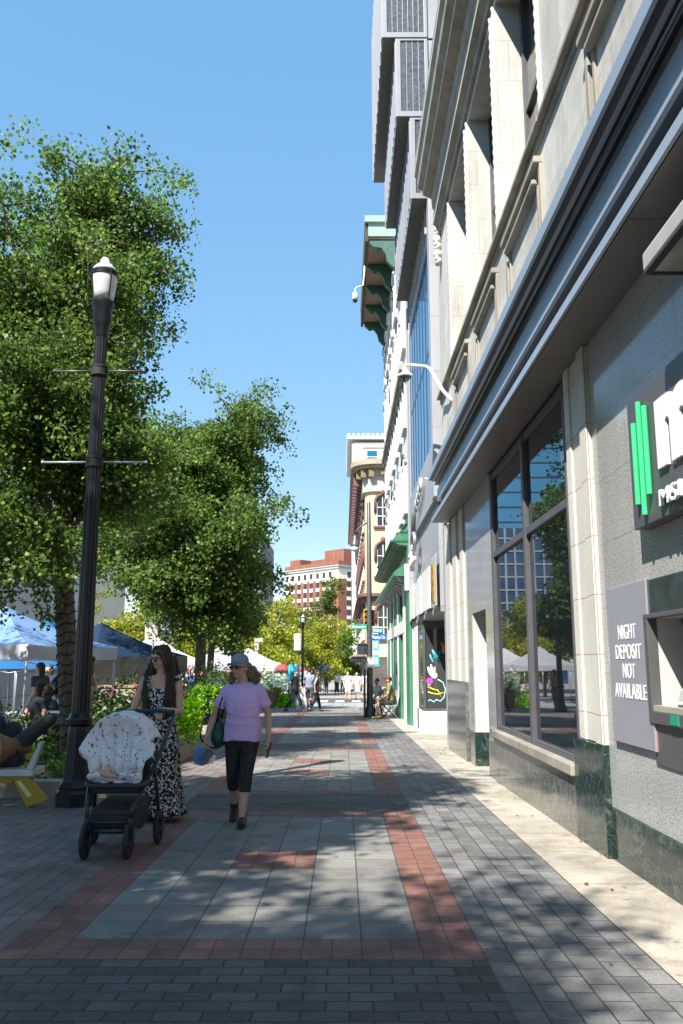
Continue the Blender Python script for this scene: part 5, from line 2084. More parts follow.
    bpart('pouch', m, pm('green_nylon', (.010, .075, .062), .55, .2, 10, .3), bag, .009, 3)
    m = MB()
    m.tube([(-.01, -.05, .24), (.02, -.10, .42), (.075, -.10, .56), (.115, -.03, .622), (.11, .06, .60), (.05, .12, .45), (0, .08, .24)], .012, 8)
    part('strap', m, MAT['blackmat'], bag, True, world=False)
    lf = thing('leaflets', 'fan of colourful paper leaflets in the hand of the woman in lilac', 'leaflets', W + Vector((-.37, -.10, .60)))
    PAP = [((.75, .75, .78), 'white_paper'), ((.60, .27, .05), 'orange_paper'), ((.05, .22, .55), 'blue_paper'), ((.10, .11, .13), 'dark_paper')]
    for k, (col, nme) in enumerate(PAP):
        m = MB()
        m.M = Matrix.Translation((.035 - .030 * k if k < 3 else .035, -.01 * k, .045)) @ Matrix.Rotation(radians((-62, -20, 14, 44)[k]), 4, 'Y') @ Matrix.Rotation(radians(12 - 7 * k), 4, 'Z')
        m.box(-.042, .042, -.001, .001, -.085, .075)
        part('sheet', m, pm(nme, col, .5, .12, 9), lf, world=False)
    ph = thing('phone', 'dark phone held low in the free hand of the woman in lilac', 'phone', W + Vector((.262, -.075, .70)))
    m = MB(); m.M = Matrix.Rotation(.25, 4, 'Y') @ Matrix.Rotation(.5, 4, 'Z'); m.box(-.005, .005, -.036, .036, -.075, .075)
    part('case', m, pm('phone_case', (.03, .025, .015), .3, .3, 20), ph, world=False, bevel=.003)
    m = MB(); m.M = Matrix.Rotation(.25, 4, 'Y') @ Matrix.Rotation(.5, 4, 'Z'); m.box(.0052, .0062, -.031, .031, -.066, .066)
    part('screen', m, DARKGLASS, ph, world=False)
    return root


woman_pushing()
pushchair()
woman_lilac()


# --------------------------------------------------------------- other people, farther away
def person(label, loc, rz=0, H=1.7, stride=.0, shirt=(.5, .5, .5), trousers=(.05, .06, .1), skin=SKIN, hair=(.04, .025, .015), cap=None, shorts=False, skirt=None, long_hair=False, sit=False, arms=None, vox=.014, yaw=0, shoes=(.03, .03, .03), group=None, sleeve=.6, bag=None):
    s = H / 1.7
    root = thing('person', label, 'person', loc, rz, group)
    root.scale = (s, s, s)
    key = '%02x%02x%02x' % tuple(int(c * 255) for c in shirt)
    SM = pm('shirt_cloth', shirt, .85, .12, 7, .3)
    TM = pm('trouser_cloth', trousers, .85, .15, 7, .2)
    b = MB()
    if sit:
        base = .46
        hips = [(k * .095, 0, base + .05) for k in (-1, 1)]
        kns = [(k * .13, -.42, base + .06) for k in (-1, 1)]
        ans = [(k * .13, -.40 - .10 * k, .09) for k in (-1, 1)]
        up = base - .86 + .05
        ly = -.05
    else:
        hips = [(k * .09, 0, .90) for k in (-1, 1)]
        kns = [(k * .085, -k * stride * .35 - .03, .50) for k in (-1, 1)]
        ans = [(k * .085, -k * stride + .04, .09 + (.04 if (k < 0 and stride > .2) else 0)) for k in (-1, 1)]
        up = 0
        ly = 0
    for hp, kn, an in zip(hips, kns, ans):
        b.cap(hp, .088, kn, .057)
        a_, k_ = Vector(an), Vector(kn)
        b.cap(k_, .053, k_.lerp(a_, .35), .053)
        b.cap(k_.lerp(a_, .35), .052, a_, .034)
        b.cap(a_ + Vector((0, .02, -.04)), .033, a_ + Vector((0, -.13, -.06)), .027)
    tors = [(0, 0, .82, .15, .11), (0, 0, .93, .165, .115), (0, ly * .3, 1.05, .145, .105), (0, ly * .6, 1.20, .16, .115), (0, ly, 1.32, .17, .105), (0, ly, 1.40, .15, .08), (0, ly, 1.44, .07, .055)]
    tors = [(x, y, z + up, rx, ry) for x, y, z, rx, ry in tors]
    b.loft(tors)
    b.cap((0, ly, 1.42 + up), .052, (0, ly - .02, 1.52 + up), .048)
    Mr = head(b, Vector((0, ly - .03, 1.585 + up)), yaw)
    A = arms or (((-.23, .06, 1.11), (-.24, -.10, .88)), ((.23, .06, 1.11), (.24, -.10, .88)))
    for k, (el, wr) in zip((-1, 1), A):
        sh = Vector((k * .175, ly, 1.385 + up))
        el, wr = Vector(el) + Vector((0, 0, up)), Vector(wr) + Vector((0, 0, up))
        b.cap(sh, .052, el, .038)
        b.cap(el, .038, wr, .026)
        hand(b, wr, wr - el, (-k, -.2, 0), (0, -1, .1), .5, 1.15)
    bpart('body', b, skin, root, vox * .75, 3)
    t = MB()
    t.loft([(x, y, z, rx + .016, ry + .016) for x, y, z, rx, ry in tors[(1 if not skirt else 2):]])
    for k, (el, wr) in zip((-1, 1), A):
        sh = Vector((k * .17, ly, 1.385 + up))
        e = sh.lerp(Vector(el) + Vector((0, 0, up)), sleeve)
        t.cap(sh - Vector((k * .02, 0, 0)), .060, sh, .063)
        cyl(t, sh, .064, e, .060)
    bpart('shirt', t, SM, root, vox, 2)
    if skirt:
        t = MB()
        t.loft([(0, 0, .52, .24, .20), (0, 0, .75, .21, .17), (0, 0, .95, .18, .13), (0, 0, 1.04, .16, .12)])
        bpart('skirt', t, pm('skirt_cloth', skirt, .85, .12, 7, .3), root, vox, 2)
    else:
        t = MB()
        t.loft([(x, y, z, rx + .012, ry + .012) for x, y, z, rx, ry in tors[:3]])
        for hp, kn, an in zip(hips, kns, ans):
            t.cap(hp, .098, kn, .074) if not shorts else t.cap(hp, .100, Vector(hp).lerp(Vector(kn), .85), .082)
            if not shorts:
                cyl(t, kn, .072, Vector(kn).lerp(Vector(an), .95), .055)
        bpart('shorts' if shorts else 'trousers', t, TM, root, vox, 2)
    for an in ans:
        m = MB(); a_ = Vector(an)
        m.cap(a_ + Vector((0, .03, -.045)), .045, a_ + Vector((0, -.13, -.052)), .036)
        bpart('shoe', m, pm('shoe', shoes, .6, .15, 9), root, vox, 2)
    HM = pm('hair', hair, .6, .25, 20)
    h = MB(); h.M = Mr
    h.ell((0, .026, .042), (.082, .094, .082))
    if long_hair:
        h.ell((0, .07, -.06), (.075, .05, .13))
    bpart('hair', h, HM, root, vox * .8, 2)
    if cap:
        c = MB(); c.M = Mr
        c.ell((0, .012, .066), (.092, .108, .072))
        c.ell((0, -.12, .045), (.07, .075, .012))
        bpart('cap', c, pm('cap_cloth', cap, .8, .1, 12), root, vox * .8, 2)
    return root


def at(u, Y):
    """street position of picture column u at distance Y (used once, to read the plan off the photo)"""
    x = (u - 343.3) / 830 * (Y * .984 + .1)
    return x, Y, gz(x, Y)


swing = (((-.23, .14, 1.12), (-.22, .12, .88)), ((.22, -.02, 1.12), (.22, -.26, .93)))
person('man in black tee, black trousers and blue cap striding across the plaza', (-1.95, 34.3, gz(0, 34.3)), radians(68), 1.70, .36, (.014, .014, .018), (.02, .022, .028), SKIN2, cap=(.03, .10, .22), arms=swing, shoes=(.02, .02, .02))
person('man with blue checked shirt and shorts walking beside a companion', (-1.42, 35.4, gz(0, 35.4)), radians(170), 1.76, .16, (.22, .26, .36), (.06, .07, .10), SKIN, shorts=True, arms=swing)
person('long-haired woman in black leggings and bare shoulders beside the checked shirt man', (-1.12, 35.0, gz(0, 35.0)), radians(110), 1.70, .26, (.05, .07, .10), (.012, .013, .018), SKIN2, long_hair=True, arms=swing, sleeve=.1)
person('person in white top and pale shorts in the sunny far plaza', (.26, 50.5, gz(0, 50.5)), radians(10), 1.72, .10, (.80, .80, .80), (.62, .60, .60), SKIN, hair=(.12, .07, .03), shorts=True, long_hair=True)
person('person in white blouse and light blue skirt in the sunny far plaza', (.82, 51, gz(0, 51)), radians(-15), 1.68, .08, (.75, .74, .76), (.4, .45, .6), SKIN2, hair=(.10, .05, .03), skirt=(.42, .50, .72), long_hair=True)
person('person in maroon top and blue jeans at the far crossing', (-1.45, 72, gz(0, 72)), radians(180), 1.72, .12, (.22, .03, .04), (.08, .16, .32), SKIN2)
person('person in white tee and dark trousers beside the dark umbrella', (-.55, 71, gz(0, 71)), radians(20), 1.80, .12, (.72, .74, .80), (.05, .06, .09), SKIN)
person('person in pale blue shirt farther down the crossing', (-.05, 73, gz(0, 73)), radians(200), 1.75, .15, (.50, .58, .74), (.20, .18, .16), SKIN)
person('person in white top and pale trousers near the traffic pole', (1.65, 66, gz(0, 66)), radians(15), 1.75, .15, (.82, .80, .76), (.55, .50, .42), SKIN)
person('person in dark shirt and tan shorts left of the maroon top', (-2.6, 70, gz(0, 70)), radians(180), 1.78, .12, (.06, .07, .10), (.35, .28, .20), SKIN, shorts=True)
for k, (x, y, sh, tr, lab, cp) in enumerate(((-6.35, 31.0, (.55, .50, .48), (.1, .1, .12), 'market visitor in grey tee with orange cap behind the flower bed', (.55, .18, .04)),
                                        (-5.9, 33.0, (.10, .26, .60), (.1, .1, .12), 'market visitor in bright blue tee behind the flower bed', None),
                                        (-6.6, 35.5, (.75, .75, .75), (.2, .2, .25), 'market visitor in white tee with red cap behind the flower bed', (.5, .03, .03)),
                                        (-7.0, 29.5, (.07, .06, .07), (.1, .1, .12), 'market visitor in black tee close to the white tent', None),
                                        (-5.0, 37.5, (.45, .20, .16), (.1, .1, .12), 'market visitor in rust red tee near the second trunk', None),
                                        (-4.6, 44.0, (.62, .60, .25), (.15, .15, .2), 'market visitor in yellow tee near the red umbrella', None),
                                        (-3.9, 48.0, (.12, .40, .55), (.15, .15, .2), 'market visitor in turquoise tee near the red umbrella', None))):
    person(lab, (x, y, gz(0, y)), radians(40 * k), 1.70 + .03 * (k % 3), .1, sh, tr, (SKIN, SKIN2)[k % 2], cap=cp, long_hair=k % 2 == 0, vox=.016)
# under the near blue tent
for k, (x, y, sh, lab, hr) in enumerate(((-6.05, 18.2, (.42, .50, .64), 'visitor in pale blue shirt under the near blue tent', (.10, .08, .06)),
                                     (-5.95, 16.6, (.05, .05, .06), 'dark-haired visitor in black under the near blue tent', (.02, .015, .012)),
                                     (-5.35, 17.8, (.40, .11, .05), 'visitor in rust orange top beside the near tree trunk', (.06, .03, .02)),
                                     (-6.75, 19.4, (.60, .60, .60), 'visitor in white shirt at the back of the near blue tent', (.05, .03, .02)))):
    person(lab, (x, y, gz(0, y)), radians(200 + 50 * k), 1.68, .05, sh, (.04, .045, .06), (SKIN2, SKIN)[k % 2], hair=hr, long_hair=k != 0, vox=.014)
fwd = (((-.24, -.12, 1.10), (-.14, -.36, 1.08)), ((.24, -.12, 1.10), (.14, -.36, 1.08)))
for k, (x, y, sh, lab) in enumerate(((-5.25, 14.6, (.03, .03, .035), 'seated dark-haired visitor in black under the edge of the near blue tent'), (-4.95, 15.9, (.10, .11, .13), 'seated visitor in charcoal top beside the tent leg'), (-5.7, 13.9, (.22, .17, .14), 'seated visitor in brown top at the left under the near blue tent'))):
    person(lab, (x, y, gz(0, y)), radians(150 + 60 * k), 1.68, 0, sh, (.03, .03, .04), SKIN2, hair=(.02, .014, .01), sit=True, long_hair=True, vox=.014)
person('seated person in bright red top at the left edge of the picture', (-4.62, 10.55, gz(0, 10.5)), radians(160), 1.70, 0, (.62, .012, .015), (.03, .03, .04), SKIN2, sit=True, arms=fwd, vox=.012)
# group seated by the green shop front
lean = (((-.24, -.14, 1.13), (-.12, -.34, .98)), ((.24, -.14, 1.13), (.12, -.34, .98)))
person('seated man in olive tee, dark shorts and yellow shoes by the green shop front', (1.62, 29.3, gz(0, 29.3)), radians(-82), 1.78, 0, (.17, .18, .055), (.05, .045, .04), SKIN, cap=(.20, .05, .04), sit=True, arms=lean, shorts=True, vox=.012, shoes=(.70, .55, .10))
person('seated person in blue cap behind the olive tee man', (1.70, 30.4, gz(0, 30.4)), radians(-75), 1.75, 0, (.10, .10, .11), (.04, .04, .05), SKIN, cap=(.03, .22, .45), sit=True, arms=lean, vox=.013)
person('seated person in pale top bending forward beside the traffic pole', (1.30, 31.4, gz(0, 31.4)), radians(-60), 1.70, 0, (.66, .60, .52), (.30, .22, .16), SKIN, sit=True, arms=lean, shorts=True, vox=.013)


def folding_chair(label, x, y, rz):
    root = thing('folding_chair', label, 'chair', (x, y, gz(0, y)), rz, 'folding chairs by the green shop front')
    for k in (-1, 1):
        m = MB()
        m.tube([(k * .24, -.22, .0), (k * .24, .20, .47), (k * .24, .26, .95)], .014, 8)
        m.tube([(k * .24, .24, .0), (k * .24, -.22, .44)], .014, 8)
        part('side_frame', m, MAT['alu'], root, True, world=False)
    m = MB(); m.box(-.23, .23, -.22, .20, .435, .455)
    part('seat', m, pm('chair_fabric', (.45, .46, .42), .8, .1, 8), root, world=False)
    m = MB(); m.box(-.235, .235, .225, .245, .62, .94)
    part('backrest', m, pm('chair_fabric_back', (.45, .46, .42), .8, .1, 8), root, world=False)
    return root


folding_chair('folding chair under the olive tee man', 1.62, 29.3, radians(-82))
folding_chair('folding chair under the person in the blue cap', 1.70, 30.4, radians(-75))
folding_chair('folding chair under the bending person beside the pole', 1.30, 31.4, radians(-60))
# ------------------------------------------------------------------ lamp posts
def lamp_post(label, x, y, arms=True, banner=None, scale=1.0):
    root = thing('lamp_post', label, 'street lamp', (x, y, gz(x, y)), 0, 'black lamp posts along the plaza')
    root.scale = (scale,) * 3
    P = MAT['black']
    m = MB()
    m.lathe([(.235, 0), (.235, .14), (.215, .165), (.20, .175), (.205, .20), (.19, .235), (.165, .26), (.155, .30), (.135, .60), (.128, .80), (.12, .86)], (0, 0, 0), 8)
    part('base', m, P, root, world=False, bevel=.006)
    m = MB()
    m.lathe([(.12, .86), (.145, .88), (.148, .93), (.125, .955), (.112, 1.0)], (0, 0, 0), 24)
    part('collar', m, P, root, True, world=False, auto=40)
    m = MB()
    n = 16
    prof = []
    for z, r in ((.99, .103), (2.2, .095), (4.0, .083), (5.55, .074)):
        prof.append((r, z))
    vs, fs = [], []
    for r, z in prof:
        for k in range(2 * n):
            a = pi * k / n
            rr_ = r * (1.0 if k % 2 else .93)
            vs.append((rr_ * cos(a), rr_ * sin(a), z))
    for i in range(len(prof) - 1):
        for k in range(2 * n):
            k2 = (k + 1) % (2 * n)
            fs.append((i * 2 * n + k, i * 2 * n + k2, (i + 1) * 2 * n + k2, (i + 1) * 2 * n + k))
    m.add(vs, fs)
    part('shaft', m, P, root, world=False)
    m = MB()
    m.lathe([(.074, 5.50), (.085, 5.53), (.085, 5.60), (.10, 5.64), (.115, 5.70), (.115, 5.86), (.135, 5.90), (.14, 5.96), (.125, 5.98)], (0, 0, 0), 24)
    part('lantern_cup', m, P, root, True, world=False, auto=35)
    m = MB()
    m.lathe([(.115, 5.98), (.135, 6.08), (.152, 6.22), (.158, 6.31), (.150, 6.34)], (0, 0, 0), 24)
    part('globe', m, pm('ribbed_lantern_glass', (.60, .62, .60), .15, .12, 12, spec=.8), root, True, world=False)
    m = MB()
    m.lathe([(.165, 6.30), (.168, 6.36), (.155, 6.37)], (0, 0, 0), 24)
    for k in range(4):
        a = pi / 4 + pi / 2 * k
        m.tube([(.135 * cos(a), .135 * sin(a), 5.96), (.152 * cos(a), .152 * sin(a), 6.1), (.168 * cos(a), .168 * sin(a), 6.25), (.168 * cos(a), .168 * sin(a), 6.33)], .009, 6)
    part('cage', m, P, root, True, world=False, auto=40)
    m = MB()
    m.lathe([(.152, 6.365), (.14, 6.41), (.10, 6.455), (.065, 6.475), (.058, 6.52), (.04, 6.555), (.012, 6.57)], (0, 0, 0), 24)
    part('lantern_top', m, pm('lantern_top_glass', (.55, .60, .64), .12, .08, 6, spec=.8), root, True, world=False)
    if arms:
        for z, l in ((5.07, .55), (3.925, .62)):
            for k in (-1, 1):
                m = MB()
                m.tube([(k * .08, 0, z), (k * l, 0, z)], .014, 8)
                m.ell((k * l, 0, z), (.022, .022, .022), None, 8, 6)
                part('banner_arm', m, MAT['alu'] if z < 4.5 else MAT['steel'], root, True, world=False)
            m = MB()
            m.lathe([(.098, -.07), (.104, -.06), (.104, -.045), (.098, -.04), (.098, .035), (.104, .04), (.104, .055), (.098, .06)], (0, 0, z), 20)
            part('clamp', m, MAT['blackmat'], root, world=False)
    if banner:
        side, z0, z1, wd, col, col2 = banner
        for z in (z0 - .02, z1 + .02):
            m = MB(); m.tube([(side * .07, 0, z), (side * (wd + .16), 0, z)], .014, 6)
            part('banner_arm', m, P, root, True, world=False)
        m = MB()
        nn = 12
        vs, fs = [], []
        for j in range(nn + 1):
            for i in range(5):
                vs.append((side * (.13 + wd * i / 4), .015 * sin(j * .9 + i), z0 + (z1 - z0) * j / nn))
        for j in range(nn):
            for i in range(4):
                a = j * 5 + i
                fs.append((a, a + 1, a + 6, a + 5))
        m.add(vs, fs)
        mt, nt, b = nm('banner_cloth')
        tc = N(nt, 'ShaderNodeTexCoord'); s = N(nt, 'ShaderNodeSeparateXYZ')
        nt.links.new(tc.outputs['Generated'], s.inputs[0])
        nt.links.new(ramp(nt, s.outputs['Z'], [(0, col), (.45, col), (.5, col2), (.62, col2), (.66, col), (.9, col), (.93, col2), (1, col2)]), b.inputs['Base Color'])
        bo = part('banner', m, mt, root, True, world=False)
        so = bo.modifiers.new('Solidify', 'SOLIDIFY'); so.thickness = .004
    return root


lamp_post('tall black lamp post with thin banner rods beside the pushchair', -2.985, 9.68)
lamp_post('black lamp post with blue and white banner behind the second tree', -4.52, 34.7, False, (-1, 3.6, 5.6, .75, (.62, .64, .68), (.02, .10, .45)), 1.12)
lamp_post('slim lamp post with pale pink banner in the middle distance', -1.93, 40.0, False, (-1, 3.95, 5.2, .5, (.78, .66, .64), (.74, .45, .42)), .66)
wl = thing('white_lamp', 'thin white lamp pole with flat head above the white tent', 'street lamp', (-6.2, 60, gz(0, 60)))
m = MB(); m.tube([(-6.2, 60, -1), (-6.2, 60, 2.9)], .07, 8)
part('pole', m, MAT['white'], wl, True)
m = MB(); m.box(-6.3, -5.75, 59.8, 60.2, 2.9, 3.1); m.box(-6.32, -6.05, 59.9, 60.1, 2.3, 2.9)
part('lamp_head', m, MAT['white'], wl, bevel=.02)

# ------------------------------------------------------------------ traffic pole with signs at the far corner
tp = thing('traffic_pole', 'dark traffic pole with lamp arm and street name signs at the corner', 'traffic pole', (.95, 30.4, gz(0, 30.4)))
m = MB()
m.lathe([(.19, 0), (.19, .25), (.14, .32), (.115, .5), (.10, 3), (.07, 7.75), (.03, 7.82)], (.95, 30.4, gz(0, 30.4)), 12)
part('pole', m, MAT['steel'], tp, True, auto=40)
m = MB()
m.tube([(.95, 30.4, 6.55), (.7, 30.4, 6.42), (.5, 30.4, 6.25), (.435, 30.4, 6.1)], .03, 8)
part('lamp_arm', m, MAT['steel'], tp, True)
m = MB()
m.lathe([(.03, .42), (.07, .36), (.10, .2), (.16, .12), (.17, 0)], (.435, 30.4, 5.65), 14)
part('lantern', m, MAT['steel'], tp, True, auto=40)
m = MB(); m.lathe([(.13, 0), (.15, -.1), (.10, -.19), (.03, -.22)], (.435, 30.4, 5.65), 14)
part('globe', m, pm('white_globe', (.7, .7, .68), .2, .05, 5), tp, True)
GRN, BLU = MAT['signgreen'], MAT['signblue']
for nme, x0, x1, z0, z1, yy, mt, tx, rz in (('street_sign', .26, .86, 2.60, 2.79, 30.28, GRN, 'Ottawa Ave', 0), ('street_sign', 1.05, 1.42, 2.46, 2.66, 30.22, GRN, 'Ottawa', 0), ('street_sign', 1.0, 1.55, 2.20, 2.43, 30.25, BLU, 'Monroe Ctr', 0)):
    m = MB(); m.box(x0, x1, yy, yy + .02, z0, z1)
    s = part(nme, m, mt, tp, bevel=.004)
    text_on('lettering', tx, (z1 - z0) * .72, ((x0 + x1) / 2, yy - .003, z0 + (z1 - z0) * .27), s, MAT['signwhite'], '-y', 1, .003, .001, fit=(x1 - x0) * .82)
for x, z, mt in ((.83, 3.02, MAT['yellow']), (1.07, 3.0, pm('signal_back', (.20, .09, .03), .5, .1, 4))):
    m = MB()
    m.box(x - .09, x + .09, 30.55, 30.7, z - .28, z + .32)
    s = part('traffic_signal', m, mt, tp, bevel=.015)
    for k in range(3):
        m = MB(); m.M = Matrix.Translation((x, 30.53, z - .18 + k * .2)) @ Matrix.Rotation(pi / 2, 4, 'X')
        m.lathe([(.065, 0), (.075, .08), (.06, .08), (.05, .0)], (0, 0, 0), 14)
        part('visor', m, mt, s, world=True)
m = MB(); m.box(.25, .30, 30.25, 30.32, 2.60, 2.78)
part('sign_clip', m, MAT['yellow'], tp)
for x0, x1, z0, z1 in ((.50, .88, 1.70, 2.08), (.28, .82, 1.42, 1.62)):
    m = MB(); m.box(x0, x1, 30.3, 30.55, z0, z1)
    s = part('walk_signal', m, MAT['bluedark'], tp, bevel=.02)
    m = MB(); m.box(x0 + .03, x1 - .03, 30.26, 30.299, z1 - .03, z1 + .01)
    part('hood', m, MAT['blackmat'], s)
m = MB(); m.box(.86, 1.10, 30.24, 30.26, 1.25, 1.62)
part('white_notice', m, MAT['signwhite'], tp)
m = MB(); m.box(.72, .80, 30.2, 30.45, -.49, 1.2)
part('push_button_post', m, MAT['bluedark'], tp, bevel=.01)
# hanging blue shop signs beyond and the white awning arm
hb = thing('hanging_sign', 'pair of light blue hanging signs on a white bracket beyond the pole', 'sign', (2.0, 38, 1.5))
for z in (1.25, 1.95):
    m = MB(); m.box(1.35, 1.62, 37.98, 38.04, z, z + .52)
    part('sign_board', m, pm('light_blue_board', (.05, .42, .66), .4, .06, 4), hb, bevel=.01)
    m = MB()
    m.box(1.42, 1.54, 37.97, 37.979, z + .12, z + .40)
    part('symbol', m, MAT['signwhite'], hb)
m = MB(); m.tube([(1.2, 38, 1.80), (2.05, 38, 1.93)], .035, 8); m.tube([(1.2, 38, 1.88), (2.05, 38, 2.0)], .03, 8)
part('bracket', m, MAT['white'], hb)
# bicycles chained by the pole (dark clutter of wheels)


def bicycle(label, x, y, rz, col, group=None, scale=1.0):
    root = thing('bicycle', label, 'bicycle', (x, y, gz(x, y)), rz, group)
    root.scale = (scale,) * 3
    FR_ = pm('bicycle_frame', col, .35, .1, 6)
    for px_ in (-.5, .52):
        m = MB()
        m.M = Matrix.Translation((px_, 0, .34)) @ Matrix.Rotation(pi / 2, 4, 'X')
        ring = [(.318 * cos(2 * pi * k / 32), .318 * sin(2 * pi * k / 32), 0) for k in range(33)]
        m.tube(ring, .021, 8)
        w_ = part('wheel', m, MAT['blackmat'], root, True, world=False)
        m = MB()
        m.M = Matrix.Translation((px_, 0, .34)) @ Matrix.Rotation(pi / 2, 4, 'X')
        m.tube([(.296 * cos(2 * pi * k / 32), .296 * sin(2 * pi * k / 32), 0) for k in range(33)], .008, 6)
        for k in range(14):
            a = 2 * pi * k / 14
            m.tube([(.02 * cos(a), .02 * sin(a), 0), (.296 * cos(a), .296 * sin(a), 0)], .0025, 4)
        part('rim', m, MAT['alu'], w_, True, world=False)
    m = MB()
    bb_, seat, headt = (-.08, 0, .30), (-.20, 0, .82), (.36, 0, .80)
    for a, b in (((-.5, 0, .34), bb_), ((-.5, 0, .34), (-.17, 0, .72)), (bb_, seat), (bb_, (.40, 0, .68)), ((-.17, 0, .74), headt), (headt, (.42, 0, .62)), ((.42, 0, .62), (.52, 0, .34)), (headt, (.34, 0, .95))):
        m.tube([a, b], .017, 8)
    part('frame', m, FR_, root, True, world=False)
    m = MB(); m.ell((-.22, 0, .87), (.13, .065, .035), None, 12, 8); m.tube([(-.20, 0, .80), (-.21, 0, .86)], .014, 6)
    part('saddle', m, MAT['blackmat'], root, True, world=False)
    m = MB(); m.tube([(.28, -.30, 1.0), (.34, -.12, .98), (.34, 0, .96), (.34, .12, .98), (.28, .30, 1.0)], .013, 8)
    part('handlebar', m, MAT['alu'], root, True, world=False)
    m = MB()
    m.tube([(-.08, -.08, .30), (-.08, .08, .30)], .012, 6); m.tube([(-.08, .08, .30), (.05, .10, .19)], .010, 6); m.tube([(-.08, -.08, .30), (-.21, -.10, .41)], .010, 6)
    part('crank', m, MAT['steel'], root, True, world=False)
    return root


bicycle('bicycle leaning behind the lime green vine planter', -3.0, 16.75, radians(28), (.03, .05, .10))
bicycle('dark bicycle parked right behind the traffic pole', 1.15, 33.0, radians(72), (.02, .02, .025), 'bicycles parked by the far pole')
bicycle('pale bicycle parked beyond the seated group', 1.55, 34.2, radians(80), (.4, .4, .4), 'bicycles parked by the far pole')

# ------------------------------------------------------------------ tents, umbrellas, tall blue column
def cloth_mat(name, col, trans=.35):
    m, nt, b = nm(name)
    tc = N(nt, 'ShaderNodeTexCoord')
    n = N(nt, 'ShaderNodeTexNoise', Scale=2.2, Detail=4)
    nt.links.new(tc.outputs['Object'], n.inputs['Vector'])
    c = ramp(nt, n.outputs[0], [(.3, [x * .9 for x in col]), (.7, [min(1, x * 1.06) for x in col])])
    nt.links.new(c, b.inputs['Base Color'])
    b.inputs['Roughness'].default_value = .7
    t = N(nt, 'ShaderNodeBsdfTranslucent')
    nt.links.new(c, t.inputs['Color'])
    mx = N(nt, 'ShaderNodeMixShader'); mx.inputs[0].default_value = trans
    nt.links.new(b.outputs[0], mx.inputs[1]); nt.links.new(t.outputs[0], mx.inputs[2])
    nt.links.new(mx.outputs[0], nt.nodes['Material Output'].inputs['Surface'])
    bp = N(nt, 'ShaderNodeBump', Strength=.3, Distance=.05)
    nt.links.new(n.outputs[0], bp.inputs['Height']); nt.links.new(bp.outputs[0], b.inputs['Normal'])
    return m


def tent(label, x, y, rz, half, eave, peak, top, val, vh=.28, group='market tents on the plaza', wall=None, trans=.35):
    root = thing('market_tent', label, 'tent', (x, y, gz(x, y)), rz, group)
    h = half
    n = 8
    m = MB()
    cs = [(-h, -h), (h, -h), (h, h), (-h, h)]
    for k in range(4):
        a, b = cs[k], cs[(k + 1) % 4]
        vs, fs = [], []
        for j in range(n + 1):
            t = j / n
            for i in range(n + 1):
                s = i / n
                px_ = (a[0] * (1 - s) + b[0] * s) * (1 - t)
                py_ = (a[1] * (1 - s) + b[1] * s) * (1 - t)
                z = eave + (peak - eave) * t - .10 * sin(pi * t) * (1 - .3 * sin(pi * s)) - .05 * sin(pi * s) * (1 - t)
                vs.append((px_, py_, z))
        for j in range(n):
            for i in range(n):
                q = j * (n + 1) + i
                fs.append((q, q + 1, q + n + 2, q + n + 1))
        m.add(vs, fs)
    o = part('canopy', m, cloth_mat('tent_canopy', top, trans), root, True, world=False)
    bm = bmesh.new(); bm.from_mesh(o.data); bmesh.ops.remove_doubles(bm, verts=bm.verts, dist=.001); bmesh.ops.recalc_face_normals(bm, faces=bm.faces); bm.to_mesh(o.data); bm.free()
    o.data.set_sharp_from_angle(angle=radians(25))
    VM = cloth_mat('tent_valance', val, trans * .6)
    for k in range(4):
        a, b = cs[k], cs[(k + 1) % 4]
        m = MB()
        vs, fs = [], []
        for i in range(13):
            s = i / 12
            for z in (eave + .0 - .05 * sin(pi * s), eave - vh - .02 * sin(pi * s)):
                vs.append(((a[0] * (1 - s) + b[0] * s) * 1.004, (a[1] * (1 - s) + b[1] * s) * 1.004, z))
        for i in range(12):
            fs.append((2 * i, 2 * i + 1, 2 * i + 3, 2 * i + 2))
        m.add(vs, fs)
        part('valance', m, VM, root, True, world=False)
    for sx, sy in cs:
        m = MB(); q = .975
        m.tube([(sx * q, sy * q, 0), (sx * q, sy * q, eave - .02)], .024, 6)
        part('leg', m, MAT['alu'], root, True, world=False)
    m = MB()
    for k in range(4):
        a, b = cs[k], cs[(k + 1) % 4]
        q = .97
        m.tube([(a[0] * q, a[1] * q, eave - .12), ((a[0] + b[0]) * .5 * q, (a[1] + b[1]) * .5 * q, eave - .42), (b[0] * q, b[1] * q, eave - .12)], .014, 5)
    part('truss', m, MAT['alu'], root, True, world=False)
    if wall:
        side, col = wall
        a, b = cs[side], cs[(side + 1) % 4]
        m = MB()
        vs, fs = [], []
        for i in range(17):
            s = i / 16
            for z in (.05, eave - .05):
                vs.append((a[0] * (1 - s) + b[0] * s + .02 * sin(i * 1.9), a[1] * (1 - s) + b[1] * s + .02 * sin(i * 1.9), z))
        for i in range(16):
            fs.append((2 * i, 2 * i + 1, 2 * i + 3, 2 * i + 2))
        m.add(vs, fs)
        part('side_wall', m, cloth_mat('tent_wall', col, .25), root, True, world=False)
    return root


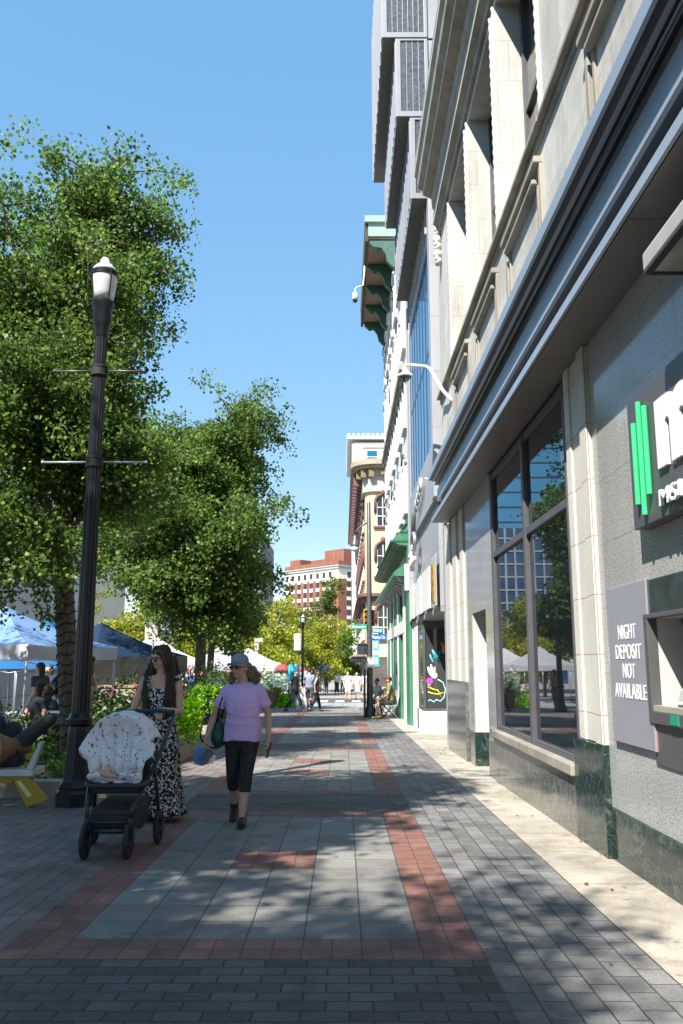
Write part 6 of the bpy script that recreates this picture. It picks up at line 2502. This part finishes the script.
tent('near pale blue and white tent at the left edge', -6.95, 17.2, radians(-13), 1.66, 2.02, 2.82, (.22, .38, .68), (.55, .55, .57), .27)
tent('saturated blue tent right behind the pale blue one', -8.2, 23.2, radians(-8), 1.9, 1.95, 2.95, (.02, .20, .46), (.02, .17, .40), .3)
tent('teal tent partly hidden by the near lamp post', -7.35, 26.6, radians(4), 1.5, 2.1, 2.75, (.02, .36, .46), (.02, .34, .44), .32, wall=(0, (.72, .70, .66)))
tent('dark navy tent with grey flap behind the long-haired woman', -7.0, 24.2, radians(-32), 1.75, 2.0, 2.95, (.012, .035, .09), (.28, .27, .27), .45)
tent('white tent between the long-haired woman and the second trunk', -8.6, 38, radians(12), 1.9, 2.2, 3.3, (.80, .80, .80), (.78, .78, .78), .3, trans=.5)
tent('grey white tent left of the blue cap', -7.3, 50, radians(20), 1.9, 2.1, 3.2, (.50, .51, .55), (.55, .55, .58), .3)
tent('white pointed tent right of the blue cap', -6.35, 56, radians(30), 2.0, 2.1, 3.3, (.80, .80, .78), (.8, .8, .78), .3, trans=.5)
tent('small white tent at the far left of the tree row', -11.0, 44, radians(5), 2.0, 2.2, 3.3, (.78, .78, .78), (.75, .75, .75), .3, trans=.5)
tent('white tent with dark red side wall farther left', -9.6, 31.0, radians(0), 1.8, 2.2, 3.0, (.76, .76, .76), (.70, .70, .70), .3, wall=(1, (.22, .05, .05)))


def umbrella(label, x, y, h, r, col):
    root = thing('umbrella', label, 'umbrella', (x, y, gz(x, y)), 0, 'open umbrellas at the far crossing')
    m = MB()
    m.lathe([(r, h - .38), (r * .8, h - .22), (r * .5, h - .08), (.02, h)], (0, 0, 0), 10)
    part('canopy', m, cloth_mat('umbrella_cloth', col), root, world=False)
    m = MB(); m.tube([(0, 0, 0), (0, 0, h)], .025, 6)
    part('pole', m, MAT['steel'], root, world=False)
    return root


umbrella('salmon red umbrella behind the striding man', -3.95, 55, 2.25, .6, (.45, .08, .08))
umbrella('pale red umbrella right of the blue column', -3.1, 60, 2.25, .55, (.42, .10, .11))
umbrella('dark navy umbrella over the far crossing group', -1.5, 64, 2.3, .7, (.02, .04, .10))
tcx = thing('blue_column', 'tall turquoise patterned banner column behind the striding man', 'banner', (-2.35, 40, gz(0, 40)))
m = MB(); m.lathe([(.27, 0), (.265, 1.0), (.26, 1.95), (.23, 1.97)], (-2.35, 40, gz(0, 40)), 14)
part('column', m, fabric_floral('turquoise_print', (.03, .45, .58), [(.01, .18, .30)], 14, .30), tcx, True, auto=40)
ab = thing('sandwich_board', 'white folding board on the paving behind the striding man', 'sign', (-1.75, 36.6, gz(0, 36.6)))
for k in (-1, 1):
    m = MB(); m.M = Matrix.Translation((-1.75, 36.6, gz(0, 36.6))) @ Matrix.Rotation(k * .2, 4, 'X') @ Matrix.Translation((0, k * .02, 0))
    m.box(-.3, .3, -.012, .012, .0, .95)
    part('panel', m, MAT['signwhite'], ab)

# ------------------------------------------------------------------ planting beds, planters, flowers
def bed(name, label, x0, x1, y0, y1):
    root = thing(name, label, 'planting bed', ((x0 + x1) / 2, (y0 + y1) / 2, gz(0, (y0 + y1) / 2)))
    w_ = .22
    m = MB()
    za, zb = gz(0, y0), gz(0, y1)
    for (a, b, c, d) in ((x0, x1, y0, y0 + w_), (x0, x1, y1 - w_, y1), (x0, x0 + w_, y0 + w_, y1 - w_), (x1 - w_, x1, y0 + w_, y1 - w_)):
        m.box(a, b, c, d, -.6, gz(0, (y0 + y1) / 2) + .23)
    part('stone_kerb', m, MAT['kerb'], root, bevel=.015)
    m = MB(); m.box(x0 + w_, x1 - w_, y0 + w_, y1 - w_, -.6, gz(0, (y0 + y1) / 2) + .16)
    part('soil', m, MAT['soil'], root)
    return root


bed('planting_bed', 'stone edged planting bed round the near tree', -7.2, -2.74, 10.25, 15.5)
bed('planting_bed', 'stone edged planting bed round the second tree', -6.6, -2.95, 21.6, 27.0)
rng = np.random.default_rng(77)


def tuft(name, label, x, y, z, rad, hgt, n, size, pal, cat='plant', group=None, parent=None, seed=1, flowers=None, trail=None):
    """leafy plant: leaves spread through a soft uneven dome"""
    r = np.random.default_rng(seed)
    k = r.normal(size=(n, 3)); k /= np.linalg.norm(k, axis=1)[:, None]
    rr_ = r.uniform(.35, 1.0, n)[:, None] ** .6
    lump = 1 + .25 * np.sin(k[:, :1] * 7 + seed) * np.cos(k[:, 1:2] * 6)
    P = k * rr_ * lump * np.array([rad, rad, hgt])
    P[:, 2] = np.abs(P[:, 2]) * np.where(P[:, 2] < 0, .25, 1)
    cols = palette(n, r, *pal)
    me = leaves_mesh(name, P, size, cols, r, up=.5)
    o = link(name, me, LEAF, parent)
    o.location = (x, y, z) if parent is None else (x, y, z)
    if parent is None:
        tag(o, label, cat, group)
    if flowers:
        nf, col, fs_ = flowers
        k = r.normal(size=(nf, 3)); k /= np.linalg.norm(k, axis=1)[:, None]
        k[:, 2] = np.abs(k[:, 2]) * .9 + .1
        c = k * np.array([rad, rad, hgt]) * r.uniform(.85, 1.08, (nf, 1))
        pts = (c[:, None, :] + r.normal(size=(nf, 7, 3)) * fs_ * .45).reshape(-1, 3)
        cf = palette(len(pts), r, col, [1] * len(col))
        me = leaves_mesh('flowers', pts, fs_, cf, r, up=.8, aspect=.5)
        f = link('flowers', me, LEAF, o if parent is None else parent, kind='stuff')
        if parent is not None:
            f.location = (x, y, z)
    return o


PINK = [(.62, .20, .28), (.70, .34, .40), (.55, .10, .17)]


def planter(label, x, y, pot_r, pot_h, z0, bush, flowers, lime_dir, seed, col='blackmat'):
    root = thing('planter', label, 'planter', (x, y, z0), 0, 'flower planters on the plaza')
    m = MB()
    m.lathe([(pot_r * .72, 0), (pot_r * .8, pot_h * .3), (pot_r * .95, pot_h * .9), (pot_r * 1.04, pot_h * .92), (pot_r * 1.04, pot_h), (pot_r * .9, pot_h), (pot_r * .88, pot_h - .05)], (0, 0, 0), 24)
    part('pot', m, MAT[col], root, True, world=False, auto=35)
    tuft('foliage', None, 0, 0, pot_h - .02, bush[0], bush[1], int(bush[2] * 2), .058, BUSH, parent=root, seed=seed, flowers=flowers)
    if lime_dir:
        r = np.random.default_rng(seed + 5)
        pts = []
        for s in range(52):
            a = lime_dir[0] + r.normal() * lime_dir[1]
            L = r.uniform(.35, 1.0)
            for q in range(26):
                t = q / 25
                d = pot_r * (.7 + .45 * min(1, t * 2.2)) + .16 * sin(t * 2.6)
                z = pot_h + .12 * sin(min(1, t * 2) * pi) - max(0, t - .25) * pot_h * 1.15 * L
                pts.append((d * cos(a) + r.normal() * .045, d * sin(a) + r.normal() * .045, z + r.normal() * .03))
        P = np.array(pts)
        me = leaves_mesh('trailing_vine', P, .075, palette(len(P), r, *LIME), r, up=.6, aspect=.5)
        link('trailing_vine', me, LEAF, root)
    return root


zb = gz(0, 13) + .16
planter('black planter with pink flowers left of the pushchair handle', -3.35, 12.6, .42, .62, zb, (.62, .55, 900), (9, PINK, .048), None, 21)
planter('black planter trailing lime green vine behind the long-haired woman', -3.15, 14.7, .42, .72, zb - .03, (.60, .60, 900), (9, PINK, .048), (-.6, .9), 22)
planter('big black planter with lime vine left of the lilac top', -3.3, 22.4, .55, .85, gz(0, 22) + .16, (.85, .75, 1200), (12, PINK, .055), (-2.2, .8), 23)
planter('black planter of pink flowers behind the second trunk', -4.9, 24.6, .5, .8, gz(0, 24) + .16, (.9, .8, 1000), (16, PINK, .06), None, 24)
planter('planter of pink flowers at the left of the second bed', -5.9, 22.6, .45, .7, gz(0, 22) + .16, (.8, .6, 900), (12, PINK, .06), (-1.5, .8), 25)
planter('pale clay pot with white leaved plant and lime foliage near the striding man', -3.4, 40.0, .5, .75, gz(0, 40), (.75, .95, 700), (40, [(.7, .72, .66), (.5, .6, .4)], .16), None, 26, 'tan')
tuft('lime_plant', 'bright lime green plant left of the clay pot', -4.1, 39.6, gz(0, 39.6), .5, .75, 500, .13, LIME, seed=31)
tuft('lime_plant', 'bright lime green plant right of the clay pot', -2.75, 39.7, gz(0, 39.7), .5, .75, 900, .16, LIME, seed=32)
tuft('tall_plant', 'tall leafy plant behind the clay pot', -3.9, 41.0, gz(0, 41), .7, 1.7, 1500, .17, GREEN, seed=33, flowers=(24, PINK, .12))
tuft('lime_plant', 'lime green shrub beside the near tree trunk', -4.75, 12.4, zb, .36, .62, 1300, .062, LIME, seed=34)
tuft('rose_bush', 'dark rose bush with pink blooms in the near bed', -4.0, 14.2, zb, .75, 1.05, 2800, .06, BUSH, seed=35, flowers=(9, PINK, .05))
tuft('rose_bush', 'second dark rose bush at the back of the near bed', -5.5, 14.6, zb, .8, .75, 2400, .06, BUSH, seed=36, flowers=(7, PINK, .05))
tuft('rose_bush', 'wide rose bush filling the front of the second bed', -4.2, 22.3, gz(0, 22) + .16, .75, .9, 2600, .065, BUSH, seed=37, flowers=(12, PINK, .055))
# low grassy cover in the near bed
r = np.random.default_rng(9)
P = np.stack([r.uniform(-6.9, -3.0, 9000), r.uniform(10.5, 15.2, 9000), zb + r.uniform(0, .14, 9000)], 1)
me = leaves_mesh('ground_cover', P, .07, palette(9000, r, [(.03, .08, .02), (.06, .13, .03), (.10, .16, .04)], [3, 3, 1]), r, up=.1, aspect=.25)
link('ground_cover', me, LEAF, None, kind='stuff')
P = np.stack([r.uniform(-6.3, -3.2, 6000), r.uniform(21.9, 26.7, 6000), gz(0, 24) + .16 + r.uniform(0, .16, 6000)], 1)
me = leaves_mesh('ground_cover', P, .08, palette(6000, r, [(.03, .08, .02), (.06, .13, .03), (.10, .16, .04)], [3, 3, 1]), r, up=.1, aspect=.25)
link('ground_cover', me, LEAF, None, kind='stuff')

# a scatter of fallen leaves on the paving
r = np.random.default_rng(12)
n_ = 90
P = np.stack([np.where(r.random(n_) < .5, r.uniform(-6, 2.1, n_), r.normal(1.85, .2, n_)), r.uniform(3.2, 30, n_), np.zeros(n_)], 1)
P[:, 0] = np.clip(P[:, 0], -6, 2.05)
P[:, 2] = -SLOPE * P[:, 1] + .008
me = leaves_mesh('fallen_leaves', P, .04, palette(n_, r, [(.25, .17, .05), (.12, .13, .03), (.20, .10, .04), (.10, .06, .03)], [2, 1, 1, 1]), r, up=6, aspect=.35)
link('fallen_leaves', me, LEAF, None, kind='stuff')

# ------------------------------------------------------------------ busker's bench, bags and drum at the left edge
bz = gz(0, 9.7)
bn = thing('bench', 'low white bench with yellow underside and splayed legs at the left edge', 'bench', (-3.9, 9.7, bz))
m = MB()
m.box(-5.0, -3.42, 9.5, 9.9, bz + .325, bz + .40)
part('seat', m, pm('white_laminate', (.60, .60, .56), .5, .1, 4), bn, bevel=.012)
m = MB()
m.prism([(-3.50, bz + .402), (-3.42, bz + .402), (-3.33, bz + .70), (-3.37, bz + .70)], 9.5, 9.58)
part('end_panel', m, pm('white_laminate_end', (.60, .60, .56), .5, .1, 4), bn, bevel=.008)
m = MB()
m.box(-5.0, -3.66, 9.55, 9.85, bz + .25, bz + .322)
part('underside', m, MAT['yellow'], bn)
m = MB()
m.prism([(-3.66, bz + .322), (-3.48, bz + .322), (-3.26, bz + .08), (-3.47, bz)], 9.52, 9.60)
lg = part('leg', m, MAT['yellow'], bn)
m = MB()
m.prism([(-3.60, bz + .27), (-3.56, bz + .285), (-3.42, bz + .13), (-3.46, bz + .10), (-3.50, bz + .15)], 9.512, 9.519)
part('painted_mark', m, pm('pale_yellow_mark', (.72, .66, .32), .5, .08, 5), lg)
m = MB()
m.prism([(-4.9, bz + .322), (-4.7, bz + .322), (-4.9, bz), (-5.1, bz)], 9.52, 9.60)
part('leg', m, MAT['yellow'], bn)
m = MB(); m.box(-3.58, -3.49, 9.66, 9.78, bz + .402, bz + .55)
part('yellow_block', m, MAT['yellow'], bn, bevel=.01)
# guitar bag lying on the bench with its neck sticking up
gbag = thing('guitar_bag', 'black soft guitar bag on the white bench with its neck raised', 'bag', (-3.9, 9.75, bz + .40))
m = MB()
m.cap((-3.95, 9.78, bz + .52), .13, (-3.74, 9.78, bz + .50), .12)
m.cap((-3.80, 9.80, bz + .55), .13, (-3.55, 9.82, bz + .78), .085)
m.cap((-3.55, 9.82, bz + .78), .085, (-3.36, 9.84, bz + .93), .065)
o = link('bag_body', blob(m, .012, 4), pm('worn_black_nylon', (.035, .034, .035), .7, .25, 6, .3), None, True)
o.parent = gbag; o.data.transform(Matrix.Translation(-gbag.location))
m = MB(); m.tube([(-3.72, 9.68, bz + .62), (-3.60, 9.66, bz + .50), (-3.44, 9.66, bz + .43), (-3.42, 9.68, bz + .52), (-3.50, 9.72, bz + .70)], .012, 6)
part('strap', m, MAT['blackmat'], gbag, True)
b2 = thing('backpack', 'dark blue black backpack standing on the white bench', 'bag', (-4.0, 9.9, bz + .40))
m = MB()
m.cap((-4.02, 9.93, bz + .50), .14, (-4.0, 9.93, bz + .82), .13); m.cap((-3.88, 9.95, bz + .5), .13, (-3.84, 9.95, bz + .78), .11)
o = link('bag_body', blob(m, .012, 4), pm('navy_black_nylon', (.012, .016, .026), .7, .3, 8, .3), None, True)
o.parent = b2; o.data.transform(Matrix.Translation(-b2.location))
m = MB(); m.tube([(-4.0, 9.80, bz + .86), (-3.96, 9.78, bz + 1.0), (-3.90, 9.80, bz + 1.0), (-3.86, 9.82, bz + .86)], .012, 6)
part('handle', m, MAT['alu'], b2, True)
m = MB(); m.ell((-3.95, 9.80, bz + .60), (.09, .04, .11), None, 12, 8)
part('pocket', m, MAT['blackmat'], b2, True)
dr = thing('hand_drum', 'tan hand drum lying on its side at the left edge on the bench', 'drum', (-3.9, 9.6, bz + .45))
m = MB(); m.M = Matrix.Translation((-3.90, 9.44, bz + .62)) @ Matrix.Rotation(radians(62), 4, 'Z') @ Matrix.Rotation(radians(90), 4, 'Y')
m.lathe([(.185, -.02), (.19, 0), (.19, .06), (.15, .16), (.10, .30), (.10, .36), (.14, .48)], (0, 0, 0), 28)
part('shell', m, pm('drum_wood', (.26, .12, .06), .5, .2, 5), dr, True, auto=40)
m = MB(); m.M = Matrix.Translation((-3.90, 9.44, bz + .62)) @ Matrix.Rotation(radians(62), 4, 'Z') @ Matrix.Rotation(radians(90), 4, 'Y')
m.lathe([(.175, -.035), (.18, -.03), (.18, -.022)], (0, 0, 0), 28)
part('skin', m, pm('drum_skin', (.42, .22, .12), .55, .12, 6), dr, True, auto=40)
m = MB(); m.M = Matrix.Translation((-3.90, 9.44, bz + .62)) @ Matrix.Rotation(radians(62), 4, 'Z') @ Matrix.Rotation(radians(90), 4, 'Y')
ring = [(.188 * cos(2 * pi * k / 28), .188 * sin(2 * pi * k / 28), .0) for k in range(29)]
m.tube(ring, .012, 6)
part('hoop', m, pm('drum_hoop', (.45, .26, .15), .5, .1, 6), dr, True)
# music stand with slanted dark boards behind the tent leg
ms = thing('keyboard_stand', 'slanted dark keyboard cases leaning on a stand under the near blue tent', 'stand', (-5.1, 15.2, gz(0, 15.2)))
z_ = gz(0, 15.2)
for k in range(2):
    m = MB(); m.M = Matrix.Translation((-5.02 + k * .20, 15.2 + k * .1, z_ + 1.45)) @ Matrix.Rotation(radians(38), 4, 'Y')
    m.box(-.09, .09, -.05, .05, -.50, .42)
    part('case', m, MAT['blackmat'], ms, bevel=.03)
for k in (-1, 1):
    m = MB(); m.tube([(-5.0 + k * .3, 15.2, z_), (-5.0 - k * .2, 15.2, z_ + 1.2)], .018, 6)
    part('stand_leg', m, MAT['steel'], ms, True)
ft = thing('folding_table', 'folding table with dark cloth under the near blue tent', 'table', (-5.6, 15.9, gz(0, 15.9)))
z_ = gz(0, 15.9)
m = MB(); m.box(-6.3, -4.7, 15.6, 16.3, z_ + .72, z_ + .76)
part('table_top', m, MAT['white'], ft)
m = MB(); m.box(-6.31, -4.69, 15.57, 15.59, z_ + .28, z_ + .74)
part('cloth', m, pm('grey_cloth', (.16, .16, .17), .9, .2, 3, .4), ft)
for sx in (-6.2, -4.8):
    m = MB(); m.tube([(sx, 15.95, z_), (sx, 15.95, z_ + .72)], .02, 6)
    part('leg', m, MAT['steel'], ft)
# striped blanket stall between the teal tent and the long-haired woman
sb = thing('striped_stall', 'low stall with horizontally striped beige cloth behind the flower bed', 'stall', (-5.6, 22.9, gz(0, 22.9)))
mt, nt, b = nm('striped_cloth')
g = N(nt, 'ShaderNodeNewGeometry'); s = N(nt, 'ShaderNodeSeparateXYZ'); nt.links.new(g.outputs['Position'], s.inputs[0])
mu = N(nt, 'ShaderNodeMath', operation='MULTIPLY'); mu.inputs[1].default_value = 42; nt.links.new(s.outputs['Z'], mu.inputs[0])
sn = N(nt, 'ShaderNodeMath', operation='SINE'); nt.links.new(mu.outputs[0], sn.inputs[0])
nt.links.new(ramp(nt, sn.outputs[0], [(.35, (.30, .24, .18)), (.6, (.52, .47, .40))]), b.inputs['Base Color'])
z_ = gz(0, 21.2)
m = MB(); m.box(-5.95, -4.55, 20.6, 21.3, z_ + .05, z_ + 1.15)
part('cloth', m, mt, sb, bevel=.03)
m = MB(); m.box(-5.98, -4.52, 20.57, 21.33, z_ + 1.152, z_ + 1.20)
part('counter', m, MAT['tan'], sb)
nb_ = thing('board_sign', 'pale notice board on a thin pole above the white tent', 'sign', (-4.7, 24.0, gz(0, 24)))
m = MB(); m.tube([(-4.98, 22.0, gz(0, 24)), (-4.98, 22.0, 2.75)], .03, 8)
part('pole', m, MAT['steel'], nb_, True)
m = MB(); m.box(-5.2, -4.87, 21.95, 21.965, 2.0, 2.45)
part('board', m, pm('pale_board', (.45, .40, .36), .6, .1, 5), nb_)
# ------------------------------------------------------------------ camera, sun and sky
cam = bpy.data.cameras.new('camera')
co = bpy.data.objects.new('camera', cam)
COL.objects.link(co)
co.location = (0, 0, 1.4)
co.rotation_euler = (pi / 2 + math.atan(151 / 830), 0, 1.8 / 830)
cam.sensor_fit = 'VERTICAL'
cam.sensor_height = 36
cam.sensor_width = 24
cam.lens = 830 / 1024 * 36
cam.clip_end = 3000
sc.camera = co

SUN_DIR = Vector((.50, .866, -1.125)).normalized()   # travel of the light
w = bpy.data.worlds.new('World')
sc.world = w
w.use_nodes = True
nt = w.node_tree
bg = nt.nodes['Background']
sky = nt.nodes.new('ShaderNodeTexSky')
sky.sky_type = 'NISHITA'
sky.sun_disc = False
el = math.asin(-SUN_DIR.z)
sky.sun_elevation = el
sky.sun_rotation = math.atan2(-SUN_DIR.x, -SUN_DIR.y)
sky.altitude = 200
sky.air_density = 1.0
sky.dust_density = 0.0
sky.ozone_density = 2.5
hs = nt.nodes.new('ShaderNodeHueSaturation')
hs.inputs['Saturation'].default_value = 2.35
hs.inputs['Value'].default_value = 1.85
gm = nt.nodes.new('ShaderNodeGamma')
gm.inputs[1].default_value = .32
nt.links.new(sky.outputs[0], gm.inputs[0])
nt.links.new(gm.outputs[0], hs.inputs['Color'])
nt.links.new(hs.outputs[0], bg.inputs[0])
bg.inputs[1].default_value = .15
sl_ = bpy.data.lights.new('sun', 'SUN')
sl_.energy = 4.9
sl_.angle = radians(.53)
sl_.color = (1, .95, .87)
so = bpy.data.objects.new('sun', sl_)
COL.objects.link(so)
so.rotation_euler = SUN_DIR.to_track_quat('-Z', 'Y').to_euler()
so.location = (-10, -20, 25)

sc.render.engine = 'CYCLES'
sc.view_settings.view_transform = 'Standard'
sc.view_settings.look = 'None'
sc.view_settings.gamma = 1
sc.view_settings.exposure = 1.2
cy = sc.cycles
cy.use_denoising = True
cy.max_bounces = 6
cy.diffuse_bounces = 3
cy.glossy_bounces = 3
cy.transmission_bounces = 4
cy.transparent_max_bounces = 6
cy.caustics_reflective = False
cy.caustics_refractive = False
cy.sample_clamp_indirect = 6
